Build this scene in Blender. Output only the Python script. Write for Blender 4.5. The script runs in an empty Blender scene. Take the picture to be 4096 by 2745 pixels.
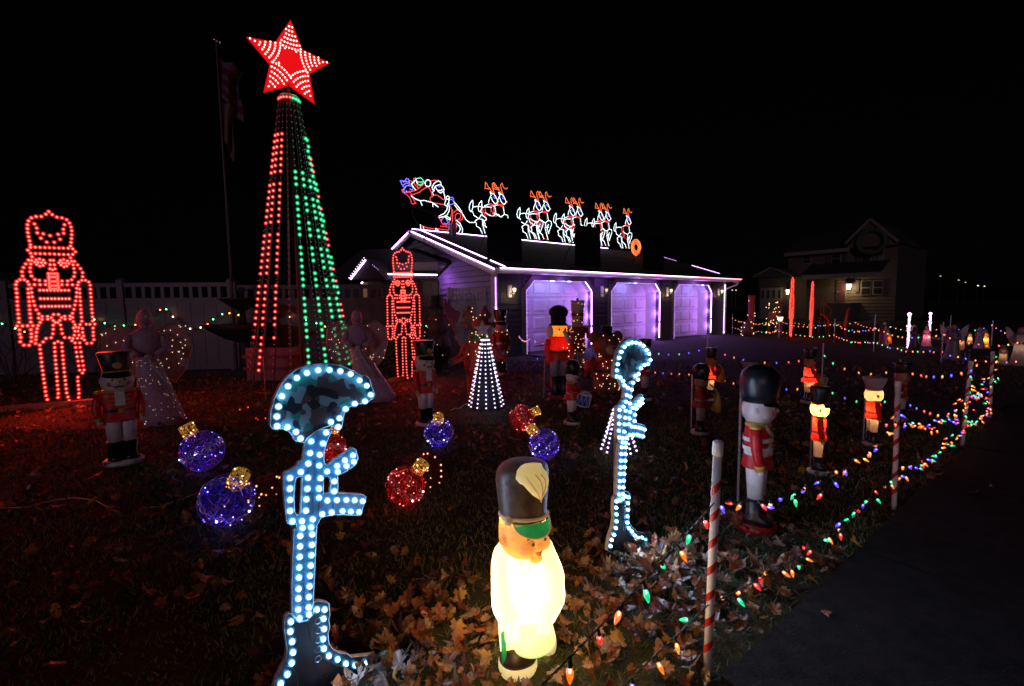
import bpy, bmesh, math, random
import numpy as np
from mathutils import Vector, Matrix
from mathutils.geometry import tessellate_polygon
random.seed(7); RNG = np.random.default_rng(7)
PI = math.pi; rad = math.radians
sc = bpy.context.scene
COL = sc.collection

# ------------------------------------------------------------ camera
FPX, EYE = 1887.0, 1.45                     # focal length in photo pixels (4096 wide), eye height
TH, PH = math.atan(161.1/FPX), math.atan(.0125)
RM = Matrix.Rotation(PI/2-TH, 3, 'X') @ Matrix.Rotation(-PH, 3, 'Z')
cam_d = bpy.data.cameras.new('camera'); cam = bpy.data.objects.new('camera', cam_d); COL.objects.link(cam)
cam.matrix_world = Matrix.Translation((0, 0, EYE)) @ RM.to_4x4()
cam_d.sensor_width = 36; cam_d.lens = FPX/4096*36; cam_d.clip_start = .05; cam_d.clip_end = 600
sc.camera = cam
# ------------------------------------------------------------ night sky
world = bpy.data.worlds.new('World'); sc.world = world; world.use_nodes = True
nt = world.node_tree; bg = nt.nodes['Background']
sky = nt.nodes.new('ShaderNodeTexSky'); sky.sky_type = 'NISHITA'; sky.sun_disc = False
sky.sun_elevation = rad(20); sky.sun_rotation = rad(200)
hs = nt.nodes.new('ShaderNodeHueSaturation'); hs.inputs['Saturation'].default_value = .35
nt.links.new(sky.outputs[0], hs.inputs['Color']); nt.links.new(hs.outputs[0], bg.inputs[0])
bg.inputs[1].default_value = .00010
fill_sun = bpy.data.lights.new('fill_sun', 'SUN'); fill_sun.energy = .21; fill_sun.angle = rad(3); fill_sun.color = (.95, .72, .95)  # added fill light standing in for several unseen lamps, not a moon
mo = bpy.data.objects.new('fill_sun', fill_sun); COL.objects.link(mo); mo.rotation_euler = (rad(78), 0, rad(-14))
# ------------------------------------------------------------ exposure and sampling
sc.view_settings.view_transform = 'Standard'; sc.view_settings.look = 'None'
sc.view_settings.exposure = 0; sc.view_settings.gamma = 1; sc.view_settings.use_curve_mapping = False
sc.render.engine = 'CYCLES'
cy = sc.cycles
cy.use_light_tree = True; cy.sample_clamp_indirect = 2.0; cy.max_bounces = 5; cy.diffuse_bounces = 2
cy.glossy_bounces = 2; cy.transmission_bounces = 4; cy.transparent_max_bounces = 12
cy.caustics_reflective = False; cy.caustics_refractive = False; cy.filter_width = 1.6

# ------------------------------------------------------------ photo pixels -> points in the world
CAMO = Vector((0, 0, EYE))
def ray(px, py): return RM @ Vector(((px-2048)/FPX, (1372.5-py)/FPX, -1))
def G(px, py, z=0.0):
    d = ray(px, py); return CAMO + d*((z-EYE)/d.z)
def PL(px, py, p, n):
    d = ray(px, py); return CAMO + d*((Vector(p)-CAMO).dot(n)/d.dot(n))
def ht(bx, by, tx, ty):
    p = G(bx, by); return PL(tx, ty, p, Vector((p.x, p.y, 0)).normalized()).z
def az(p): return math.atan2(-p[0], p[1])   # rotation that turns a front (-Y) to the camera
class Frame:
    """upright plane through p whose front looks along rotz; loc() gives local x, z of a photo pixel"""
    def __init__(s, p, rotz): s.p = Vector(p); s.r = rotz; s.n = Vector((math.sin(rotz), -math.cos(rotz), 0)); s.u = Vector((math.cos(rotz), math.sin(rotz), 0))
    def loc(s, px, py):
        q = PL(px, py, s.p, s.n) - s.p; return (q.dot(s.u), q.z)

# ------------------------------------------------------------ materials
MATS = {}
def nm(name):
    m = bpy.data.materials.new(name); m.use_nodes = True; m.node_tree.nodes.clear(); MATS[name] = m
    return m, m.node_tree.nodes, m.node_tree.links
def noise_mix(N, L, c1, c2, scale, lo=.35, hi=.65, detail=4, coord='Object'):
    tc = N.new('ShaderNodeTexCoord'); no = N.new('ShaderNodeTexNoise'); no.inputs['Scale'].default_value = scale; no.inputs['Detail'].default_value = detail
    L.new(tc.outputs[coord], no.inputs['Vector'])
    cr = N.new('ShaderNodeValToRGB'); cr.color_ramp.elements[0].position = lo; cr.color_ramp.elements[1].position = hi
    cr.color_ramp.elements[0].color = (*c1, 1); cr.color_ramp.elements[1].color = (*c2, 1)
    L.new(no.outputs['Fac'], cr.inputs[0]); return cr, no
def mat(name, c, rough=.5, metal=0, var=.18, scale=30, bump=.0, bscale=120, spec=.5):
    if name in MATS: return MATS[name]
    m, N, L = nm(name); o = N.new('ShaderNodeOutputMaterial'); b = N.new('ShaderNodeBsdfPrincipled')
    b.inputs['Roughness'].default_value = rough; b.inputs['Metallic'].default_value = metal; b.inputs['Specular IOR Level'].default_value = spec
    cr, no = noise_mix(N, L, tuple(x*(1-var) for x in c), tuple(min(1, x*(1+var)) for x in c), scale)
    L.new(cr.outputs[0], b.inputs['Base Color'])
    if bump:
        n2 = N.new('ShaderNodeTexNoise'); n2.inputs['Scale'].default_value = bscale; n2.inputs['Detail'].default_value = 6
        tc = N.new('ShaderNodeTexCoord'); L.new(tc.outputs['Object'], n2.inputs['Vector'])
        bp = N.new('ShaderNodeBump'); bp.inputs['Strength'].default_value = bump; bp.inputs['Distance'].default_value = .01
        L.new(n2.outputs['Fac'], bp.inputs['Height']); L.new(bp.outputs[0], b.inputs['Normal'])
    L.new(b.outputs[0], o.inputs[0]); return m
def emi(name, c, k, sample='AUTO'):
    if name in MATS: return MATS[name]
    m, N, L = nm(name); o = N.new('ShaderNodeOutputMaterial'); e = N.new('ShaderNodeEmission')
    e.inputs[0].default_value = (*c, 1); e.inputs[1].default_value = k; L.new(e.outputs[0], o.inputs[0])
    m.cycles.emission_sampling = sample; return m
def lens(name, c, k, op=.35, sample='NONE'):
    """clear coloured plastic; its own glow stands for inner light and LED halos"""
    if name in MATS: return MATS[name]
    m, N, L = nm(name); o = N.new('ShaderNodeOutputMaterial'); e = N.new('ShaderNodeEmission'); t = N.new('ShaderNodeBsdfTransparent'); mx = N.new('ShaderNodeMixShader')
    e.inputs[0].default_value = (*c, 1); e.inputs[1].default_value = k
    mx.inputs[0].default_value = op; L.new(t.outputs[0], mx.inputs[1]); L.new(e.outputs[0], mx.inputs[2]); L.new(mx.outputs[0], o.inputs[0])
    m.cycles.emission_sampling = sample; return m
def blow(name, c, trans=.55, em=0, rough=.4, grime=.12, emc=None):
    """painted blow-moulded plastic: glossy paint over a shell that lets an inner lamp through"""
    if name in MATS: return MATS[name]
    m, N, L = nm(name); o = N.new('ShaderNodeOutputMaterial'); b = N.new('ShaderNodeBsdfPrincipled'); t = N.new('ShaderNodeBsdfTranslucent'); mx = N.new('ShaderNodeMixShader')
    cr, no = noise_mix(N, L, tuple(x*(1-grime) for x in c), tuple(min(1, x*(1+grime)) for x in c), 26, detail=8)
    n2 = N.new('ShaderNodeTexNoise'); n2.inputs['Scale'].default_value = 420; tc = N.new('ShaderNodeTexCoord'); L.new(tc.outputs['Object'], n2.inputs['Vector'])
    bp = N.new('ShaderNodeBump'); bp.inputs['Strength'].default_value = .25; bp.inputs['Distance'].default_value = .003
    L.new(n2.outputs['Fac'], bp.inputs['Height']); L.new(bp.outputs[0], b.inputs['Normal'])
    L.new(cr.outputs[0], b.inputs['Base Color']); L.new(cr.outputs[0], t.inputs[0]); b.inputs['Roughness'].default_value = rough
    mx.inputs[0].default_value = trans; L.new(b.outputs[0], mx.inputs[1]); L.new(t.outputs[0], mx.inputs[2])
    if em:
        e = N.new('ShaderNodeEmission'); e.inputs[0].default_value = (*(emc or c), 1); e.inputs[1].default_value = em
        a = N.new('ShaderNodeAddShader'); L.new(mx.outputs[0], a.inputs[0]); L.new(e.outputs[0], a.inputs[1]); L.new(a.outputs[0], o.inputs[0])
    else: L.new(mx.outputs[0], o.inputs[0])
    return m

RED, GRN, BLU, ORG, WHT = (1, .025, .015), (.02, .85, .3), (.14, .06, 1), (1, .33, .02), (.8, .9, 1)
def led_mats(key, c, k, glow=1.6, sample='AUTO', hot=.10):
    """hot core with a coloured lens"""
    return [emi('led_core_'+key, tuple(max(x, hot) for x in c), k, sample), lens('led_lens_'+key, c, glow, .4)]

# ------------------------------------------------------------ mesh tools
class MB:
    def __init__(s): s.v = []; s.f = []; s.m = []
    def add(s, vs, fs, mi=0):
        o = len(s.v); s.v += [tuple(v) for v in vs]; s.f += [tuple(i+o for i in f) for f in fs]; s.m += [mi]*len(fs); return s
    def box(s, x0, x1, y0, y1, z0, z1, mi=0, M=None):
        vs = [Vector((x, y, z)) for z in (z0, z1) for y in (y0, y1) for x in (x0, x1)]
        if M: vs = [M @ v for v in vs]
        return s.add(vs, [(0, 2, 3, 1), (4, 5, 7, 6), (0, 1, 5, 4), (2, 6, 7, 3), (0, 4, 6, 2), (1, 3, 7, 5)], mi)
    def tube(s, pts, r, n=6, closed=False, mi=0, cap=True):
        pts = [Vector(p) for p in pts]; k = len(pts); rs = r if hasattr(r, '__len__') else [r]*k
        vs = []; prev = None
        for i, p in enumerate(pts):
            a = pts[(i-1) % k] if (closed or i) else p; b = pts[(i+1) % k] if (closed or i < k-1) else p
            t = (b-a); t = t.normalized() if t.length > 1e-9 else Vector((0, 0, 1))
            if prev is None: u = t.orthogonal().normalized()
            else:
                u = prev - t*prev.dot(t); u = u.normalized() if u.length > 1e-6 else t.orthogonal().normalized()
            prev = u; w = t.cross(u)
            for j in range(n):
                q = 2*PI*j/n; vs.append(p + (u*math.cos(q)+w*math.sin(q))*rs[i])
        fs = []
        for i in range(k if closed else k-1):
            for j in range(n):
                a = i*n+j; b = i*n+(j+1) % n; c2 = ((i+1) % k)*n+(j+1) % n; d = ((i+1) % k)*n+j; fs.append((a, b, c2, d))
        if cap and not closed: fs += [tuple(range(n-1, -1, -1)), tuple((k-1)*n+j for j in range(n))]
        return s.add(vs, fs, mi)
    def loft(s, rings, n=24, mi=0, cap0=True, cap1=True, M=None):
        """rings: (z, rx, ry, cx, cy, p)"""
        vs = []
        for rg in rings:
            z, rx, ry = rg[:3]; cx, cyy = (rg[3], rg[4]) if len(rg) > 4 else (0, 0); p = rg[5] if len(rg) > 5 else 2.0
            for j in range(n):
                a = 2*PI*j/n; ca, sa = math.cos(a), math.sin(a)
                v = Vector((cx+rx*math.copysign(abs(ca)**(2/p), ca), cyy+ry*math.copysign(abs(sa)**(2/p), sa), z))
                vs.append(M @ v if M else v)
        fs = [(i*n+j, i*n+(j+1) % n, (i+1)*n+(j+1) % n, (i+1)*n+j) for i in range(len(rings)-1) for j in range(n)]
        if cap0: fs.append(tuple(range(n-1, -1, -1)))
        if cap1: fs.append(tuple((len(rings)-1)*n+j for j in range(n)))
        return s.add(vs, fs, mi)
    def ball(s, c, r, seg=10, ring=6, mi=0, M=None):
        rx, ry, rz = r if hasattr(r, '__len__') else (r, r, r); c = Vector(c); vs = [Vector((0, 0, -rz))]
        for i in range(1, ring):
            a = -PI/2+PI*i/ring
            for j in range(seg): q = 2*PI*j/seg; vs.append(Vector((rx*math.cos(a)*math.cos(q), ry*math.cos(a)*math.sin(q), rz*math.sin(a))))
        vs.append(Vector((0, 0, rz))); fs = [(0, 1+(j+1) % seg, 1+j) for j in range(seg)]
        for i in range(ring-2):
            for j in range(seg): a = 1+i*seg+j; b = 1+i*seg+(j+1) % seg; fs.append((a, b, b+seg, a+seg))
        l = len(vs)-1; o = 1+(ring-2)*seg; fs += [(o+j, o+(j+1) % seg, l) for j in range(seg)]
        return s.add([(M @ v if M else v)+c for v in vs], fs, mi)
    def octa(s, c, r, mi=0):
        x, y, z = c; return s.add([(x+r, y, z), (x-r, y, z), (x, y+r, z), (x, y-r, z), (x, y, z+r), (x, y, z-r)],
            [(0, 2, 4), (2, 1, 4), (1, 3, 4), (3, 0, 4), (2, 0, 5), (1, 2, 5), (3, 1, 5), (0, 3, 5)], mi)
    def slab(s, poly, t, holes=(), mi=0, y0=0.0, em=None):
        """flat outline in x,z with thickness t along +y (front face at y0)"""
        loops = [list(poly)]+[list(h) for h in holes]; flat = [p for l in loops for p in l]
        tris = tessellate_polygon([[Vector((p[0], p[1], 0)) for p in l] for l in loops]); n = len(flat)
        vs = [(p[0], y0, p[1]) for p in flat]+[(p[0], y0+t, p[1]) for p in flat]; fs = []; ms = []
        for a, b, c in tris:
            A, B, C = (Vector(flat[i]) for i in (a, b, c)); cr = (B-A).cross(C-A) if False else (B.x-A.x)*(C.y-A.y)-(B.y-A.y)*(C.x-A.x)
            if cr < 0: a, b, c = c, b, a
            fs += [(a, b, c), (c+n, b+n, a+n)]; ms += [mi, mi]
        o = 0
        for l in loops:
            k = len(l)
            for i in range(k): a, b = o+i, o+(i+1) % k; fs.append((a, b, b+n, a+n)); ms.append(mi if em is None else em)
            o += k
        b0 = len(s.v); s.v += vs; s.f += [tuple(i+b0 for i in f) for f in fs]; s.m += ms; return s
    def mesh(s, name, mats, smooth=False):
        me = bpy.data.meshes.new(name); me.from_pydata(s.v, [], s.f)
        for m in (mats if isinstance(mats, (list, tuple)) else [mats]): me.materials.append(m)
        if len(set(s.m)) > 1: me.polygons.foreach_set('material_index', s.m)
        if smooth: me.polygons.foreach_set('use_smooth', [True]*len(s.f))
        me.update(); return me
    def build(s, name, mats, parent=None, smooth=False, loc=None, **kw):
        return inst(s.mesh(name, mats, smooth), name, parent, loc, **kw)
def inst(me, name, parent=None, loc=None, rot=None, scale=None, **kw):
    o = bpy.data.objects.new(name, me); COL.objects.link(o)
    if parent is not None: o.parent = parent
    if loc is not None: o.location = loc
    if rot is not None: o.rotation_euler = rot
    if scale is not None: o.scale = scale if hasattr(scale, '__len__') else (scale,)*3
    for k, v in kw.items(): o[k] = v
    return o
def thing(name, label, cat, loc=(0, 0, 0), rotz=0, group=None):
    o = bpy.data.objects.new(name, None); COL.objects.link(o); o.location = loc; o.rotation_euler = (0, 0, rotz); o.empty_display_size = .05
    o['label'] = label; o['category'] = cat
    if group: o['group'] = group
    return o
def tag(o, label, cat, group=None):
    o['label'] = label; o['category'] = cat
    if group: o['group'] = group
    return o
def copy_tree(root, loc, rotz, label, scale=None, swap=None):
    kids = {}
    for ob in COL.objects:
        if ob.parent: kids.setdefault(ob.parent.name, []).append(ob)
    def rec(o, par):
        c = o.copy(); COL.objects.link(c); c.parent = par
        for ch in kids.get(o.name, ()): rec(ch, c)
        return c
    r = rec(root, None); r.location = loc; r.rotation_euler = (0, 0, rotz); r['label'] = label
    if scale: r.scale = (scale,)*3
    return r
def lamp(name, kind, energy, color, parent=None, loc=(0, 0, 0), size=.05):
    l = bpy.data.lights.new(name, kind); l.energy = energy; l.color = color
    if kind == 'POINT': l.shadow_soft_size = size
    o = bpy.data.objects.new(name, l); COL.objects.link(o); o.location = loc
    if parent is not None: o.parent = parent
    return o
def glow_panel(parent, loc, w, h, energy, color, rot=(-PI/2, 0, 0)):
    """the joined forward light of many small LEDs that all face the front (-Y)"""
    l = bpy.data.lights.new('led_array', 'AREA'); l.shape = 'RECTANGLE'; l.size = w; l.size_y = h; l.energy = energy; l.color = color
    o = bpy.data.objects.new('led_array', l); COL.objects.link(o); o.parent = parent; o.location = loc; o.rotation_euler = rot; return o
def walk(pts, step, closed=False):
    """points every step along a polyline"""
    P = [Vector(p) for p in pts]
    if closed: P.append(P[0].copy())
    L = sum((b-a).length for a, b in zip(P, P[1:])); n = max(1, round(L/step)); out = []; d = 0; i = 0; acc = 0
    for k in range(n+(0 if closed else 1)):
        t = L*k/n
        while i < len(P)-2 and acc+(P[i+1]-P[i]).length < t-1e-9: acc += (P[i+1]-P[i]).length; i += 1
        s = (P[i+1]-P[i]).length; out.append(P[i].lerp(P[i+1], 0 if s < 1e-9 else min(1, (t-acc)/s)))
    return out
FACE = rad(45)      # the displays look towards the street

# ------------------------------------------------------------ shared materials
white_pl = mat('white_plastic', (.75, .73, .7), .4)
black_pl = mat('black_plastic', (.012, .012, .014), .45)
wire_m = mat('green_black_wire', (.01, .016, .012), .5)
steel = mat('galvanised_steel', (.45, .45, .47), .35, .8)
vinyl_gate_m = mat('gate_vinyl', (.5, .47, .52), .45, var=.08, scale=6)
vinyl = mat('vinyl_dimmed', (.055, .042, .068), .45, var=.08, scale=6)  # white vinyl darkened; the weak light falling on it is put into the colour
soil = mat('mulch', (.03, .02, .016), .95, var=.5, scale=60, bump=.8)
# ============================================================ ground
def ground_mat(name, c1, c2, scale, c3=None, bump=.6, bs=70, rough=.9, coord='Object'):
    m, N, L = nm(name); o = N.new('ShaderNodeOutputMaterial'); b = N.new('ShaderNodeBsdfPrincipled'); b.inputs['Roughness'].default_value = rough; b.inputs['Specular IOR Level'].default_value = .25
    cr, no = noise_mix(N, L, c1, c2, scale, .3, .7, 8, coord)
    L.new(cr.outputs[0], b.inputs['Base Color'])
    n2 = N.new('ShaderNodeTexNoise'); n2.inputs['Scale'].default_value = bs; n2.inputs['Detail'].default_value = 8; tc = N.new('ShaderNodeTexCoord'); L.new(tc.outputs[coord], n2.inputs['Vector'])
    bp = N.new('ShaderNodeBump'); bp.inputs['Strength'].default_value = bump; bp.inputs['Distance'].default_value = .02
    L.new(n2.outputs['Fac'], bp.inputs['Height']); L.new(bp.outputs[0], b.inputs['Normal']); L.new(b.outputs[0], o.inputs[0]); return m
lawn_m = ground_mat('lawn_soil', (.012, .016, .006), (.04, .035, .014), 4, bs=90)
drive_m = ground_mat('driveway_asphalt', (.035, .033, .035), (.06, .056, .058), 25, bs=220, bump=.5, rough=.85)
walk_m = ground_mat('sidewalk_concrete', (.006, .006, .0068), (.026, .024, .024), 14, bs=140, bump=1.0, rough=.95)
road_m = ground_mat('road_asphalt', (.02, .02, .022), (.035, .035, .037), 30, bs=250, bump=.6, rough=.85)
def sheet(name, pts, z, m):
    b = MB(); b.add([(p[0], p[1], z) for p in pts], [tuple(range(len(pts)))]); return b.build(name, m, kind='structure')
g = MB(); NX = 60
g.add([(-300+600*i/NX, -150+600*j/NX, 0) for j in range(NX+1) for i in range(NX+1)], [(j*(NX+1)+i, j*(NX+1)+i+1, (j+1)*(NX+1)+i+1, (j+1)*(NX+1)+i) for j in range(NX) for i in range(NX)])
lawn = g.build('lawn', lawn_m, kind='structure')
U = Vector((.771, .637, 0)); V = Vector((-.637, .771, 0)); A = Vector((-.435, 12.416, 0))      # garage corner and axes
def W(u, v, z=0): return A+U*u+V*v+Vector((0, 0, z))
dpx = [(2330, 1483), (2560, 1513), (2900, 1545), (3300, 1597), (3620, 1640), (3840, 1668), (4300, 1720)]
dr = [G(2102, 1418)]+[G(*p) for p in dpx]+[G(4300, 1500), G(3900, 1462), G(3500, 1412), G(3150, 1372), W(12.6, -.05), W(.9, -.05)]
driveway = sheet('driveway', dr, .006, drive_m)
# sidewalk slabs along the candy-striped poles
SA = G(2827, 2712); SB = G(3848, 1790); SD = (SB-SA).normalized(); SN = Vector((SD.y, -SD.x, 0))
SA = SA + SN*.05
under = MB(); 
for t0, t1 in ((-6, 7.6),):
    q = [SA+SD*t0-SN*.0, SA+SD*t0+SN*1.5, SA+SD*t1+SN*1.5, SA+SD*t1-SN*.0]
    under.add([(p.x, p.y, .004) for p in q], [(0, 1, 2, 3)])
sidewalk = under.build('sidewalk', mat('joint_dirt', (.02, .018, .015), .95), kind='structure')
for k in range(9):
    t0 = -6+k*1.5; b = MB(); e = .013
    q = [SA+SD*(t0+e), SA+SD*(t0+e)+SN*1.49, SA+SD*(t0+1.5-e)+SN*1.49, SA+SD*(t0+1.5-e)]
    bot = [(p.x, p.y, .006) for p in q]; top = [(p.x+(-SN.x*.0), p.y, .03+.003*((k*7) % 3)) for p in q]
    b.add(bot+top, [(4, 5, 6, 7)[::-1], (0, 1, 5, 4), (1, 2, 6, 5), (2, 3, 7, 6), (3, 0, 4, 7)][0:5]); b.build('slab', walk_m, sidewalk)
road = sheet('road', [SA+SD*-30+SN*3.2, SA+SD*90+SN*3.2, SA+SD*90+SN*11, SA+SD*-30+SN*11], .008, road_m)
kb = MB(); q = [SA+SD*-30+SN*3.05, SA+SD*90+SN*3.05, SA+SD*90+SN*3.2, SA+SD*-30+SN*3.2]
kb.add([(p.x, p.y, 0) for p in q]+[(p.x, p.y, .13) for p in q], [(0, 1, 5, 4), (1, 2, 6, 5), (2, 3, 7, 6), (3, 0, 4, 7), (4, 5, 6, 7)]); kb.build('kerb', walk_m, kind='structure')
bed = sheet('planting_bed', [G(-500, 1660), G(520, 1604), G(700, 1560), G(1100, 1545), G(1570, 1524), G(1720, 1492), G(1800, 1440), W(-1.5, 5), G(900, 1460), G(-900, 1500)], .005, soil)

# ============================================================ garage
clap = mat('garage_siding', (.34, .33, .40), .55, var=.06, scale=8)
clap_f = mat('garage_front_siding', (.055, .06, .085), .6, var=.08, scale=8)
trim_m = mat('garage_trim', (.6, .58, .6), .45, var=.05)
dtrim = mat('door_surround', (.12, .11, .12), .5, var=.05)
door_m = mat('garage_door_paint', (.72, .7, .74), .45, var=.05, scale=5)
roof_m = mat('asphalt_shingle', (.02, .018, .022), .9, var=.4, scale=60, bump=.8)
garage = thing('garage', 'three-door garage with shingled roof and glowing purple doors', 'garage', A, math.atan2(U.y, U.x))
# local axes: x along the front, y into the building
GW, GD, EZ, RZ = 12.34, 8.0, 2.42, 3.80
DO = [(1.05, 3.77), (4.73, 7.49), (8.45, 11.21)]
def gslope(y): return EZ-.13+(RZ-EZ+.13)*(y+.42)/(3.95+.42)
w = MB(); T = .12
xs = [0]+[v for d in DO for v in d]+[GW]
for i in range(0, len(xs), 2): w.box(xs[i], xs[i+1], 0, T, 0, EZ)
for a, b in DO:
    w.box(a, b, .0, T, 2.07, EZ)
    for s, x in ((1, a), (-1, b)):
        p = [(x, 1.77), (x+s*.31, 2.07), (x, 2.07)]; w.slab(p if s > 0 else p[::-1], T, y0=0)
w.box(GW-T, GW, T, GD, 0, EZ); w.box(0, GW, GD-T, GD, 0, EZ)
gp = [(0, 0), (GD, 0), (GD, EZ-.05), (3.95, RZ-.12), (0, EZ-.02)]
vs = [(.0, y, z) for y, z in gp]+[(T, y, z) for y, z in gp]
w.add(vs, [(0, 1, 2, 3, 4)[::-1], (5, 6, 7, 8, 9)]+[(i, (i+1) % 5, (i+1) % 5+5, i+5) for i in range(5)])
w.add([(x+GW-T, y, z) for x, y, z in vs], [(0, 1, 2, 3, 4)[::-1], (5, 6, 7, 8, 9)]+[(i, (i+1) % 5, (i+1) % 5+5, i+5) for i in range(5)])
wall = w.build('wall', mat('wall_sheathing', (.05, .05, .06), .8), garage)
# gable boards, each lapped over the one below
bh = .155; k = 0; z = .02
while z < RZ-.2:
    zt = z+bh
    def ylim(zz):
        if zz <= EZ-.05: return (0, GD)
        f = (zz-(EZ-.05))/((RZ-.12)-(EZ-.05)); return (f*3.95, GD-f*(GD-3.95))
    a0, b0 = ylim(z); a1, b1 = ylim(min(zt, RZ-.13))
    if b1-a1 > .1:
        m = MB(); vs = [(-.05, a0, z), (-.05, b0, z), (-.004, b1, zt-.004), (-.004, a1, zt-.004), (-.001, a0, z+.012), (-.001, b0, z+.012)]
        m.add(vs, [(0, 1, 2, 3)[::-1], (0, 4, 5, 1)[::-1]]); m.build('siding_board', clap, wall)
    z = zt
# front boards between the doors
for i in range(0, len(xs), 2):
    x0, x1 = xs[i]+(.06 if i == 0 else .16), xs[i+1]-(.06 if i == 6 else .16); z = .02; n = 0
    while z < 2.2:
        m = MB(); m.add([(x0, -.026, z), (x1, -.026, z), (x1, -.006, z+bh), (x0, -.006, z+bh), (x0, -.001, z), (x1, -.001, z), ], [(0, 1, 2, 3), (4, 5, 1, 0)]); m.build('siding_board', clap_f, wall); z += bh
# corner posts
for x in (0, GW):
    m = MB(); m.box(x-.045 if x == 0 else x-.05, x+.06 if x == 0 else x+.05, -.045, -.001, 0, EZ-.05); 
    if x == 0: m.box(-.05, -.03, -.001, .1, 0, EZ-.05)
    m.build('corner_board', trim_m, garage)
# roof
OV = .45
r = MB(); t = .09
def rp(y): return EZ-.10+(RZ-(EZ-.10))*(1-abs(y-3.95)/4.4)
prof = [(-.45, rp(-.45)), (3.95, RZ), (8.35, rp(8.35))]
pv = [(y, z) for y, z in prof]+[(y, z-t) for y, z in prof[::-1]]
vs = [(-.30, y, z) for y, z in pv]+[(GW+.45, y, z) for y, z in pv]
r.add(vs, [tuple(range(6)), tuple(range(11, 5, -1))]+[(i, i+6, (i+1) % 6+6, (i+1) % 6) for i in range(6)])
roof = r.build('roof', roof_m, garage)
# shingle courses near the rake and eave
for k in range(14):
    y0 = -.46+k*.31; m = MB(); z0, z1 = rp(y0)+.014, rp(y0+.31)+.004
    m.add([(-.31, y0, z0), (GW+.46, y0, z0), (GW+.46, y0+.31, z1), (-.31, y0+.31, z1), (-.31, y0, z0-.012), (GW+.46, y0, z0-.012)], [(0, 1, 2, 3), (4, 5, 1, 0)])
    m.build('shingle', roof_m, roof)
for s in (-.30, GW+.42):        # rake boards
    for (ya, yb) in ((-.45, 3.95), (3.95, 8.35)):
        fa = MB()
        za, zb = (rp(ya), RZ) if ya < 3 else (RZ, rp(8.35))
        fa.add([(s-.02, ya, za-.02), (s-.02, yb, zb-.02), (s-.02, yb, zb-.2), (s-.02, ya, za-.2), (s+.005, ya, za-.02), (s+.005, yb, zb-.02), (s+.005, yb, zb-.2), (s+.005, ya, za-.2)],
               [(0, 1, 2, 3), (7, 6, 5, 4), (0, 4, 5, 1), (2, 6, 7, 3), (0, 3, 7, 4), (1, 5, 6, 2)])
        fa.build('rake_board', trim_m, garage)
so = MB(); so.box(-.28, GW+.4, -.42, -.05, EZ-.20, EZ-.17); so.build('soffit', trim_m, garage)
gu = MB(); gu.box(-.30, GW+.46, -.52, -.46, EZ-.20, EZ-.09); gu.box(-.30, GW+.46, -.46, -.43, EZ-.20, EZ-.17)
gu.build('gutter', trim_m, garage)
dsp = MB(); dsp.tube([(GW+.3, -.46, EZ-.2), (GW+.3, -.44, EZ-.32), (GW+.02, -.1, EZ-.5), (GW+.0, -.09, EZ-.6), (GW, -.09, .1)], .035, 8); dsp.build('downspout', trim_m, garage)
# doors
for a, b in DO:
    d = MB(); yb = .55
    d.box(a, b, yb, yb+.05, 0, 2.12); dm = d.build('garage_door', door_m, garage)
    rv = MB()           # reveal boards of the deep opening
    rv.box(a-.03, a-.001, .0, yb, 0, 2.1); rv.box(b+.001, b+.03, .0, yb, 0, 2.1); rv.box(a, b, .0, yb, 2.071, 2.1)
    for s, x in ((1, a), (-1, b)):
        q = [(x, 0, 1.77), (x+s*.31, 0, 2.07), (x+s*.31, yb, 2.07), (x, yb, 1.77)]
        rv.add(q if s > 0 else q[::-1], [(0, 1, 2, 3)])
    rv.build('door_reveal', door_m, garage)
    fr = MB(); o = .13; c = .31
    outer = [(a-o, 0), (a-o, 1.77+.06), (a+c-.06, 2.07+o), (b-c+.06, 2.07+o), (b+o, 1.83), (b+o, 0)]; inner = [(a, 0), (a, 1.77), (a+c, 2.07), (b-c, 2.07), (b, 1.77), (b, 0)]
    n = 6; vs = [(x, -.05, z) for x, z in outer]+[(x, -.05, z) for x, z in inner]+[(x, .001, z) for x, z in outer]+[(x, .001, z) for x, z in inner]
    fs = [(i, i+1, i+7, i+6) for i in range(5)]+[(i+12, i+13, i+1, i) for i in range(5)]+[(i+6, i+7, i+19, i+18) for i in range(5)]
    fr.add(vs, [f[::-1] for f in fs]); fr.build('door_trim', dtrim, garage)
    cols = 4; cw = (b-a-.2)/cols
    for i in range(4):
        for j in range(cols):
            x0, x1, z0, z1 = a+.1+j*cw+.07, a+.1+(j+1)*cw-.07, .06+i*.52+.08, .06+i*.52+.44
            m = MB()            # raised panel with bevelled edge
            e = .035; f = [(x0, yb-.001, z0), (x1, yb-.001, z0), (x1, yb-.001, z1), (x0, yb-.001, z1), (x0+e, yb-.028, z0+e), (x1-e, yb-.028, z0+e), (x1-e, yb-.028, z1-e), (x0+e, yb-.028, z1-e)]
            m.add(f, [(4, 5, 6, 7), (0, 1, 5, 4), (1, 2, 6, 5), (2, 3, 7, 6), (3, 0, 4, 7)]); m.build('panel', door_m, dm)
    sm = MB()
    for i in range(1, 4): sm.box(a+.01, b-.01, yb-.006, yb-.001, .06+i*.52-.012, .06+i*.52-.004)
    sm.build('section_joint', black_pl, dm)
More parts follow.
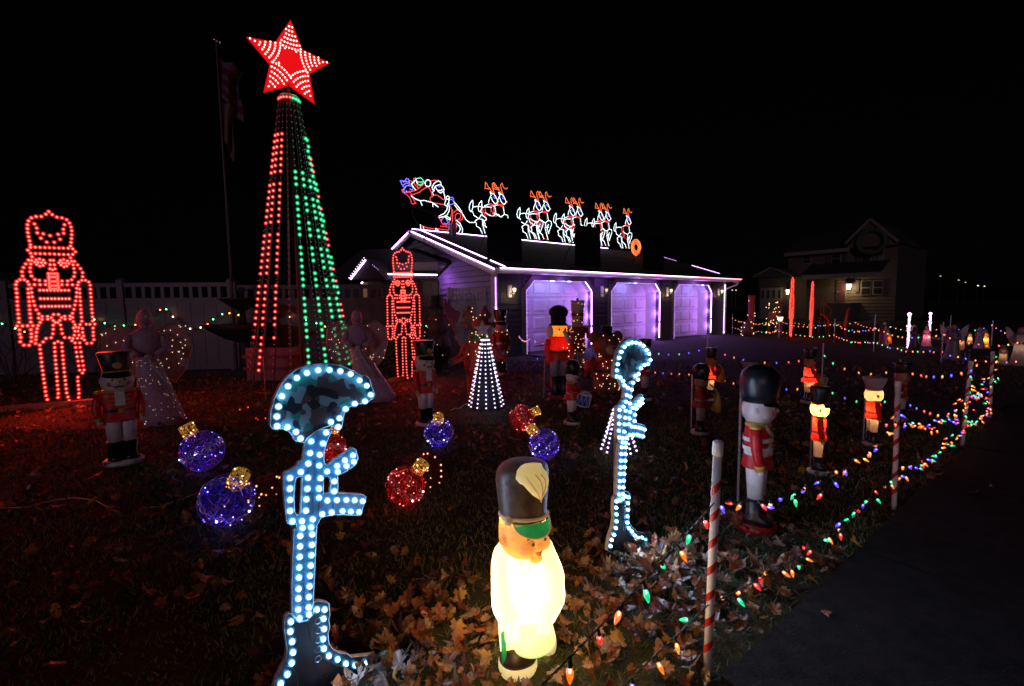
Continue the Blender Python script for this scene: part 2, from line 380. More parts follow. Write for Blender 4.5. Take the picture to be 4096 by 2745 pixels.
# LED strips on the garage
strip_m = emi('strip_purple_white', (.85, .50, 1.0), 9)
strip_w = emi('strip_cool', (.55, .6, 1.0), 9)
strip_d = emi('strip_pixels', (.7, .36, 1.0), 6)
hold = mat('strip_channel', (.3, .3, .32), .4)
strips = thing('led_light_strip', 'purple-white LED strips along the garage eave, ridge, rakes and door edges', 'light strip', A, math.atan2(U.y, U.x))
def strip(p, q, r=.012, m=strip_m, dotted=0, name='strip'):
    p, q = Vector(p), Vector(q); b = MB()
    if dotted:
        for pt in walk([p, q], dotted): b.octa(pt, r)
    else: b.tube([p, q], r, 4)
    b.build(name, m, strips)
ye, ze = -.545, EZ-.10
strip((-.22, ye, ze), (5.2, ye, ze), .011); strip((5.24, ye, ze), (9.3, ye, ze), .010, emi('strip_pink', (1, .48, .75), 8)); strip((9.33, ye, ze), (GW+.45, ye, ze), .009, emi('strip_rose', (1, .32, .42), 7))
yg = 3.95
strip((-.25, yg, RZ+.035), (3.6, yg, RZ+.035)); strip((3.64, yg, RZ+.035), (9.5, yg, RZ+.035)); 
for dx, zz, n in ((-.33, -.03, 2), (.05, .03, 1)):      # rakes, front side
    y0, y1 = (-.42, 3.3) if dx < 0 else (-.40, 3.9)
    if dx < 0:
        strip((dx, -.42, rp(-.42)+zz), (dx, 2.95, rp(2.95)+zz), .016); strip((dx, 3.05, rp(3.05)+zz), (dx, 3.85, rp(3.85)+zz), .018)
    else: strip((dx, y0, rp(y0)+zz), (dx, y1, rp(y1)+zz), .012)
strip((-.33, 4.1, rp(4.1)-.03), (-.33, 5.3, rp(5.3)-.03), .018); strip((-.33, 5.35, rp(5.35)-.03), (-.33, 6.4, rp(6.4)-.03), .011, dotted=.05)
strip((-.28, 4.1, rp(4.1)+.04), (-.28, 5.3, rp(5.3)+.04), .009, strip_d, .045)
strip((GW+.2, .3, rp(.3)+.03), (GW+.2, 1.6, rp(1.6)+.03), .01, strip_d); strip((GW+.2, 2.4, rp(2.4)+.03), (GW+.2, 3.7, rp(3.7)+.03), .01, strip_d, .05)
for x, zb in ((-.01, .02), (GW+.0, .04)):
    strip((x, -.06, 1.35), (x, -.06, 2.1), .013, strip_m if x > 1 else strip_d, 0 if x > 1 else .03); strip((x, -.06, zb), (x, -.06, 1.33), .013)
for i, (a, b) in enumerate(DO):
    y = -.056; o = .012
    strip((a+o, y, .03), (a+o, y, 1.77), .008, strip_d, .04); strip((a+o, y, 1.78), (a+.31, y, 2.06), .008, strip_d, .04)
    strip((a+.32, y, 2.06), (b-.32, y, 2.06), .007, strip_d, .05)
    strip((b-.3, y, 2.06), (b-o, y, 1.78), .010); strip((b-o, y, .72), (b-o, y, 1.76), .012); strip((b-o, y, .12), (b-o, y, .66), .012)
    for t in ((.33, .66) if i == 0 else (.45,) if i == 1 else (.8,)):
        x = a+.31+t*(b-a-.62); strip((x-.07, y-.004, 2.055), (x+.07, y-.004, 2.055), .012, strip_w)
        lamp('strip_fill', 'POINT', 6, (.28, .30, 1), strips, (x, .15, 1.98), .06)
    lamp('strip_fill', 'POINT', 5, (.62, .28, 1), strips, ((a+b)/2, -.1, 2.0), .1)  # fill lamp added at mid-door to brighten the panels
    for zl in (.4, 1.0, 1.6): lamp('strip_fill', 'POINT', 9, (.53, .17, 1), strips, (b-.06, .05, zl), .1); lamp('strip_fill', 'POINT', 5.5, (.50, .19, 1), strips, (a+.06, .05, zl), .1)
for x in (1.5, 4.2, 7, 10): lamp('eave_lamp', 'POINT', 5, (.5, .15, 1), strips, (x, -.35, EZ-.3), .15)
gq = PL(1762, 1112, A, U)-A; lamp('eave_lamp', 'POINT', 9, (.6, .19, 1), strips, (-.42, gq.dot(V)-.42, gq.z-.02), .06)
lamp('eave_lamp', 'POINT', 3.5, (.35, .15, 1), strips, (-.6, 3.4, 2.6), .1); lamp('eave_lamp', 'POINT', 2.5, (.5, .17, 1), strips, (-.6, 1.6, 2.5), .1)
# wall lanterns
brass = mat('lantern_metal', (.25, .22, .2), .4, .6)
lamp_g = emi('lantern_glass', (1, .66, .36), 4)
for i, (u, z, on, lab) in enumerate(((.47, 1.76, 1, 'lit wall lantern left of the first garage door'), (4.28, 1.78, .25, 'dim wall lantern between the first and second garage doors'),
                     (7.97, 1.79, 1, 'lit wall lantern between the second and third garage doors'), (11.8, 1.79, 1, 'lit wall lantern beside the right corner of the garage'))):
    p = W(u, -.03, z); t = thing('wall_lantern', lab, 'lantern', p, math.atan2(U.y, U.x), 'wall lanterns between the garage doors')
    m = MB(); m.box(-.07, .07, -.02, 0, -.17, .16); m.box(-.05, .05, -.03, -.02, -.15, .14); m.build('mount_plate', trim_m, t)
    m = MB(); m.tube([(.02, -.03, -.06), (.04, -.1, -.09), (.06, -.14, -.04)], .009, 6); m.ball((.06, -.14, .11), .018); m.build('arm', brass, t)
    m = MB(); m.loft([(-.02, .022, .022), (.0, .036, .036), (.06, .044, .044), (.075, .042, .042)], 10, M=Matrix.Translation((.06, -.14, 0))); m.build('glass_shade', lamp_g if on == 1 else emi('lantern_dim', (1, .7, .4), 1.2), t, True)
    lamp('lantern_lamp', 'POINT', 1.6*on, (1, .7, .4), t, (.06, -.14, -.09), .03)
# tall black panels on the roof
for i, (x0, x1, ytop, lab) in enumerate(((1948, 2084, 866, 'tall black panel standing on the garage roof in front of the first reindeer pair'), (2301, 2400, 902, 'tall black panel standing on the garage roof before the fourth reindeer pair'),
                          (2576, 2655, 945, 'tall black panel on the garage roof right of the glowing ring'))):
    fr = Frame(W(0, .25), math.atan2(U.y, U.x)); a, zt = fr.loc(x0, ytop); b, _ = fr.loc(x1, ytop)
    zb = rp(.25)
    t = thing('roof_panel', lab, 'panel', W(a, .25, zb+.02), math.atan2(U.y, U.x), 'black panels on the garage roof')
    m = MB(); m.box(0, b-a, -.02, .02, .0, zt-zb); m.build('board', mat('flat_black', (.004, .004, .005), .95, spec=.1), t)
    m = MB(); m.box(0, .04, .021, .4, 0, .05); m.box(b-a-.04, b-a, .021, .4, 0, .05); m.tube([(.05, .02, zt-zb-.3), (.05, .5, .25)], .015, 5); m.tube([(b-a-.05, .02, zt-zb-.3), (b-a-.05, .5, .25)], .015, 5); m.build('brace', black_pl, t)

# ============================================================ house wing at the left, behind the garage
wing = thing('house_wing', 'dark low house wing with gabled bay left of the garage', 'house', G(1400, 1436), 0)
wp = wing.location; wn = Vector((0, -1, 0))
def WL(px, py, dy=0): q = PL(px, py, wp+Vector((0, dy, 0)), wn)-wp; return q
dark_s = mat('wing_siding', (.20, .17, .15), .6)
a = WL(1470, 1100); b = WL(1752, 1100)
m = MB(); m.box(a.x-1.2, b.x-.05, .3, .5, 0, a.z-.15); ww = m.build('wall', mat('wing_sheathing', (.04, .04, .045), .8), wing)
for k in range(17):
    z = .02+k*.15; m = MB(); m.add([(a.x+.6, .26, z), (b.x-.05, .26, z), (b.x-.05, .295, z+.15), (a.x+.6, .295, z+.15)], [(0, 1, 2, 3)]); m.build('siding_board', dark_s, ww)
m = MB(); m.add([(a.x-1.0, -.15, a.z-.02), (b.x, -.15, a.z-.02), (b.x+.4, 2.9, a.z+1.0), (a.x-1.0, 2.9, a.z+1.0), (a.x-1.0, -.15, a.z-.12), (b.x, -.15, a.z-.12), (b.x+.4, 2.9, a.z+.9), (a.x-1.0, 2.9, a.z+.9)],
      [(0, 1, 2, 3), (7, 6, 5, 4), (0, 4, 5, 1), (1, 5, 6, 2), (2, 6, 7, 3), (3, 7, 4, 0)]); m.build('roof', roof_m, wing)
p0, p1, p2 = WL(1398, 1118, -1), WL(1466, 1032, -1), WL(1545, 1120, -1)
m = MB(); m.slab([(p0.x, p0.z), (p2.x, p2.z), (p1.x, p1.z)], 2.5, y0=-1); m.build('bay_roof', roof_m, wing)
m = MB(); m.box(p0.x+.35, p2.x-.2, -.8, .3, 0, p0.z-.01); m.build('bay_wall', mat('bay_siding', (.06, .05, .05), .7), wing)
ww2 = WL(1458, 1130, -.8); wz = WL(1468, 1200, -.8)
m = MB(); m.box(ww2.x-.03, wz.x+.03, -.84, -.81, wz.z, ww2.z); m.build('window', emi('window_reflection', (1, .6, .25), .10), wing)  # faint emission stands in for a yellowish reflection in the pane
ws = thing('led_light_strip', 'white LED strips on the low wing eave and small gable left of the garage', 'light strip', wing.location, 0)
for pts, rr, dd in (([WL(1402, 1117, -1.03), WL(1462, 1040, -1.03)], .018, 0), ([WL(1396, 1112, -1.03), WL(1456, 1032, -1.03)], .010, .07), ([WL(1500, 1096, -.18), WL(1749, 1100, -.18)], .02, 0), ([WL(1482, 1096, -.18), WL(1498, 1096, -.18)], .014, .05), ([WL(1445, 1134, -1), WL(1451, 1129, -1)], .02, 0), ([WL(1490, 1060, -1.03), WL(1512, 1078, -1.03)], .006, .05)):
    m = MB()
    if dd:
        for q in walk(pts, dd): m.octa(q, rr)
    else: m.tube(pts, rr, 4)
    m.build('strip', strip_m if rr > .007 else strip_d, ws)
lamp('wing_lamp', 'POINT', 1.2, (1, .7, .45), ws, WL(1700, 1125, -.6), .1)

# ============================================================ vinyl fences
def vinyl_fence(label, p, q, h, lat, post_every, group='white vinyl fences', spin=.19):
    p, q = Vector(p), Vector(q); d = q-p; Ln = d.length; t = thing('vinyl_fence', label, 'fence', p, math.atan2(d.y, d.x), group)
    n = max(1, round(Ln/post_every))
    for i in range(n+1):
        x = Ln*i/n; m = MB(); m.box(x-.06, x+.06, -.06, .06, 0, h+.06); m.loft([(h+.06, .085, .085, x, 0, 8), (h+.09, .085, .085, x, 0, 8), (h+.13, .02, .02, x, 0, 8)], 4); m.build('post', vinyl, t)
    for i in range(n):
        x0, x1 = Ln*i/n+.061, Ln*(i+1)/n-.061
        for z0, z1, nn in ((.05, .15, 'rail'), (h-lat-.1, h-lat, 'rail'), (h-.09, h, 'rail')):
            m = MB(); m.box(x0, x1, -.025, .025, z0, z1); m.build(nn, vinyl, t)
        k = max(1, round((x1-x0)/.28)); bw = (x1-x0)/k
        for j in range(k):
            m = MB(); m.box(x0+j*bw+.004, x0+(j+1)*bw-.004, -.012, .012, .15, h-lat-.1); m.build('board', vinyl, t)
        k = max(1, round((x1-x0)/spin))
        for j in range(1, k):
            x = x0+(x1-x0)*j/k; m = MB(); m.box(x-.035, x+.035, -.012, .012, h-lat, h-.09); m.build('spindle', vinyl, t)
    return t
f0, f1, f2 = G(-420, 1520), G(944, 1483), G(1690, 1449)
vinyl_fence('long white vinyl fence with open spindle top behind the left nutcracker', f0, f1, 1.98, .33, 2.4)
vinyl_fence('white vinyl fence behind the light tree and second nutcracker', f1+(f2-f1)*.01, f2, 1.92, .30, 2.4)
# lattice gate beside the garage
gp0, gp1 = G(1795, 1440), W(-.12, .25); d = gp1-gp0
gt = thing('vinyl_gate', 'white gate with square lattice top beside the garage gable', 'gate', gp0, math.atan2(d.y, d.x)); L0 = d.length
for x in (0, L0-.1): m = MB(); m.box(x, x+.1, -.05, .05, 0, 1.86); m.build('post', vinyl_gate_m, gt)
for z0, z1 in ((.06, .16), (1.45, 1.52), (1.76, 1.84)): m = MB(); m.box(.101, L0-.101, -.02, .02, z0, z1); m.build('rail', vinyl_gate_m, gt)
k = 5
for j in range(k): m = MB(); w0 = (L0-.22)/k; m.box(.11+j*w0, .11+(j+1)*w0-.008, -.01, .01, .16, 1.45); m.build('board', vinyl_gate_m, gt)
for j in range(9): x = .11+(L0-.22)*(j+.5)/9; m = MB(); m.box(x-.025, x+.025, -.008, .008, 1.52, 1.76); m.build('lattice_slat', vinyl_gate_m, gt)
m = MB(); m.box(.11, L0-.11, -.016, -.009, 1.62, 1.665); m.build('lattice_slat', vinyl_gate_m, gt)

# lit timber edging under the nutcrackers
for lab, a, b, hh in (('long landscape timber edging under the left red nutcracker', G(-260, 1668), G(560, 1602), .07), ('short landscape timber edging at the feet of the second red nutcracker', G(1560, 1530), G(1735, 1494), .07)):
    d = b-a; t = thing('timber_edging', lab, 'edging', a, math.atan2(d.y, d.x), 'landscape timbers'); n = 3
    for i in range(n):
        m = MB(); m.box(d.length*i/n+.004, d.length*(i+1)/n-.004, -.06, .06, 0, hh+.004*i); m.build('timber', mat('timber', (.22, .12, .08), .8, bump=.5), t)

# ============================================================ dark fountain, flagpole, white board
dark_st = mat('dark_bronze', (.006, .007, .008), .7)
p = G(985, 1500); hf = ht(985, 1500, 985, 1150)
t = thing('tiered_fountain', 'dark three-tiered garden fountain left of the tall light tree', 'fountain', p)
def s(px): return px/FPX*p.y
m = MB(); m.loft([(0, .3, .3), (.1, .28, .28), (.16, .12, .12), (.55, .09, .09), (.8, .12, .12)], 16); m.build('pedestal', dark_st, t, True)
zz = ht(985, 1500, 985, 1296); m = MB(); m.loft([(zz-.38, .1, .1), (zz-.3, .35, .35), (zz-.12, .62, .62), (zz, .74, .74), (zz, .70, .70), (zz-.1, .5, .5)], 24); m.build('lower_bowl', dark_st, t, True)
m = MB(); m.loft([(zz-.1, .08, .08), (zz+.3, .06, .06)], 12); m.build('stem', dark_st, t, True)
z2 = ht(985, 1500, 985, 1193); m = MB(); m.loft([(z2-.26, .07, .07), (z2-.18, .22, .22), (z2-.04, .40, .40), (z2, .42, .42), (z2, .39, .39), (z2-.08, .2, .2)], 24); m.build('upper_bowl', dark_st, t, True)
m = MB(); m.loft([(z2-.08, .05, .05), (hf-.1, .05, .05), (hf-.04, .09, .09), (hf, .02, .02)], 12); m.build('finial', dark_st, t, True)

p = G(948, 1500); hp = ht(948, 1500, 930, 190)
t = thing('flagpole', 'tall thin flagpole rising left of the big red star', 'flagpole', p)
m = MB(); m.tube([(0, 0, 0), (0, 0, hp)], [.032, .018], 10); m.build('pole', mat('pole_grey', (.02, .02, .025), .5), t)
m = MB(); m.ball((0, 0, hp+.04), (.09, .09, .05), 16, 8); m.build('finial', mat('chrome', (.8, .8, .8), .08, 1), t, True)
def flag(name, lab, top, bot, w0, w1, stripes, mats, gp):
    fl = Frame(p, az(p)); cols = 14; rows = 18; b = MB()
    (x0, zt), (x1, zb) = fl.loc(*top), fl.loc(*bot)
    for j in range(rows+1):
        for i in range(cols+1):
            tj = j/rows; ti = i/cols; wd = w0+(w1-w0)*tj
            drp = .25*math.sin(PI*tj)
            b.v.append((.03+ti*wd*(1-.2*math.sin(tj*5)), .12*math.sin(ti*9+tj*2.5)*(.3+ti), zt+(zb-zt)*tj-ti*.35*(.4+tj)))
    for j in range(rows):
        for i in range(cols):
            a = j*(cols+1)+i; b.f.append((a, a+1, a+cols+2, a+cols+1)); b.m.append(int(j/rows*stripes) % 2 if stripes else 0)
    o = b.build(name, mats, None, True, loc=p); o.rotation_euler = (0, 0, az(p)); tag(o, lab, 'flag', gp)
cloth_w, cloth_r = mat('flag_white', (.10, .075, .12), .9), mat('flag_red', (.07, .01, .02), .9)
flag('flag', 'limp red and white striped flag hanging high on the flagpole', (935, 245), (935, 395), .42, .30, 7, [cloth_w, cloth_r], 'flags on the pole')
flag('flag', 'limp plain pale flag hanging below the striped one on the flagpole', (935, 410), (935, 560), .26, .12, 0, [mat('flag_pale', (.12, .11, .09), .9)], 'flags on the pole')
m = MB(); m.add([(0, 0, 0)], []); 
# white control board behind the light tree
a, b = G(990, 1540), G(1260, 1540); hh = ht(990, 1540, 990, 1392); d = b-a
t = thing('white_board', 'white upright board with metal rails behind the light tree strips', 'board', a, math.atan2(d.y, d.x))
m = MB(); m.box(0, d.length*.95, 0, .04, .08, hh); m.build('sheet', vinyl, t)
for z in (.28, .5): m = MB(); m.box(-.05, d.length, -.03, -.003, z, z+.05); m.build('rail', black_pl, t)

# garland with warm lights on the fence
fd = (f1-f0).normalized(); fn = Vector((fd.y, -fd.x, 0))
gar_leaf = mat('garland_needles', (.03, .06, .03), .8)
def garland(lab, pts, q0, n0):
    P = [PL(x, y, q0+n0*.1, n0) for x, y in pts]; t = thing('light_garland', lab, 'garland', P[0], 0, 'garlands on the fence'); o = P[0]
    S = walk([p-o for p in P], .035); m = MB()
    for q in S:
        for _ in range(5):
            v = Vector(RNG.normal(size=3)).normalized()*.07; w2 = v.cross(Vector((0, 0, 1))).normalized()*.01; m.add([q-w2, q+w2, q+v], [(0, 1, 2)])
    m.build('needles', gar_leaf, t, kind='stuff')
    cols = [emi('mini_red', (1, .12, .04), 14), emi('mini_warm', (1, .6, .4), 14), emi('mini_green', (.1, 1, .4), 12), emi('mini_orange', (1, .3, .04), 14)]
    for i, q in enumerate(walk([p-o for p in P], .2)):
        b = MB(); c = q+Vector(RNG.normal(size=3))*.03+n0*.05; b.ball(c, .014, 6, 4); b.build('mini_bulb', cols[int(RNG.integers(4))], t)
    for i, q in enumerate(walk([p-o for p in P], .9)): lamp('mini_glow', 'POINT', .16, (1, .22, .05), t, q-n0*.03, .03)
garland('sagging lit garland on the fence at the left edge behind the nutcracker', [(-60, 1270), (0, 1290), (50, 1313), (110, 1325)], f0, fn)
garland('lit garland draped in swags on the fence behind the pale angel', [(385, 1280), (420, 1300), (480, 1310), (540, 1305), (590, 1270), (650, 1236), (700, 1270), (750, 1312), (810, 1317), (850, 1285), (880, 1258), (915, 1248), (960, 1260)], f0, fn)
fd2 = (f2-f1).normalized(); fn2 = Vector((fd2.y, -fd2.x, 0))
garland('lit garland on the fence seen through the tall light tree', [(1165, 1262), (1195, 1245), (1230, 1275), (1280, 1305), (1340, 1308)], f1, fn2)
garland('lit garland end glowing on the fence right of the second nutcracker', [(1680, 1305), (1700, 1308), (1715, 1295), (1725, 1288)], f1, fn2)

# bare shrubs before the wing
def bare_shrub(lab, p, h, spread, n, seed):
    rr = np.random.default_rng(seed); t = thing('bare_shrub', lab, 'shrub', p, 0, 'bare shrubs'); m = MB(); bark = mat('bark', (.06, .045, .04), .9)
    def grow(q, d, L, r, dep):
        pts = [q]; 
        for k in range(4): d = (d+Vector(rr.normal(size=3))*.16).normalized(); pts.append(pts[-1]+d*L/4)
        m.tube(pts, [r*(1-.5*k/4) for k in range(5)], 4)
        if dep:
            for k in range(3): grow(pts[2+k % 3], (d+Vector(rr.normal(size=3))*.55).normalized(), L*.62, r*.5, dep-1)
    for k in range(n): a = 2*PI*k/n; grow(Vector((0, 0, 0)), Vector((math.cos(a)*spread, math.sin(a)*spread, 1)).normalized(), h*.55, .014, 3)
    m.build('branches', bark, t)
bare_shrub('bare leafless shrub reaching up beside the second red nutcracker', G(1720, 1470), 2.4, .4, 7, 3)
bare_shrub('bare leafless shrub at the left edge behind the red nutcracker', G(60, 1540), 1.9, .6, 7, 5)
def leafy(lab, p, h, r, seed):
    rr = np.random.default_rng(seed); t = thing('evergreen_shrub', lab, 'shrub', p, 0, 'dark evergreen shrubs'); m = MB()
    for _ in range(1600):
        v = Vector(rr.normal(size=3)).normalized(); q = Vector((v.x*r, v.y*r, h/2+v.z*h/2))*1; q = Vector((q.x*rr.uniform(.7, 1.05), q.y*rr.uniform(.7, 1.05), max(.02, q.z)))
        a = Vector(rr.normal(size=3)).normalized()*.06; b = a.orthogonal().normalized()*.03; m.add([q-a, q+b, q+a, q-b], [(0, 1, 2, 3)])
    m.build('foliage', mat('evergreen_leaf', (.02, .035, .018), .7), t)
    m = MB(); m.tube([(0, 0, 0), (0, 0, h*.6)], .04, 6); m.build('stem', mat('bark', (.06, .045, .04), .9), t)
leafy('rounded dark evergreen between the second angel and the low wing', G(1500, 1420), 1.7, .75, 8)
leafy('dark evergreen in the planting bed behind the white soldier and gate', G(1650, 1500), .75, .6, 9)
# ============================================================ red LED nutcrackers
NA = """733,88 690,127 622,162 545,164 475,184 432,229 417,287 417,345 422,404 433,465 446,525 459,585 462,623 784,132 855,169 930,180 1000,206 1042,256 1065,314 1075,370 1075,429 1072,486 1066,543 1058,599 1090,640 1128,683 1091,722 1058,773 423,665 464,711 484,763
520,273 554,335 563,406 651,420 753,446 872,425 955,409 950,349 967,281 617,485 703,543 814,544 902,498
532,621 603,622 675,624 743,625 813,628 885,629 950,630 1022,631 536,715 605,716 675,717 748,718 818,720 886,723 955,725 1025,726
545,810 595,797 653,814 526,842 573,847 624,849 677,853 552,876 600,901 645,890 909,815 954,801 1012,819 887,847 936,850 982,854 1035,857 915,879 961,907 1001,894
757,813 802,814 753,878 815,879 751,940 788,952 826,940 432,814 474,817 391,871 466,870 357,925 456,927 334,988 457,988 342,1052 477,1051 525,1102 593,1115 685,1122
1075,824 1114,825 1163,878 1096,877 1206,933 1108,932 1236,992 1119,992 1238,1052 1110,1052 1074,1101 1015,1120 930,1120 520,1178 603,1178 685,1176 929,1176 1009,1175 1087,1175
728,1012 760,1012 792,1012 824,1012 857,1012 733,1062 765,1062 798,1062 830,1062 862,1062 740,1128 772,1128 804,1128 836,1128 868,1128 745,1190 778,1190 810,1190 842,1190 875,1190 748,1241 781,1241 814,1241 847,1241 880,1241 735,1037 860,1037 737,1088 863,1088 739,1114 865,1114 742,1150 869,1150 743,1168 871,1168 747,1216 877,1216
260,1135 305,1107 367,1107 417,1134 439,1178 244,1181 248,1244 256,1306 262,1369 264,1432 268,1494 274,1556 427,1244 431,1306 436,1367 442,1430 446,1492 450,1554 470,1233 477,1297 486,1360 503,1425 521,1488 548,1553
1180,1133 1226,1108 1280,1107 1329,1131 1350,1178 1165,1176 1354,1238 1357,1297 1363,1356 1367,1415 1371,1475 1374,1534 1190,1238 1194,1298 1197,1357 1204,1417 1206,1479 1150,1227 1150,1290 1146,1353 1136,1415 1123,1477 1108,1541
601,1260 655,1260 707,1260 761,1260 815,1260 868,1260 920,1259 974,1258 1029,1258 611,1386 665,1386 718,1386 775,1386 825,1385 881,1385 931,1384 985,1384 1037,1384 620,1502 672,1501 732,1499 779,1499 833,1498 885,1497 939,1497 992,1496 1044,1496"""
NB = """279,199 286,262 288,322 260,380 298,436 301,500 318,549 309,613 362,663 441,664 472,607 475,544 475,493 468,431 341,377 419,374 497,373 454,195 462,255 466,318 585,193 633,233 584,257 632,277 605,321 575,369 561,414 550,470 545,530 540,580 536,636 597,660
1380,173 1385,232 1388,292 1418,340 1393,399 1396,460 1397,512 1406,571 1372,622 1301,628 1264,577 1250,517 1237,466 1233,406 1201,348 1226,297 1221,237 1216,177 1212,120 1087,182 1052,224 1087,243 1052,266 1098,306 1123,351
805,202 878,202 716,233 771,250 719,272 800,292 924,246 970,227 975,268 897,290 831,320 866,321 800,362 800,423 795,489 770,549 693,560 650,612 909,357 921,420 934,484 968,543 1044,547 1093,556 1080,590
1104,399 1137,386 1180,394 1124,448 1168,447 1113,508 1184,506 1160,554 1225,552 1126,622 1195,621 1290,342 1347,343 604,723 612,787 619,851 627,914 631,977 642,1039 651,1103 657,1164 667,1226 678,1289 684,1350 693,1411 712,1470
870,605 819,630 822,693 825,756 829,819 834,881 839,944 845,1005 849,1068 854,1131 859,1193 864,1254 871,1316 875,1378 870,1438 925,626 930,687 935,749 943,813 947,877 953,937 959,998 965,1060 973,1125 980,1183 987,1245 993,1306 1001,1368 1019,1429 1037,1484
1135,690 1146,760 1157,827 1170,894 1180,962 1193,1028 1235,1070 1258,1024 1247,958 1236,890 1224,825 1213,756 1201,687 1167,1132 1167,1192 1174,1252 1180,1313 1183,1374 1178,1434"""
def pts_of(s): return [tuple(float(v) for v in t.split(',')) for t in s.split()]
NPX = [(x/3.733, 850+y/3.733) for x, y in pts_of(NA)]+[(x/3.733, 1230+y/3.733) for x, y in pts_of(NB)]
NROT = rad(66)
nfr = Frame(G(236, 1628), NROT); NL = [nfr.loc(*p) for p in NPX]; zmin = min(p[1] for p in NL); NL = [(x, z-zmin+.07) for x, z in NL]
red_led = led_mats('red', (1, .27, .22), 3.4, 1.1); red_led[1] = lens('led_lens_pure_red', (1, .012, .008), 1.25, .42)
def led_mesh(name, r, mats, lens_r, n=6, depth=1.0):
    b = MB(); b.ball((0, 0, 0), (r, r*depth, r), n, 4, 0)
    if lens_r: b.ball((0, 0, 0), (lens_r, lens_r, lens_r), 8, 6, 1)
    return b.mesh(name, mats, True)
def near_edges(P, dmax, kmax=2):
    E = set()
    for i, p in enumerate(P):
        ds = sorted((math.hypot(p[0]-q[0], p[1]-q[1]), j) for j, q in enumerate(P) if j != i)[:kmax]
        for d, j in ds:
            if d < dmax: E.add((min(i, j), max(i, j)))
    return E
def nutcracker(label, loc, rotz, scale=1, core=red_led, tube=None, indiv=300, group='red outline nutcrackers', r=.0135):
    t = thing('led_nutcracker', label, 'light figure', loc, rotz, group); t.scale = (scale,)*3
    m = MB()
    for i, j in near_edges(NL, .21): m.tube([(NL[i][0], .012, NL[i][1]), (NL[j][0], .012, NL[j][1])], .0045, 4, cap=False)
    m.build('tube_frame', tube or tube_red, t)
    me = led_mesh('led', r, core, r*2.15); rest = MB()
    for k, (x, z) in enumerate(NL):
        if k < indiv: inst(me, 'led', t, (x, -.008, z))
        else: rest.ball((x, -.008, z), r, 6, 4, 0); rest.ball((x, -.008, z), r*2.15, 6, 4, 1)
    if rest.v: rest.build('led_row', core, t, kind='stuff')
    m = MB(); m.box(NL[0][0]-.012, NL[0][0]+.012, .03, .05, 0, 1.9); m.build('stake', black_pl, t)
    return t
tube_red = lens('tube_red', (1, .01, .008), .16, .9)
n1 = nutcracker('large red outline nutcracker standing at the left edge on a timber', nfr.p, NROT)
glow_panel(n1, (0, -.05, 1.35), 1.2, 2.4, 60, (1, .03, .015)); lamp('led_lamp', 'POINT', 5, (1, .03, .015), n1, (-.3, -.3, .5), .25); lamp('led_lamp', 'POINT', 2, (1, .03, .015), n1, (-.3, .3, 1.3), .25)
p2 = G(1612, 1528); s2 = ht(1612, 1528, 1605, 1000)/2.80
n2 = nutcracker('red outline nutcracker between the second angel and the white soldier', p2, rad(50), s2, r=.0115)
n2.location = p2+Vector((-.25*math.cos(NROT), -.25*math.sin(NROT), 0))*0
glow_panel(n2, (0, -.05, 1.35), 1.2, 2.4, 24, (1, .03, .015)); lamp('led_lamp', 'POINT', 5, (1, .02, .012), n2, (-.2, -.3, .4), .25)
for lab, bx, by, tx, ty in (('left one of two slim red light figures seen edge-on beyond the driveway', 3160, 1352, 3163, 1115), ('right one of two slim red light figures seen edge-on beyond the driveway', 3240, 1352, 3247, 1130)):
    p = G(bx, by); q = nutcracker(lab, p, NROT-rad(17), ht(bx, by, tx, ty)/2.80, [emi('led_core_far', (1, .12, .08), 5), red_led[1]], indiv=0, group='edge-on red nutcrackers', r=.017)
    lamp('led_lamp', 'POINT', 2, (1, .02, .01), q, (0, -.4, .5), .2)
# slim white light figures far right
whl = [emi('led_core_mauve', (1, .62, 1), 7, 'NONE'), lens('led_lens_mauve', (.9, .5, 1), 1.5, .4)]
def white_fig(lab, b, t0):
    p = G(*b); h = ht(*b, *t0); t = thing('led_soldier', lab, 'light figure', p, rad(56), 'slim white light soldiers'); m = MB(); prof = [(0, .12), (.08, .16), (.25, .10), (.38, .14), (.48, .09), (.55, .15), (.62, .22), (.66, .24), (.68, .10), (.75, .09), (.85, .07), (.92, .05)]
    for z in np.arange(.0, .93, .022):
        w = np.interp(z, [a for a, _ in prof], [b for _, b in prof])*h*.8
        for x in (-w, -w*.4, w*.4, w): m.ball((x, RNG.uniform(-.02, .02), z*h), .012, 5, 4, 0)
    m.ball((0, 0, h*.98), .045, 8, 6, 0); m.build('led_row', whl, t, kind='stuff')
    m = MB(); m.box(-.01, .01, .01, .03, 0, h*.95); m.build('frame', black_pl, t)
    lamp('led_lamp', 'POINT', 1.2, (.8, .5, 1), t, (0, -.3, h*.3), .15)
white_fig('slim white light soldier with round top, left of the two beyond the driveway', (3630, 1392), (3642, 1255))
white_fig('slim white light soldier with round top, behind the pink robed angel', (3716, 1350), (3718, 1253))

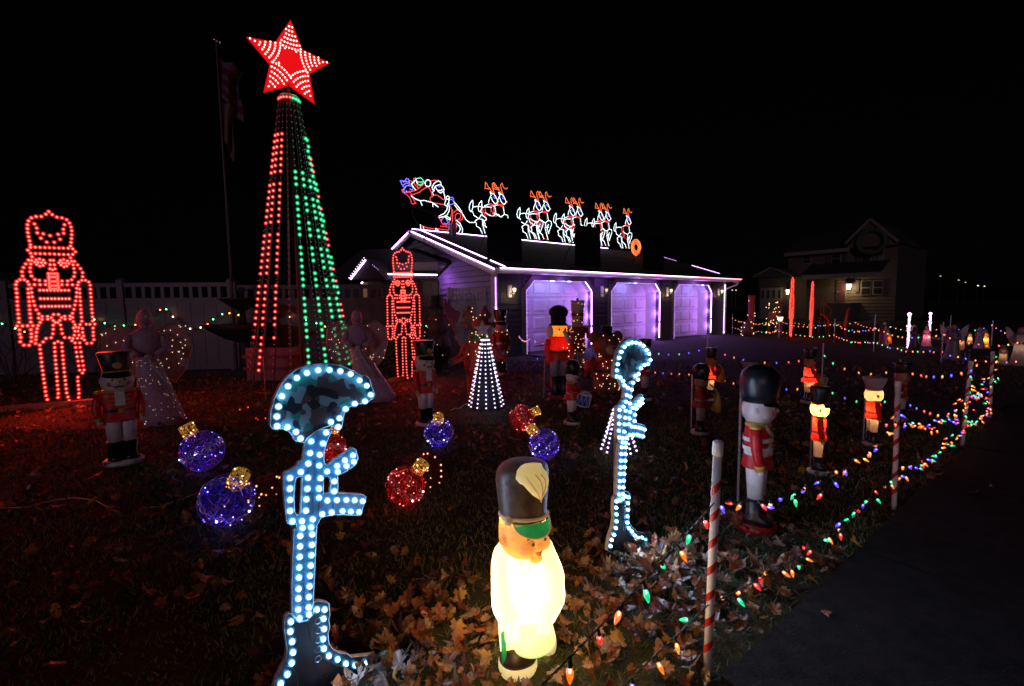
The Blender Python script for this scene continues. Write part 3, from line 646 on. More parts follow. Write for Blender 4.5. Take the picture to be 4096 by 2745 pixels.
# ============================================================ soldier's cross displays
def cv6(s): return [(1000+x/2.613, 1400+y/2.613) for x, y in pts_of(s)]
def cv7(s): return [(1000+x/1.972, 1950+y/1.972) for x, y in pts_of(s)]
HEL = cv6('575,160 720,145 850,148 960,170 1080,220 1160,270 1200,262 1245,300 1265,380 1298,460 1285,500 1220,545 1150,560 1040,590 985,640 965,720 955,800 935,830 900,830 865,800 858,780 760,810 680,850 590,920 560,965 460,945 440,900 400,850 330,820 230,825 205,790 210,640 250,500 310,370 390,270 480,200')
HLED = cv6('585,238 703,210 820,207 933,220 1040,250 1133,315 1208,372 1250,466 1190,533 1083,558 988,613 925,710 912,800 835,748 518,920 470,852 383,802 275,792 272,692 290,588 325,480 388,378 480,290')
RLED = cv6('633,953 757,975 790,862 622,1075 723,1092 603,1185 718,1205 525,1272 412,1335 600,1332 730,1337 800,1267 905,1208 985,1150 1070,1098 1078,1165 1002,1210 910,1270 877,1370 875,1473 595,1445 713,1442 412,1443')+cv7('310,8 447,8 540,8 312,95 440,90 540,77 605,100 680,97 755,95 820,98 883,105 658,27 312,182 436,180 330,263 405,262 490,248 565,207 640,193 725,183 790,187 855,190 410,315 478,310 392,378 486,366 390,461 483,448 387,543 480,530 384,626 475,611 381,706 468,692 378,794 465,775 377,871 460,858 375,958 458,940')
BLED = cv7('385,1027 460,995 523,958 583,958 318,1053 575,1030 314,1130 580,1110 328,1210 572,1190 334,1294 578,1265 324,1378 617,1322 290,1467 686,1350 750,1385 238,1540 823,1395 908,1380 985,1395 215,1620')
RIF = cv6('700,830 570,945 560,1080 548,1155 505,1175 495,1210 435,1250 365,1280 345,1320 348,1440')+cv7('275,150 290,280 315,290 365,288 368,325 345,345 335,520 328,750 328,1000 385,1060 460,1040 498,1000 500,850 510,650 525,300 560,235 650,215 740,215 870,220 915,75 890,55 800,48 690,42 686,20')+cv6('918,1470 915,1310 1000,1270 1100,1200 1128,1130 1105,1040 1075,1022 1040,1040 880,1150 830,1195 785,1200 770,1150 775,1060 800,960 860,830')
RH1 = cv6('765,1318 838,1332 848,1400 835,1490 765,1508')
RH2 = cv6('545,1318 480,1335 468,1380')+cv7('345,60 350,190 370,220 398,205 408,20')
BOOT = cv7('328,990 300,995 275,1020 265,1100 275,1180 290,1280 275,1360 230,1450 200,1510 175,1600 170,1690 400,1700 700,1700 900,1600 1020,1480 1028,1410 1015,1350 985,1312 930,1320 800,1335 765,1310 700,1300 650,1270 620,1225 612,1150 628,1100 618,1040 628,1000 620,910 590,900 540,892 500,903 455,1045 385,1062')
CROT = rad(43)
cfr = Frame(G(1270, 2800), CROT)
ice = emi('cross_led_core', (.16, .52, 1), 32)
cy_panel = None
def panel_mat():
    m, N, L = nm('printed_panel'); o = N.new('ShaderNodeOutputMaterial'); b = N.new('ShaderNodeBsdfPrincipled'); b.inputs['Roughness'].default_value = .35
    cr, _ = noise_mix(N, L, (.035, .085, .14), (.07, .15, .23), 30); L.new(cr.outputs[0], b.inputs['Base Color']); L.new(b.outputs[0], o.inputs[0]); return m
def camo_mat():
    m, N, L = nm('camouflage_print'); o = N.new('ShaderNodeOutputMaterial'); b = N.new('ShaderNodeBsdfPrincipled'); b.inputs['Roughness'].default_value = .4
    tc = N.new('ShaderNodeTexCoord'); cols = [(.13, .21, .21), (.03, .14, .11), (.07, .04, .045), (.010, .012, .016)]; prev = None
    for i, c in enumerate(cols):
        if i == 0: prev = N.new('ShaderNodeRGB'); prev.outputs[0].default_value = (.15, .24, .25, 1); prev = prev.outputs[0]; continue
        mp = N.new('ShaderNodeMapping'); mp.inputs['Location'].default_value = (i*3.1, 0, i*1.7); L.new(tc.outputs['Object'], mp.inputs[0])
        no = N.new('ShaderNodeTexNoise'); no.inputs['Scale'].default_value = (13, 15, 12)[i-1]; no.inputs['Detail'].default_value = .6; no.inputs['Distortion'].default_value = .9; L.new(mp.outputs[0], no.inputs['Vector'])
        cr = N.new('ShaderNodeValToRGB'); cr.color_ramp.interpolation = 'CONSTANT'; cr.color_ramp.elements[0].color = (0, 0, 0, 1); cr.color_ramp.elements[1].color = (1, 1, 1, 1); cr.color_ramp.elements[1].position = (.5, .54, .58)[i-1]; L.new(no.outputs['Fac'], cr.inputs[0])
        mx = N.new('ShaderNodeMixRGB'); L.new(cr.outputs[0], mx.inputs[0]); L.new(prev, mx.inputs[1]); mx.inputs[2].default_value = (*c, 1); prev = mx.outputs[0]
    L.new(prev, b.inputs['Base Color']); L.new(b.outputs[0], o.inputs[0]); return m
pan, camo = panel_mat(), camo_mat(); edge_m = mat('panel_edge', (.5, .42, .4), .5); groove = mat('panel_print_line', (.03, .035, .04), .5); black_face = mat('boot_black', (.012, .015, .022), .35)
def loc_all(P, dz=0): return [cfr.loc(*p) for p in P]
HELl, RIFl, RH1l, RH2l, BOOTl = map(loc_all, (HEL, RIF, RH1, RH2, BOOT))
def rail(m, P, y, r=.002, closed=False): m.tube([(x, y, z) for x, z in P], r, 4, closed)
led_c = MB(); led_c.ball((0, -.003, 0), (.0074, .009, .0074), 10, 6); led_c.ball((0, -.001, 0), (.0132, .010, .0132), 12, 6, 1); led_c = led_c.mesh('led', [ice, lens('cross_led_lens', (.14, .55, 1), 1.2, .36)], True)  # outer lens shell glows by itself, added for a soft halo
led_b = MB(); led_b.loft([(0, .0125, .0125), (.004, .012, .012)], 12, M=Matrix.Rotation(PI/2, 4, 'X')); led_b = led_b.mesh('led_collar', [white_pl])
def cross(lab, loc, rotz, power=8):
    t = thing('soldier_cross_display', lab, 'light figure', loc, rotz, "soldier's cross light displays")
    m = MB(); m.slab(HELl, .018, y0=-.004, em=1); hm = m.build('helmet', [camo, edge_m], t)
    m = MB(); m.slab(RIFl, .016, [RH1l, RH2l], em=1); rm = m.build('rifle', [pan, edge_m], t)
    m = MB(); m.slab(BOOTl, .018, y0=-.002, em=1); bm_ = m.build('boot', [black_face, edge_m], t)
    for par, ol, y in ((hm, HELl, -.006), (rm, RIFl, -.002), (bm_, BOOTl, -.004)): m = MB(); rail(m, ol, y, .0016, True); m.build('edge_trim', edge_m, par)
    m = MB(); rail(m, RH1l, -.002, .0016, True); rail(m, RH2l, -.002, .0016, True); m.build('cutout_trim', edge_m, rm)
    g = MB()        # engraved lines of the rifle
    for k in range(9):
        z0 = cfr.loc(1190, 2135+k*42)[1]; xa = cfr.loc(1178, 2135)[0]; xb = cfr.loc(1205, 2135)[0]; xc = cfr.loc(1222, 2135)[0]; xd = cfr.loc(1240, 2135)[0]
        g.tube([(xa, -.001, z0), (xb, -.001, z0), (xb, -.001, z0-.028)], .0012, 4); g.tube([(xc, -.001, z0), (xd, -.001, z0)], .0012, 4)
    for q in ('648,1155 680,1160 675,1350 655,1352', '580,1290 600,1290 598,1230', '560,1590 600,1500 660,1500 660,1600'): g.tube([(x, -.001, z) for x, z in loc_all(cv6(q))], .0012, 4)
    for q in ('455,50 490,50 495,215 440,215', '500,60 548,70 540,215'): g.tube([(x, -.001, z) for x, z in loc_all(cv7(q))], .0012, 4)
    g.tube([(x, -.001, z) for x, z in loc_all(cv7('690,45 655,140 650,200'))], .0012, 4); g.build('print_line', groove, rm, kind='stuff')
    g = MB()
    for k in range(5): x, z = cfr.loc(1000+535/1.972, 1950+(1050+k*75)/1.972); g.tube([(x+.012*math.cos(a), -.003, z+.012*math.sin(a)) for a in np.linspace(0, 2*PI, 10)[:-1]], .0022, 4, True)
    g.build('lace_eyelet', steel, bm_)
    g = MB(); g.tube([(x, -.003, z) for x, z in loc_all(cv7('455,1045 480,1200 560,1330 680,1400 820,1420'))], .003, 4); g.tube([(x, -.003, z) for x, z in loc_all(cv7('265,1400 330,1420 375,1480 375,1560'))], .0025, 4); g.build('seam', groove, bm_)
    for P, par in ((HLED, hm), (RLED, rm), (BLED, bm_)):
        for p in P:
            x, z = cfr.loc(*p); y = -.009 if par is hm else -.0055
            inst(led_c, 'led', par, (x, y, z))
    g = MB()
    for P in (HLED, RLED, BLED):
        for p in P: x, z = cfr.loc(*p); g.loft([(0, .0095, .0095), (.002, .009, .009)], 10, M=Matrix.Translation((x, -.0045 if P is HLED else -.001, z)) @ Matrix.Rotation(PI/2, 4, 'X'))
    g.build('led_collar', white_pl, t, kind='stuff')
    xs0 = cfr.loc(1200, 2500)[0]; m = MB(); m.box(xs0-.006, xs0+.006, .02, .032, 0, .8); m.build('stake', steel, t)
    x0 = cfr.loc(1300, 2200)[0]
    glow_panel(t, (x0-.02, -.035, .62), .10, 1.1, power, (.55, .68, 1)); lamp('led_lamp', 'POINT', .7, (.3, .55, 1), t, (x0+.05, -.2, .10), .08); lamp('led_lamp', 'POINT', .35, (.2, .45, 1), t, (x0-.1, -.2, .9), .12)
    return t
cross('near blue-white light cross with camouflage helmet, rifle and boot, left foreground', cfr.p, CROT)
# second one further right, turned the same way
p = G(2432, 2262); off = Vector((math.cos(CROT), math.sin(CROT), 0))*(-cfr.loc(1090, 2700)[0])
c2 = cross('farther blue-white light cross seen obliquely beside the small light tree', p+off, CROT, 11); 

# ============================================================ tall light tree with star
tb = G(1214, 1545); ttop = ht(1214, 1545, 1164, 392); RB = .85; RT = .15
tree = thing('light_tree', 'tall cone tree of red and green light strips under the big star', 'light tree', tb)
m = MB(); m.tube([(0, 0, 0), (0, 0, ttop+.35)], .03, 8); m.build('mast', black_pl, tree)
m = MB(); m.tube([(RT*math.cos(a), RT*math.sin(a), ttop) for a in np.linspace(0, 2*PI, 25)[:-1]], .012, 5, True); m.build('top_ring', steel, tree)
m = MB(); m.tube([(RB*math.cos(a), RB*math.sin(a), .03) for a in np.linspace(0, 2*PI, 33)[:-1]], .014, 5, True); m.build('base_ring', black_pl, tree)
NS, NN = 19, 44
g_led = [emi('led_core_green', (.18, 1, .5), 2.6), lens('led_lens_green', (.0, .75, .24), 1.1, .42)]; r_led = red_led
dimr, dimg, dimw = emi('dim_red', (1, .08, .05), .5, 'NONE'), emi('dim_green', (.1, .8, .4), .5, 'NONE'), emi('dim_white', (.7, .8, .8), .25, 'NONE')
lr_me, lg_me = led_mesh('led', .0160, r_led, .031), led_mesh('led', .0162, g_led, .033)
viewa = math.atan2(-tb.y, -tb.x); dim = MB(); nlit = 0
for s_ in range(NS):
    a = viewa+2*PI*(s_+.35)/NS; ca, sa = math.cos(a), math.sin(a)
    m = MB(); m.tube([(RB*ca, RB*sa, .03), (RT*ca, RT*sa, ttop)], .008, 4); m.build('strip', black_pl, tree)
    rel = ((a-viewa+PI) % (2*PI))-PI      # >0: camera right
    for k in range(NN):
        f = (k+.5)/NN; R_ = RT+(RB-RT)*f; z = ttop-(ttop-.35)*f; p = (R_*ca*1.012, R_*sa*1.012, z)
        lit = None
        if -1.4 < rel < -.35: 
            if k > 4 and k % 8 != 5 and not (k > 38 and s_ % 2): lit = 'r'
        elif -.16 <= rel < .02: lit = 'r' if (k > 36 and k % 6 < 4) or k in (18, 19, 30, 31) else None
        elif .1 <= rel < 1.25:
            blk = [(1, 1, 1, 1), (1, 1, 1, 1), (1, 1, 1, 1), (1, 0, 1, 1), (1, 1, 0, 1), (1, 1, 1, 1), (1, 1, 1, 1), (0, 0, 0, 0)][k % 8]
            if k > 11-6*(rel > .9): lit = 'g' if blk[int((rel-.1)/.32) % 4] else None
            if rel > 1.05 and lit is None and k % 3 == 0: lit = None
        elif 1.25 <= rel < 1.7: lit = ('r' if (k//3) % 2 else 'g') if 5 < k and k % 4 else None
        if k in (0,) and abs(rel) < 1.6: lit = 'r' if rel < .2 else 'g'
        if lit: inst(lr_me if lit == 'r' else lg_me, 'led', tree, p)
        else: dim.octa(p, .008, 0 if rel < 0 else 1 if k % 3 else 2)
dim.build('unlit_led', [dimr, dimg, dimw], tree, kind='stuff')
for z, x, c, e in ((1.0, -.9, (1, .03, .02), 5), (2.5, -.7, (1, .03, .02), 3), (1.2, .9, (.02, .8, .3), 2.0), (2.5, .7, (.02, .8, .3), 1.5)): lamp('led_lamp', 'POINT', e, c, tree, (x, -.8, z), .3)
# star
sfr = Frame(tb+Vector((0, -.02, 0)), az(tb)+rad(8))
tips = [(1162, 82), (1317, 253), (1257, 416), (1055, 370), (987, 150)]; inn = [(1208, 200), (1236, 296), (1157, 343), (1081, 260), (1103, 171)]
T_ = [sfr.loc(*p) for p in tips]; I_ = [sfr.loc(*p) for p in inn]; C_ = (sum(p[0] for p in I_)/5, sum(p[1] for p in I_)/5)
star = thing('star_topper', 'big red five-pointed star of arced lights atop the tall light tree', 'star', sfr.p+Vector((0, 0, 0)), sfr.r)
ol = [v for i in range(5) for v in (T_[i], I_[i])]
m = MB(); DP = .13; vs = [(x, 0, z) for x, z in ol]+[(C_[0], -DP, C_[1]), (C_[0], DP, C_[1])]
for i in range(10): j = (i+1) % 10; m.add([vs[i], vs[j], vs[10]], [(0, 1, 2)[::-1]]); m.add([vs[i], vs[j], vs[11]], [(0, 1, 2)])
starf = lens('star_red_plastic', (1, .006, .010), .85, .93, 'AUTO'); m.build('star_body', starf, star)
m = MB(); m.tube([(x, 0, z) for x, z in ol], .012, 5, True); m.build('star_rim', emi('star_rim', (1, .01, .012), .6, 'NONE'), star)
def inside(x, z, poly):
    c = False; n = len(poly)
    for i in range(n):
        (x0, z0), (x1, z1) = poly[i], poly[i-1]
        if (z0 > z) != (z1 > z) and x < (x1-x0)*(z-z0)/(z1-z0)+x0: c = not c
    return c
R0 = sum(math.hypot(t[0]-C_[0], t[1]-C_[1]) for t in T_)/5
smesh = led_mesh('led', .0125, [emi('star_led_core', (1, .55, .47), 5, 'NONE'), red_led[1]], 0)
small = [(C_[0]+(x-C_[0])*.93, C_[1]+(z-C_[1])*.93) for x, z in ol]; npt = 0
for i in range(5):
    tx, tz = T_[i]; dx, dz = C_[0]-tx, C_[1]-tz; L_ = math.hypot(dx, dz); ba = math.atan2(dz, dx)
    p0 = I_[i-1]; p1 = I_[i]
    for k in range(9):
        rr = L_*(.07+k*.108)
        if k == 0: angs = [0]
        else: n = int(1.5*rr/.047); angs = [(j-(n-1)/2)*(.047/rr) for j in range(n)] if n > 0 else [0]
        for a in angs:
            x, z = tx+rr*math.cos(ba+a), tz+rr*math.sin(ba+a)
            if not inside(x, z, small): continue
            if math.hypot(x-C_[0], z-C_[1]) < .26*R0: continue
            d0 = min(math.hypot(x-T_[j][0], z-T_[j][1]) for j in range(5))
            if d0 < rr-.02: continue
            # height of the bevelled face here
            dep = DP*max(0, 1-math.hypot(x-C_[0], z-C_[1])/R0)
            inst(smesh, 'led', star, (x, -dep-.02, z)); npt += 1
lamp('led_lamp', 'POINT', 7, (1, .015, .01), star, (C_[0], -.6, C_[1]), .3)

# ============================================================ small cone trees
def mini_tree(lab, b, top, rpx, n, rows, topper=True):
    p = G(*b); h = ht(*b, *top); R_ = rpx/FPX*math.hypot(p.x, p.y); t = thing('small_light_tree', lab, 'light tree', p, az(p), 'small white cone light trees')
    m = MB(); m.tube([(0, 0, 0), (0, 0, h)], .012, 6); m.build('pole', steel, t)
    m = MB(); m.loft([(.01, R_*.93, R_*.93), (h*.98, .03, .03)], 24, cap0=False, cap1=False); m.build('mesh_cone', mat('dark_mesh', (.006, .006, .012), .8), t)
    me = led_mesh('led', .0095, [emi('tree_led_white', (.8, .72, 1), 4.5), lens('tree_lens_white', (.35, .3, .7), .6, .3)], .014)
    for s_ in range(n):
        a = 2*PI*s_/n-PI/2
        for k in range(rows):
            f = (k+.5)/rows; r = .05+(R_-.05)*f; inst(me, 'led', t, (r*math.cos(a), r*math.sin(a), h*(1-f)+.02))
    if topper:
        st = MB(); r1, r2 = .13, .055; P = []
        for k in range(10): a = PI/2+k*PI/5+.06; r = r1 if k % 2 == 0 else r2; P.append((-.03+r*math.cos(a), h+.14+r*math.sin(a)))
        st.slab(P, .012, y0=-.006); st.build('star_topper', mat('pale_star', (.55, .45, .5), .5), t)
    lamp('led_lamp', 'POINT', .9, (.75, .6, 1), t, (0, -R_-.1, .25), .08); return t
mini_tree('white cone light tree with pale star, before the reindeer figure', (1945, 1632), (1942, 1358), 72, 12, 17)
mini_tree('smaller white cone light tree half hidden behind the farther cross', (2475, 1812), (2478, 1640), 72, 9, 10, False)

# ============================================================ sleigh team on the roof
RF = Frame(W(0, yg), math.atan2(U.y, U.x))
rope = {'w': emi('rope_white', (.78, .95, 1), 4.2, 'NONE'), 'r': emi('rope_red', (1, .05, .06), 3.2, 'NONE'), 'o': emi('rope_orange', (1, .16, .04), 3.2, 'NONE'), 'b': emi('rope_blue', (.16, .14, 1), 4.5, 'NONE'), 'g': emi('rope_green', (.15, .9, .5), 3.2, 'NONE'), 'k': mat('frame_rod', (.12, .10, .12), .5)}
def wire_part(name, lines, key, par, r=.0125, step=.058, y=0):
    m = MB()
    for ln in lines:
        if key == 'k': m.tube([(x, y, z) for x, z in ln], .006, 4); continue
        m.tube([(x, y, z) for x, z in ln], r*.30, 4, cap=False)
        for q in walk([(x, y, z) for x, z in ln], step): m.octa(q, r*1.25)
    return m.build(name, rope[key], par)
def circ(cx, cz, rx, rz, n=10): return [(cx+rx*math.cos(a), cz+rz*math.sin(a)) for a in np.linspace(0, 2*PI, n+1)]
def dl(s): return [pts_of(q) for q in s.split('|')]
deer_def = {
 'tail': ('w', dl('515,845 520,770 515,710 470,770 450,850 460,910 490,935 515,850')),
 'body': ('w', dl('515,845 590,830 690,835|725,815 800,790|620,1065 550,1115 575,1150 575,1210 640,1250 680,1350|665,995 620,1065 700,1085 700,1180 745,1220 800,1270 830,1350|690,1085 690,1180 735,1360|740,950 800,990 870,1020 930,970 920,900 910,835|860,1130 890,1240 925,1370|870,1020 870,1120 935,1110|515,935 530,1000 620,1065')),
 'front_leg': ('w', dl('930,970 990,990 1000,1060 960,1170 935,1235|935,1060 900,1110 930,1230')),
 'head': ('w', dl('800,745 810,690 845,610 825,540 860,580 900,590 920,630 950,690 965,725|955,745 930,778 900,762 865,710 850,660')),
 'harness': ('r', dl('690,835 690,900 720,960 750,1100|735,850 740,910 770,1000 790,1110')),
 'collar': ('r', dl('795,768 915,798|795,792 915,822')),
 'antler': ('o', dl('880,565 830,500 790,485 735,480 740,440 745,360 775,400 795,450 830,485|905,570 870,470 865,395 890,370 905,410 915,450 960,480 985,460')),
 'eye': ('b', [circ(915, 645, 20, 28, 8)]), 'nose': ('o', [circ(965, 732, 15, 15, 6)]), 'hoof': ('o', [circ(833, 1356, 14, 10, 5), circ(935, 1240, 14, 14, 6)])}
def dpx2(c): return RF.loc(1980+c[0]/5.227, 700+c[1]/5.227)
ax, azz = dpx2((515, 1385)); base_z = azz
proto = None
anch = [(1889.5, 812.6), (2078.5, 836), (2223.5, 860), (2347, 878.6), (2463, 913)]
names = ['first', 'second', 'third', 'fourth']
rz = RZ+.03
def make_deer(loc, lab):
    t = thing('led_reindeer', lab, 'light figure', loc, RF.r, 'reindeer of the rooftop sleigh team')
    for nme, (key, lines) in deer_def.items(): wire_part(nme, [[(dpx2(c)[0]-ax, dpx2(c)[1]-base_z) for c in ln] for ln in lines], key, t)
    m = MB(); x = dpx2((690, 1385))[0]-ax; m.tube([(x, .02, 0), (x, .02, dpx2((690, 835))[1]-base_z)], .007, 4); x = dpx2((905, 1385))[0]-ax; m.tube([(x, .02, 0), (x, .02, dpx2((690, 770))[1]-base_z)], .007, 4); m.build('support_rod', steel, t); return t
for i, q in enumerate(anch):
    x, z = RF.loc(*q); x2, _ = RF.loc(q[0]+27.5*(1 if i < 2 else .86 if i < 3 else .74), q[1]); lc = RF.p+RF.u*x
    lc.z = rz
    if i < 4:
        l1, l2 = 'rear-left light reindeer of the %s pair behind the sleigh team leader' % names[i], 'right-hand light reindeer of the %s pair counted from the sleigh' % names[i]
        l1 = 'left-hand light reindeer of the %s pair counted from the sleigh' % names[i]
    else: l1 = 'single leading light reindeer beside the glowing red ring'
    if proto is None: proto = make_deer(lc, l1)
    else: copy_tree(proto, lc, RF.r, l1)
    if i < 4: lc2 = RF.p+RF.u*x2-Vector((V.x, V.y, 0))*.12; lc2.z = rz; copy_tree(proto, lc2, RF.r, l2)
def sx(c): return RF.loc(1580+c[0]/5.806, 680+c[1]/5.806)
SL = thing('led_sleigh', 'light-outlined sleigh piled with gifts at the left end of the roof', 'sleigh', Vector((0, 0, 0)), RF.r); s0x, s0z = sx((945, 1450)); SL.location = RF.p+RF.u*s0x; SL.location.z = rz
SN_ = thing('led_santa', 'light-outlined bearded Santa in red sitting in the rooftop sleigh', 'light figure', SL.location.copy(), RF.r)
def sl(nme, key, s_, par): wire_part(nme, [[(sx(c)[0]-s0x, sx(c)[1]-s0z) for c in ln] for ln in (dl(s_) if isinstance(s_, str) else s_)], key, par, step=.055, y=-.03 if par is SN_ else 0)
sl('gift', 'b', '125,275 170,275 200,285 250,270 250,235 275,222 315,240 325,275 340,330 330,380 270,390 235,425 205,415 175,385 150,335 125,275|190,300 250,290 320,300 300,340 265,325 205,370|320,390 380,395 420,430 420,465 395,490 350,465|245,420 220,460 195,510 235,550 260,540 265,510', SL)
sl('bauble', 'g', '490,230 530,215 605,205 650,260 670,300 690,320|490,270 530,300 600,305 655,300|530,340 575,385 640,340', SL)
sl('gift', 'w', '380,350 440,300 490,235|380,350 420,410 480,490|490,270 510,320', SL); sl('ribbon', 'r', '470,210 430,230 440,270 410,300 345,270|440,320 470,380 540,440 500,320', SL)
sl('sleigh_back', 'r', '200,465 155,490 185,545 230,570 290,610 350,680 375,750 385,800 430,810 485,795|290,550 350,540 385,600 410,660 440,720 470,790|270,530 420,515 490,490 560,440 620,395 670,340|385,600 480,575 570,540 640,480 700,440 740,430', SL)
sl('sleigh_side', 'w', '385,630 450,680 520,715 590,740 680,730 770,755 860,780 930,820 1000,880|590,740 610,800 630,840|880,790 880,870|900,800 960,850', SL)
sl('sleigh_front', 'r', '1290,880 1320,930 1320,1030 1290,1130 1260,1230 1250,1310|1340,960 1340,1100 1330,1240 1310,1310 1230,1350 1150,1335 1065,1330|1010,1110 1060,1190 1100,1280 1200,1310|1370,1010 1440,940 1520,1000 1580,1080 1570,1160 1520,1190 1470,1170|1400,1170 1400,1080 1440,1030 1490,1030 1530,1080 1510,1150 1470,1165|1400,1170 1430,1250 1440,1330 1400,1410 1300,1420 1150,1410 1000,1390 870,1385 740,1365 600,1310', SL)
sl('runner', 'w', '590,1300 600,1390|660,1350 670,1400|950,1380 950,1440|990,1400 990,1430|1430,1190 1510,1260 1570,1390 1560,1490|1430,1270 1490,1310 1520,1390 1480,1480', SL)
sl('frame', 'k', '390,820 400,1000 450,1160 520,1250 600,1310|430,850 500,920 650,960 780,980 880,1040 950,1100 1010,1250 1070,1310|430,820 1280,910|755,260 755,850|945,880 955,1440', SL)
sl('rein', 'w', '1370,760 1450,850 1530,960 1590,1080 1650,1180 1730,1240 1860,1240|1390,840 1450,920 1530,1000', SL)
sl('hat', 'r', '800,330 830,280 900,270 960,275|820,350 840,400|775,430 810,490 835,560 850,620', SN_); sl('pompom', 'w', [circ(755, 335, 65, 80, 12)], SN_)
sl('beard', 'w', '860,420 890,350 950,300 1000,280 1050,310 1060,370 1000,370 975,390 930,400 900,460 890,530 850,440|1060,380 1100,420 1130,480 1110,510 1080,545 1040,560 1000,530 960,480 940,440|1000,500 1050,510 1080,480|1120,500 1125,570 1145,640 1150,690|860,545 880,600', SN_)
sl('eye', 'b', '1010,418 1040,410', SN_); sl('coat', 'r', '900,605 960,610 1030,650 1080,700 1130,715|870,640 815,660 805,700 815,745|910,800 980,805 1060,820 1120,830', SN_)
sl('cuff', 'w', [circ(1215, 670, 38, 40, 8)]+dl('1250,700 1240,760 1240,850|1170,720 1150,790 1140,830 1190,870 1220,800'), SN_)
sl('mitten', 'b', '1265,665 1330,665 1350,700|1260,710 1310,710 1360,750 1370,800 1290,830 1240,840', SN_); sl('leg', 'w', '1210,880 1190,960 1130,1040 1020,1090|1250,870 1250,970 1200,1070 1130,1110 1020,1130|1170,1090 1270,1150|1150,1110 1200,1160 1270,1180', SN_)
sl('boot', 'b', '1120,1120 1070,1190|1180,1170 1220,1240 1200,1280 1130,1265', SN_)
# vent pipe and ring
q = RF.loc(1790, 900); lc = RF.p+RF.u*q[0]+Vector((V.x, V.y, 0))*-.3; zr = rp(3.65)
m = MB(); m.loft([(0, .13, .13), (.34, .13, .13), (.36, .15, .15), (.38, .15, .15)], 16); o = m.build('roof_vent', mat('vent_metal', (.6, .6, .62), .4, .3), None, True, loc=(lc.x, lc.y, zr)); tag(o, 'pale round roof vent glowing pink under the sleigh front', 'vent')
rf2 = Frame(W(0, 2.6), RF.r); cx_, cz_ = rf2.loc(2545, 990); hz_ = rf2.loc(2545, 957)[1]-cz_
t = thing('led_ring', 'glowing orange-red ring of light at the right end of the roof', 'light ring', rf2.p+rf2.u*cx_, RF.r)
for i, rr in enumerate((.46, .62, .74, .86, .97)):
    m = MB(); R_ = hz_*rr; n = int(2*PI*R_/.045)
    for k in range(n): a = 2*PI*k/n; m.octa((R_*math.cos(a), 0, cz_+R_*math.sin(a)), .012)
    m.tube([(R_*math.cos(a), .012, cz_+R_*math.sin(a)) for a in np.linspace(0, 2*PI, 25)[:-1]], .006, 4, True); m.build('light_circle', emi('ring_%d' % (i % 2), (1, .10 if i % 2 else .2, .04), 3.5, 'NONE'), t)
m = MB(); m.tube([(0, .03, rp(2.6)), (0, .03, cz_)], .01, 5); m.build('stand', steel, t)
lamp('led_lamp', 'POINT', .7, (1, .06, .02), t, (0, -.25, cz_-.2), .1)
lamp('team_lamp', 'POINT', 1.2, (.8, .9, 1), SL, (1, -.6, .6), .2)
# ============================================================ big wire ornaments on the lawn
def glitter(name, c, em):
    m, N, L = nm(name); o = N.new('ShaderNodeOutputMaterial'); b = N.new('ShaderNodeBsdfPrincipled'); b.inputs['Metallic'].default_value = .9; b.inputs['Roughness'].default_value = .22
    b.inputs['Base Color'].default_value = (*c, 1); b.inputs['Emission Color'].default_value = (*c, 1); b.inputs['Emission Strength'].default_value = em; L.new(b.outputs[0], o.inputs[0]); m.cycles.emission_sampling = 'NONE'; return m
def film(name, c, a):
    m, N, L = nm(name); o = N.new('ShaderNodeOutputMaterial'); b = N.new('ShaderNodeBsdfPrincipled'); b.inputs['Base Color'].default_value = (*c, 1); b.inputs['Roughness'].default_value = .15; b.inputs['Alpha'].default_value = a; L.new(b.outputs[0], o.inputs[0]); return m
ORN = {'blue': (glitter('tinsel_blue', (.09, .03, .8), .05), (.16, .07, 1), film('film_blue', (.05, .02, .5), .10), glitter('wire_violet', (.22, .12, .75), .05)),
       'red': (glitter('tinsel_red', (.8, .02, .03), .04), (1, .05, .04), film('film_red', (.5, .01, .015), .12), glitter('wire_red', (.6, .05, .06), .03))}
gold = glitter('tinsel_gold', (.8, .5, .1), .22); goldw = mat('gold_wire', (.5, .33, .1), .35, .8)
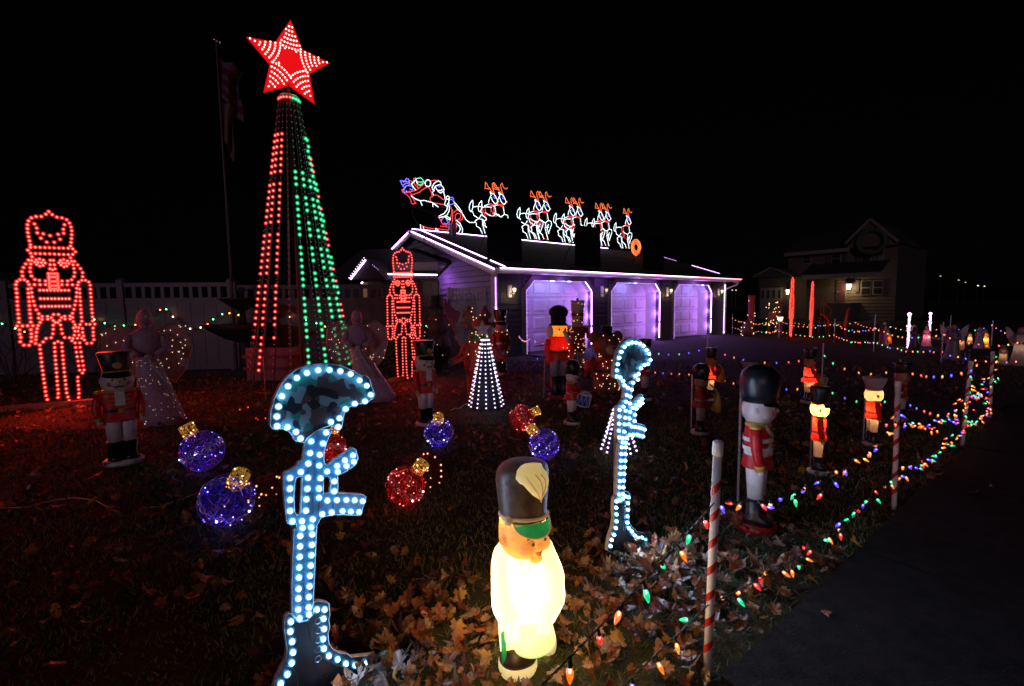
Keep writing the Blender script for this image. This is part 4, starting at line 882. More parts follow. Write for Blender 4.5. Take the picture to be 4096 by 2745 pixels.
def ornament(lab, cx, cy_, rpx, base_y, color, capdir, seed):
    rr = np.random.default_rng(seed); p = G(cx, base_y); fwd = -(RM.transposed() @ (p-CAMO)).z; R_ = rpx/FPX*(fwd-.05)*.95; tm, lc, fm, wm = ORN[color]
    t = thing('wire_ornament', lab, 'ornament', p+Vector((0, 0, R_)), az(p), 'giant wire ornaments on the lawn')
    cd = Vector(capdir).normalized(); Q = cd.to_track_quat('Z', 'Y').to_matrix().to_4x4()
    m = MB(); 
    for k in range(6): a = PI*k/6; m.tube([Q @ Vector((R_*math.cos(b)*math.cos(a), R_*math.cos(b)*math.sin(a), R_*math.sin(b))) for b in np.linspace(0, 2*PI, 33)[:-1]], .0022, 4, True)
    for k in (-.5, 0.04, .5): rr_ = R_*math.cos(k); m.tube([Q @ Vector((rr_*math.cos(b), rr_*math.sin(b), R_*math.sin(k))) for b in np.linspace(0, 2*PI, 33)[:-1]], .0022, 4, True)
    m.build('wire_frame', wm, t)
    m = MB()           # curls in the belt
    for k in range(16):
        a = 2*PI*k/16; c = Vector((math.cos(a), math.sin(a), 0))*R_*1.005; u = Vector((-math.sin(a), math.cos(a), 0)); w_ = Vector((0, 0, 1))
        m.tube([Q @ (c*(1-.05*((j/10)))+(u*math.cos(q)+w_*math.sin(q))*R_*.19*(1-.45*j/14)) for j, q in enumerate(np.linspace(0, 2.3*PI, 15))], .0019, 4)
    m.build('curl_wire', glitter('curl_'+color, (.75, .6, .9) if color == 'blue' else (.9, .5, .55), .06), t)
    m = MB()
    for _ in range(1500):
        v = Vector(rr.normal(size=3)).normalized(); q = v*R_*rr.uniform(.80, .97)
        if v.dot(cd) > .93: continue
        a = Vector(rr.normal(size=3)).normalized()*R_*rr.uniform(.03, .055); b = a.orthogonal().normalized()*R_*.010; m.add([q-a, q+b, q+a, q-b], [(0, 1, 2, 3)])
    m.build('tinsel', tm, t, kind='stuff')
    m = MB(); m.ball((0, 0, 0), R_*.78, 20, 12); m.build('inner_film', fm, t, True)
    core = [emi('orn_led_'+color, (.45, .45, 1) if color == 'blue' else (1, .3, .25), 7), lens('orn_lens_'+color, lc, 1.2, .4)]
    me = led_mesh('mini_led', .0036, core, .007)
    for k in range(18):
        v = Vector(rr.normal(size=3)).normalized(); inst(me, 'mini_led', t, v*R_*.99)
    me2 = led_mesh('bright_led', .007, [emi('orn_white', (.8, .9, 1), 9), lens('orn_lens_'+color, lc, 1.2, .4)], .011)
    inst(me2, 'mini_led', t, Q @ Vector((.3, -.9, .15)).normalized()*R_); inst(me2, 'mini_led', t, Q @ Vector((-.7, -.6, -.1)).normalized()*R_)
    lamp('led_lamp', 'POINT', .40 if color == 'blue' else .30, (.22, .12, 1) if color == 'blue' else (1, .06, .04), t, (0, 0, 0), .04)
    lamp('led_lamp', 'POINT', .12, (.22, .12, 1) if color == 'blue' else (1, .06, .04), t, (0, -R_*.7, -R_*.7), .03)
    # cap
    ch = R_*.62; cr_ = R_*.34
    m = MB()
    for k in range(9):
        a = 2*PI*k/9; m.tube([Q @ Vector((cr_*math.cos(a), cr_*math.sin(a), z)) for z in (R_*.86, R_*.9+ch)], .0016, 4)
    for z in (R_*.95, R_*.92+ch*.5, R_*.9+ch): m.tube([Q @ Vector((cr_*math.cos(a), cr_*math.sin(a), z)) for a in np.linspace(0, 2*PI, 21)[:-1]], .002, 4, True)
    cp = m.build('cap', goldw, t)
    m = MB()
    for _ in range(420):
        a = rr.uniform(0, 2*PI); z = rr.uniform(R_*.88, R_*.9+ch)
        q = Q @ Vector((cr_*.95*math.cos(a), cr_*.95*math.sin(a), z)) if rr.random() < .72 else Q @ Vector((cr_*math.sqrt(rr.random())*math.cos(a), cr_*math.sqrt(rr.random())*math.sin(a), R_*.9+ch))
        e = Vector(rr.normal(size=3)).normalized()*R_*.05; b = e.orthogonal().normalized()*R_*.014; m.add([q-e, q+b, q+e, q-b], [(0, 1, 2, 3)])
    m.build('cap_tinsel', gold, cp, kind='stuff')
    me3 = led_mesh('cap_led', .0045, [emi('cap_led', (1, .75, .3), 8), lens('cap_lens', (1, .6, .15), 1.0, .4)], .008)
    for k in range(5): a = 2*PI*k/5+.4; inst(me3, 'cap_led', cp, Q @ Vector((cr_*math.cos(a), cr_*math.sin(a), R_*.9+ch*(.3+.6*(k % 2)))))
    lamp('led_lamp', 'POINT', .18, (1, .6, .2), t, Q @ Vector((0, 0, R_*.9+ch*.5)), .02)
ornament('nearest blue wire ornament with open gold cap tilted right, beside the near cross', 913, 2020, 108, 2098, 'blue', (.38, -.55, .85), 1)
ornament('flattened blue wire ornament with gold cap tilted left, behind the nearest one', 815, 1830, 84, 1880, 'blue', (-.42, .1, .9), 2)
ornament('nearest red wire ornament with gold cap tilted up to the right', 1625, 1965, 84, 2020, 'red', (.62, -.1, .78), 3)
ornament('blue wire ornament with gold cap on top, below the white-legged soldier', 1757, 1745, 62, 1788, 'blue', (0, -.45, .9), 4)
ornament('red wire ornament with its cap turned away to the right', 2088, 1682, 55, 1722, 'red', (.85, .35, .3), 5)
ornament('blue wire ornament just behind the plumed lit figure', 2178, 1790, 66, 1838, 'blue', (-.62, -.15, .8), 6)
ornament('red wire ornament half hidden behind the rifle of the near cross', 1330, 1800, 58, 1840, 'red', (.2, .2, .9), 7)
# wire gift boxes with a few warm lights
warm_me = led_mesh('mini_led', .0048, [emi('warm_mini', (1, .45, .22), 6), lens('warm_lens', (1, .3, .1), 1.4, .4)], .009)
red_me = led_mesh('mini_led', .005, [emi('red_mini', (1, .12, .06), 6), red_led[1]], .009)
def gift(lab, b, wpx, hpx, n, seed, me=warm_me):
    rr = np.random.default_rng(seed); p = G(*b); k = math.hypot(p.x, p.y)/FPX; w_, h_ = wpx*k/2, hpx*k; t = thing('wire_gift_box', lab, 'gift box', p, az(p)+.5, 'unlit wire gift boxes')
    c = [Vector((x*w_, y*w_, z*h_)) for z in (0, 1) for x, y in ((-1, -1), (1, -1), (1, 1), (-1, 1))]; m = MB()
    E_ = [(0, 1), (1, 2), (2, 3), (3, 0), (4, 5), (5, 6), (6, 7), (7, 4), (0, 4), (1, 5), (2, 6), (3, 7)]
    for a, e in E_: m.tube([c[a], c[e]], .002, 4)
    m.build('wire_frame', mat('dark_wire', (.1, .03, .02), .5), t)
    m = MB()
    for a in range(4): m.add([c[a], c[(a+1) % 4], c[(a+1) % 4+4], c[a+4]], [(0, 1, 2, 3)])
    m.build('mesh_side', film('mesh_red_%d' % seed, (.18, .02, .02), .25), t)
    for _ in range(n): a, e = E_[int(rr.integers(12))]; inst(me, 'mini_led', t, c[a].lerp(c[e], rr.random()))
    m = MB()
    for s_ in (-1, 1): m.tube([(s_*w_*.35+s_*w_*.3*math.cos(q), 0, h_+w_*.3+w_*.25*math.sin(q)) for q in np.linspace(0, 2*PI, 12)[:-1]], .003, 4, True)
    m.build('bow', mat('bow_red', (.4, .02, .02), .5), t)
gift('dark wire gift box dotted with warm lights behind the nearest red ornament', (1690, 1935), 110, 100, 14, 1)
gift('dark wire gift box dotted with warm lights beside the nearest blue ornament', (1070, 2000), 90, 70, 12, 2)
gift('small dark gift box with red lights left of the nearer cross', (1010, 1690), 60, 50, 5, 3, red_me)

# ============================================================ blow-moulded figures
def paint(key, c, lit=0, **kw): return blow('paint_%s_%d' % (key, lit), c, .5 if lit else .12, 0, **kw)
def face(t, par, R_, zc, hs, ya=0, skin=None, cheeks=True, stache=False, brows=True):
    """features on a head of radius R_ centred at zc; front is -Y"""
    blk = mat('face_black', (.015, .012, .012), .4); pink = mat('cheek_red', (.55, .03, .05), .5); wht = mat('eye_white', (.7, .68, .64), .4)
    for s in (-1, 1):
        if not stache: m = MB(); m.ball((s*R_*.36, -R_*.88, zc+R_*.16), (R_*.12, R_*.05, R_*.14), 8, 6); m.build('eye_white', wht, par, True)
        m = MB(); m.ball((s*R_*.36, -R_*.93, zc+R_*.15), (R_*.07, R_*.04, R_*.09), 8, 6); m.build('eye', blk, par, True)
        if cheeks: m = MB(); m.ball((s*R_*.52, -R_*.82, zc-R_*.17), (R_*.19, R_*.06, R_*.17), 10, 6); m.build('cheek', pink, par, True)
        if brows: m = MB(); m.tube([(s*R_*.15, -R_*.95, zc+R_*.36), (s*R_*.35, -R_*.92, zc+R_*.44), (s*R_*.55, -R_*.80, zc+R_*.36)], R_*.045, 5); m.build('eyebrow', blk, par)
        m = MB(); m.ball((s*R_*.98, 0, zc), (R_*.1, R_*.16, R_*.2), 8, 6); m.build('ear', skin, par, True)
    m = MB(); m.ball((0, -R_*1.0, zc-R_*.02), (R_*.11, R_*.14, R_*.12), 8, 6); m.build('nose', skin, par, True)
    if stache: m = MB(); m.tube([(-R_*.4, -R_*.88, zc-R_*.30), (-R_*.18, -R_*.98, zc-R_*.40), (0, -R_, zc-R_*.34), (R_*.18, -R_*.98, zc-R_*.40), (R_*.4, -R_*.88, zc-R_*.30)], [R_*.02, R_*.07, R_*.05, R_*.07, R_*.02], 6); m.build('moustache', blk, par, True)
    else: m = MB(); m.tube([(-R_*.18, -R_*.93, zc-R_*.38), (0, -R_*.97, zc-R_*.43), (R_*.18, -R_*.93, zc-R_*.38)], R_*.03, 5); m.build('mouth', pink, par, True)
def soldier(lab, b, top, facing=45, lit=0, hat='shako', hatc=(.012, .012, .016), coat=(.55, .012, .012), pants=(.62, .58, .56), skin=(.62, .42, .36), kit='', slim=1, group='blow-moulded soldiers', energy=6, h=None, lampz=.55, lampc=(1, .45, .15), sway=0):
    p = G(*b); h = h or ht(*b, *top); t = thing('toy_soldier', lab, 'soldier figure', p, rad(facing), group); t.rotation_euler = (0, rad(sway), rad(facing))
    L = lit; cm = paint('coat%d%d' % (coat[0]*100, coat[2]*100), coat, L); pm = paint('white%d' % int(pants[0]*100), pants, L); sk = paint('skin%d' % int(skin[0]*100), skin, L); gm = paint('gold', (.55, .33, .06), L); bk = paint('black', (.01, .01, .013), 0, rough=.28); wm = paint('pure_white', (.68, .65, .63), L)
    S = h*slim
    m = MB(); m.loft([(0, .115*S, .115*S), (.03*h, .12*S, .12*S), (.05*h, .10*S, .10*S)], 20); m.build('base', paint('white62', (.62, .58, .56), 0) if 'redbase' not in kit else paint('base_red', (.35, .01, .01), 0), t, True)
    for s in (-1, 1): m = MB(); m.loft([(.05*h, .048*S, .085*S, s*.042*S, -.018*S, 2.5), (.085*h, .046*S, .078*S, s*.042*S, -.014*S, 2.5), (.105*h, .040*S, .045*S, s*.042*S, 0, 2.4), (.205*h, .044*S, .048*S, s*.042*S, 0, 2.4)], 16); m.build('boot', bk, t, True)
    for s in (-1, 1): m = MB(); m.loft([(.20*h, .038*S, .044*S, s*.040*S, 0, 2.3), (.32*h, .044*S, .052*S, s*.042*S, 0, 2.3), (.43*h, .048*S, .062*S, s*.044*S, 0, 2.3)], 16, cap0=not L, cap1=not L); m.build('leg', pm, t, True)
    flare = 1.25 if 'flare' in kit else 1.0
    m = MB(); m.loft([(.395*h, .098*S*flare, .085*S*flare, 0, 0, 2.6), (.405*h, .100*S*flare, .087*S*flare, 0, 0, 2.6), (.50*h, .088*S, .070*S, 0, 0, 2.6), (.60*h, .105*S, .074*S, 0, 0, 2.6), (.655*h, .100*S, .068*S, 0, 0, 2.6), (.680*h, .055*S, .050*S, 0, 0, 2.2), (.69*h, .04*S, .04*S)], 24, cap0=not L, cap1=not L); body = m.build('coat', cm, t, True)
    m = MB(); m.loft([(.652*h, .106*S, .073*S, 0, 0, 2.6), (.668*h, .09*S, .065*S, 0, 0, 2.4), (.68*h, .055*S, .05*S)], 20, cap0=not L, cap1=not L); m.build('collar', gm, body, True)
    m = MB(); m.loft([(.475*h, .093*S, .0745*S, 0, 0, 2.6), (.503*h, .092*S, .0735*S, 0, 0, 2.6)], 24, cap0=False, cap1=False); m.build('belt', bk if 'nutbelt' in kit else wm, body, True)
    m = MB(); m.box(-.016*h, .016*h, -.082*S, -.07*S, .473*h, .505*h); m.build('buckle', gm, body)
    if 'bib' in kit: m = MB(); m.box(-.034*h, .034*h, -.083*S, -.07*S, .535*h, .66*h); m.build('bib', wm, body)
    for k in range(3):
        for s in (-1, 1):
            m = MB(); m.tube([(s*.036*h, -.081*S, (.55+.035*k)*h), (s*.07*h, -.072*S, (.55+.035*k)*h)], .0055*h, 5); m.build('braid', gm, body)
    if 'cross' in kit:
        for s in (-1, 1):
            m = MB(); P = []
            for q in np.linspace(0, 1, 9): a = -PI/2+s*(.9-1.9*q); P.append((.108*S*math.cos(a)*1.0, .080*S*math.sin(a), (.655-.17*q)*h))
            for A_, B_ in zip(P, P[1:]):
                A_, B_ = Vector(A_), Vector(B_); u = Vector((0, 0, .016*h)); m.add([A_-u, B_-u, B_+u, A_+u], [(0, 1, 2, 3)])
            m.build('sash', wm, body)
        for z in (.505, .56): m = MB(); m.loft([(z*h, .106*S, .082*S, 0, 0, 2.6), ((z+.025)*h, .108*S, .083*S, 0, 0, 2.6)], 24, cap0=False, cap1=False); m.build('stripe', wm, body, True)
    # arms
    prop = 'drum' in kit or 'horn' in kit
    for s in (-1, 1):
        sh = Vector((s*.105*S, 0, .635*h)); 
        el = Vector((s*.125*S, -.01*S, .52*h)) if not prop else Vector((s*.13*S, -.03*S, .53*h)); ha = Vector((s*.118*S, -.03*S, .42*h)) if not prop else Vector((s*.05*S, -.14*S, (.50 if 'drum' in kit else .56)*h))
        m = MB(); m.tube([sh, sh.lerp(el, .5), el, el.lerp(ha, .6), ha], [.030*h, .034*h, .031*h, .028*h, .026*h], 10); a_ = m.build('arm', cm, t, True)
        d = (ha-el).normalized(); m = MB(); m.tube([ha-d*.012*h, ha+d*.018*h], .030*h, 10); m.build('cuff', gm, a_, True)
        m = MB(); m.ball(ha+d*.032*h, (.020*h, .022*h, .026*h), 10, 6); m.tube([ha+d*.03*h+Vector((-s*.012*h, -.008*h, 0)), ha+d*.03*h+Vector((-s*.022*h, -.018*h, .006*h))], .007*h, 5); m.build('hand', sk, a_, True)
        m = MB(); m.ball((s*.105*S, 0, .652*h), (.036*h, .036*h, .016*h), 10, 6); m.build('epaulette', gm, t, True)
    # head
    R_ = .095*h*(1.0 if 'big' not in kit else 1.22); zc = .745*h
    m = MB(); m.loft([(zc-R_*.95, R_*.45, R_*.45), (zc-R_*.8, R_*.72, R_*.72), (zc-R_*.4, R_*.97, R_*.95), (zc, R_*1.02, R_*1.0), (zc+R_*.5, R_*.92, R_*.9), (zc+R_*.85, R_*.72, R_*.72)], 24, cap0=not L, cap1=not L); hd = m.build('head', sk, t, True)
    face(t, hd, R_, zc, h, skin=sk, stache='stache' in kit)
    hm = blow('hat_%d_%d' % (int(hatc[0]*1000), int(hatc[2]*1000)), hatc, .05 if hatc[0] < .1 else .3, 0, rough=.3)
    zb = zc+R_*.62
    if hat == 'shako': m = MB(); m.loft([(zb, R_*.80, R_*.80), (zb+.02*h, R_*.82, R_*.82), (.985*h, R_*1.12, R_*1.12), (1.0*h, R_*1.06, R_*1.06)], 24)
    elif hat == 'bear': m = MB(); m.loft([(zb-R_*.15, R_*.98, R_*.98), (zb+.05*h, R_*1.1, R_*1.1), (.90*h, R_*1.22, R_*1.2), (.965*h, R_*1.1, R_*1.05), (1.0*h, R_*.6, R_*.6)], 24)
    elif hat == 'puff': m = MB(); m.loft([(zb, R_*.9, R_*.9), (zb+.06*h, R_*.95, R_*.95), (zb+.075*h, R_*1.15, R_*1.15), (.93*h, R_*1.45, R_*1.45), (.97*h, R_*1.25, R_*1.25), (1.0*h, R_*.6, R_*.6)], 24)
    elif hat == 'flare': m = MB(); m.loft([(zb, R_*.82, R_*.82), (zb+.03*h, R_*.84, R_*.84), (.955*h, R_*1.2, R_*1.2), (.985*h, R_*1.28, R_*1.28), (1.0*h, R_*1.15, R_*1.15)], 24)
    ht_ = m.build('hat', hm, t, True)
    m = MB(); m.tube([(R_*.88*math.cos(a), R_*.88*math.sin(a), zb+.006*h+.012*h*math.cos(a+PI/2)) for a in np.linspace(0, 2*PI, 25)[:-1]], .007*h, 6, True); m.build('hat_band', gm, ht_, True)
    if 'badge' in kit: m = MB(); m.ball((0, -R_*.96, zb+.07*h), (R_*.3, R_*.06, R_*.26), 10, 6); m.build('badge', gm, ht_, True)
    if 'visor' in kit or hat in ('shako', 'bear'):
        m = MB(); P = [(R_*1.0*math.cos(a), R_*(.55+.72)*math.sin(a)*.92, zb-.012*h-.02*h*abs(math.sin(a))) for a in np.linspace(-PI+.35, -.35, 11)]; I2 = [(R_*.82*math.cos(a), R_*.82*math.sin(a), zb+.01*h) for a in np.linspace(-PI+.35, -.35, 11)]
        m.add(P+I2, [(i, i+1, i+12, i+11) for i in range(10)]); m.add([(x, y, z-.006*h) for x, y, z in P+I2], [(i+11, i+12, i+1, i) for i in range(10)]); m.build('visor', bk, ht_, True)
    if 'plume' in kit: m = MB(); m.tube([(R_*.9, -R_*.55, zb+.03*h), (R_*1.02, -R_*.3, zb+.09*h), (R_*1.05, -.05*R_, zb+.13*h)], [.009*h, .013*h, .009*h], 8); m.build('plume', wm, ht_, True)
    if 'tuft' in kit: m = MB(); m.ball((0, -R_*.8, .985*h), (R_*.45, R_*.4, .05*h), 12, 8); m.build('plume', wm, ht_, True)
    if 'drum' in kit:
        dc = (.02, .06, .35) if 'bluedrum' in kit else (.6, .36, .05); dm = paint('drum%d' % int(dc[2]*100), dc, L); Mx = Matrix.Translation((0, -.16*S, .40*h)) @ Matrix.Rotation(rad(14), 4, 'X')
        m = MB(); m.loft([(-.09*h, .095*S, .095*S), (.09*h, .095*S, .095*S)], 20, M=Mx); d_ = m.build('drum', dm, t, True)
        for z in (-.09, .085): m = MB(); m.loft([(z*h, .10*S, .10*S), ((z+.014)*h, .10*S, .10*S)], 20, M=Mx); m.build('drum_rim', wm, d_, True)
        m = MB()
        for k in range(10): a0, a1 = 2*PI*k/10, 2*PI*(k+.5)/10; m.tube([Mx @ Vector((.098*S*math.cos(a0), .098*S*math.sin(a0), .085*h)), Mx @ Vector((.098*S*math.cos(a1), .098*S*math.sin(a1), -.085*h)), Mx @ Vector((.098*S*math.cos(a1+PI/10), .098*S*math.sin(a1+PI/10), .085*h))], .004*h, 4)
        m.build('drum_cord', wm, d_)
        for s in (-1, 1): m = MB(); m.tube([(s*.05*S, -.14*S, .53*h), (s*.02*S, -.24*S, .51*h)], .005*h, 5); m.build('drumstick', wm, t)
    if 'horn' in kit:
        hm2 = paint('horn', (.5, .3, .04), L); m = MB(); P = [(0, -.10*S, .72*h), (0, -.16*S, .66*h), (.02*S, -.20*S, .58*h), (.03*S, -.20*S, .48*h), (.03*S, -.17*S, .34*h)]
        m.tube(P, [.008*h, .012*h, .02*h, .045*h, .085*h], 12); m.build('horn', hm2, t, True)
    if lit: lamp('figure_bulb', 'POINT', energy, lampc, t, (0, 0, lampz*h), .03*h)
    if lit and 'lithead' in kit: lamp('figure_bulb', 'POINT', energy*.35, (1, .6, .2), t, (0, 0, zc), .03*h)
    return t
soldier('white-faced nutcracker soldier with black shako and rosy cheeks, before the pale angel', (497, 1850), (500, 1405), 44, kit='nutbelt bib badge stache big', coat=(.6, .012, .01), skin=(.62, .52, .5), slim=1.26)
soldier('nutcracker soldier with black shako, seen half from the side near the second red nutcracker', (1705, 1700), (1710, 1362), 44, kit='nutbelt bib badge stache big', coat=(.6, .012, .01), skin=(.62, .52, .5), slim=1.08)
soldier('short soldier carrying a blue drum, in front of the two tall nutcrackers', (2288, 1695), (2268, 1440), 62, hat='bear', kit='bluedrum drum flare', slim=1.15, coat=(.5, .01, .012))
soldier('tall soldier with big black hat and white crossed bands beside a steel rod', (3020, 2112), (3040, 1465), 55, hat='bear', kit='cross plume redbase', slim=.98, coat=(.5, .008, .012))
soldier('glowing soldier with lit yellow face and long white legs', (3268, 1893), (3262, 1545), 62, lit=1, kit='badge lithead', slim=.88, coat=(.8, .03, .015), skin=(.9, .62, .25), pants=(.6, .5, .45), energy=10, lampz=.66)
soldier('soldier with tall pale hat, round head and rosy cheek, right of the glowing one', (3485, 1780), (3488, 1508), 78, lit=1, hat='flare', hatc=(.62, .52, .54), kit='big lithead', coat=(.8, .02, .015), skin=(.8, .62, .55), energy=3.0, lampz=.52, slim=1.0)
soldier('dim soldier with black hat holding a long horn, behind a steel rod', (2800, 1735), (2795, 1455), 70, hat='bear', kit='horn flare', coat=(.38, .01, .015), skin=(.4, .22, .15), pants=(.5, .42, .42), slim=1.1)
soldier('soldier with glowing yellow horn behind the dim horn player', (2840, 1600), (2832, 1392), 80, lit=1, hat='shako', kit='horn tuft', coat=(.7, .03, .02), skin=(.5, .25, .12), energy=3.5, lampz=.5, lampc=(1, .5, .15), slim=1.1)
soldier('glowing red-coated soldier playing, behind the lit yellow-faced one', (3233, 1612), (3232, 1395), 80, lit=1, hat='shako', kit='drum tuft flare', coat=(.85, .03, .025), skin=(.55, .28, .12), energy=4, lampz=.52, slim=1.12)
soldier('shadowy soldier with pale hat hidden behind the tall black-hatted one', (2992, 1665), (2995, 1445), 60, hat='flare', hatc=(.3, .26, .28), kit='big', coat=(.3, .01, .015))
soldier('shadowy soldier with black hat behind the second candy-striped pole', (3600, 1680), (3598, 1450), 70, hat='shako', kit='big', coat=(.3, .01, .015), skin=(.4, .32, .3))
soldier('dark-hatted soldier in shadow behind the farther cross helmet', (2578, 1600), (2576, 1355), 60, hat='shako', kit='', coat=(.4, .01, .015), pants=(.5, .44, .44))

# ---------------- hero figure
hb = (2112, 2652); p = G(*hb); az_h = az(p); H_ = ht(2112, 2652, 2090, 1840); hero = thing('drummer_boy_figure', 'glowing plumed blow-moulded figure with green visor in the foreground', 'soldier figure', p, az_h)
hf_ = Frame(p, az_h)
def hx(c): return hf_.loc(1850+c[0]/1.576, 1750+c[1]/1.576)
coatw = blow('hero_coat', (.95, .93, .80), .5, .80, emc=(1, .78, .34), grime=.03); skinm = blow('hero_skin', (1, .60, .20), .6, .20, emc=(1, .52, .14), grime=.12); hatm = blow('hero_hat', (.13, .075, .045), .16, 0, rough=.33, grime=.35)
creamm = blow('hero_plume', (.95, .82, .45), .5, .42, emc=(1, .72, .25), grime=.15); greenm = blow('hero_green', (.05, .55, .16), .4, .10, emc=(.08, .9, .25), grime=.15); pantm = blow('hero_pants', (.95, .92, .7), .5, .75, emc=(1, .85, .45), grime=.05)
shoem = blow('hero_shoe', (.05, .028, .018), .08, 0, rough=.3, grime=.4); solem = blow('hero_sole', (.9, .8, .5), .4, .40, emc=(1, .8, .4)); ropem = blow('hero_rope', (.8, .55, .3), .3, .08, emc=(1, .6, .25))
def sil(rows, dep, n=30, p_=2.2, **kw):
    """rings from left/right silhouettes in crop pixels"""
    out = []
    for y, xl, xr, d in rows:
        a, z = hx((xl, y)); b, _ = hx((xr, y)); out.append((z, (b-a)/2, d*(b-a)/2, (a+b)/2, 0, p_))
    out = np.array(sorted(out)); z = out[:, 0]; zz = np.linspace(z[0], z[-1], 26); T = np.gradient(out, z, axis=0); R = []
    for q in zz:
        i = min(len(z)-2, max(0, int(np.searchsorted(z, q))-1)); h_ = z[i+1]-z[i]; t_ = (q-z[i])/h_
        v = (2*t_**3-3*t_**2+1)*out[i]+(t_**3-2*t_**2+t_)*h_*T[i]+(-2*t_**3+3*t_**2)*out[i+1]+(t_**3-t_**2)*h_*T[i+1]; v[0] = q; v[5] = out[0, 5]; R.append(tuple(v))
    return R
m = MB(); m.loft(sil([(1135, 218, 585, .62), (1080, 192, 612, .66), (1000, 182, 645, .72), (930, 181, 642, .76), (850, 180, 638, .74), (760, 186, 604, .68), (700, 205, 578, .62), (655, 250, 558, .58), (625, 285, 520, .6), (600, 300, 490, .6)], .7), 36, cap0=False, cap1=False); coat = m.build('coat', coatw, hero, True)
# sleeves and hands over the front
def hp3(x, y, dep): a, z = hx((x, y)); return Vector((a, dep, z))
for P, r in (([(262, 730), (250, 840), (262, 960), (320, 1040)], (.036, .042, .040, .032)), ([(520, 690), (565, 810), (565, 930), (500, 1000)], (.034, .042, .040, .032))):
    pts = [hp3(x, y, -.03-.03*i) for i, (x, y) in enumerate(P)]; m = MB(); m.tube(pts, r, 12); sl_ = m.build('sleeve', coatw, hero, True)
    m = MB(); e = pts[-1]; m.ball(e+Vector((0, -.02, -.005)), (.028, .028, .024), 12, 8)
    for k in range(4): m.tube([e+Vector((-.02+k*.013, -.04, 0)), e+Vector((-.02+k*.013, -.055, -.02)), e+Vector((-.02+k*.013, -.045, -.036))], .007, 6)
    m.build('hand', blow('hero_hand', (1, .85, .6), .5, 1.0, emc=(1, .8, .45)), sl_, True)
# moulded front seam, buttons, lapel folds and belt
foldm = blow('hero_fold', (.95, .72, .35), .3, .50, emc=(1, .62, .22), grime=.1)
for P, r_ in (([(395, 640), (392, 760), (400, 900), (408, 1040)], .0022), ([(330, 640), (360, 700), (388, 780)], .0026), ([(470, 630), (440, 700), (400, 780)], .0026), ([(255, 720), (275, 850), (262, 985)], .0024), ([(545, 700), (530, 840), (545, 960)], .0024)):
    m = MB(); pts = []
    for x_, y_ in P: a_, z_ = hx((x_, y_)); hw = np.interp(y_, [600, 700, 850, 1000, 1135], [95, 187, 229, 232, 184])/1.576/FPX*p.y; cc = hx((np.interp(y_, [600, 1135], [398, 402]), y_))[0]; q_ = min(.97, abs(a_-cc)/hw); pts.append(Vector((a_, -hw*.70*math.sqrt(1-q_*q_)-.001, z_)))
    m.tube(pts, r_, 6); m.build('coat_fold', foldm, coat, True)
for y_ in (700, 800, 900, 1000): a_, z_ = hx((425, y_)); hw = np.interp(y_, [600, 700, 850, 1000, 1135], [95, 187, 229, 232, 184])/1.576/FPX*p.y; m = MB(); m.ball((a_, -hw*.70, z_), (.009, .006, .009), 12, 8); m.build('button', foldm, coat, True)
# drum at the front
Mx = Matrix.Translation(hp3(435, 1150, -.075)) @ Matrix.Rotation(rad(14), 4, 'X') @ Matrix.Rotation(rad(-12), 4, 'Y')
m = MB(); m.loft([(-.078, .045, .035), (-.070, .070, .052), (-.045, .082, .062), (.03, .084, .064)], 24, M=Mx, cap0=True, cap1=True); dr_ = m.build('drum', greenm, hero, True)
m = MB(); m.loft([(-.052, .084, .064), (-.03, .087, .067), (.05, .087, .067)], 24, M=Mx); m.build('drum_rim', coatw, dr_, True)
# trousers
for xl, xr, xm, dy in ((226, 420, 0, -.02), (395, 560, 0, .03)):
    rows = [(1425 if dy < 0 else 1370, xl+22, xr-10, .8), (1300, xl+12, xr-4, .8), (1180, xl+2, xr, .8), (1100, xl, xr+6, .8)]
    m = MB(); R2 = [(z, a, b, c, dy, 2.2) for z, a, b, c, _, _ in sil(rows, .8)]; m.loft(R2, 20, cap0=False, cap1=False); lg = m.build('leg', pantm, hero, True)
    if dy < 0:
        m = MB(); m.tube([hp3(262, 1150, -.075), hp3(266, 1250, -.075), hp3(270, 1390, -.070)], .010, 6); m.build('trouser_stripe', greenm, lg, True)
# shoes
for cx, cyb, w_, dpt, rot in ((352, 1548, 128, -.035, -18), (525, 1462, 80, .075, -42)):
    a, z0 = hx((cx, cyb)); k_ = w_/1.576/FPX*p.y; Mx = Matrix.Translation((a, dpt, 0)) @ Matrix.Rotation(rad(rot+40), 4, 'Z')
    m = MB(); m.loft([(.0, k_*.92, k_*.78, 0, 0, 2.2), (.018, k_*1.0, k_*.86, 0, 0, 2.2), (.045, k_*1.0, k_*.86, 0, 0, 2.2), (.052, k_*.95, k_*.8, 0, 0, 2.2)], 28, M=Mx); s_ = m.build('shoe_sole', solem, hero, True)
    m = MB(); m.loft([(.046, k_*.97, k_*.83, 0, 0, 2.2), (.07, k_*.93, k_*.78, 0, 0, 2.2), (.095, k_*.74, k_*.62, 0, 0, 2.1), (.108, k_*.5, k_*.45, 0, 0, 2)], 28, M=Mx); m.build('shoe_upper', shoem, s_, True)
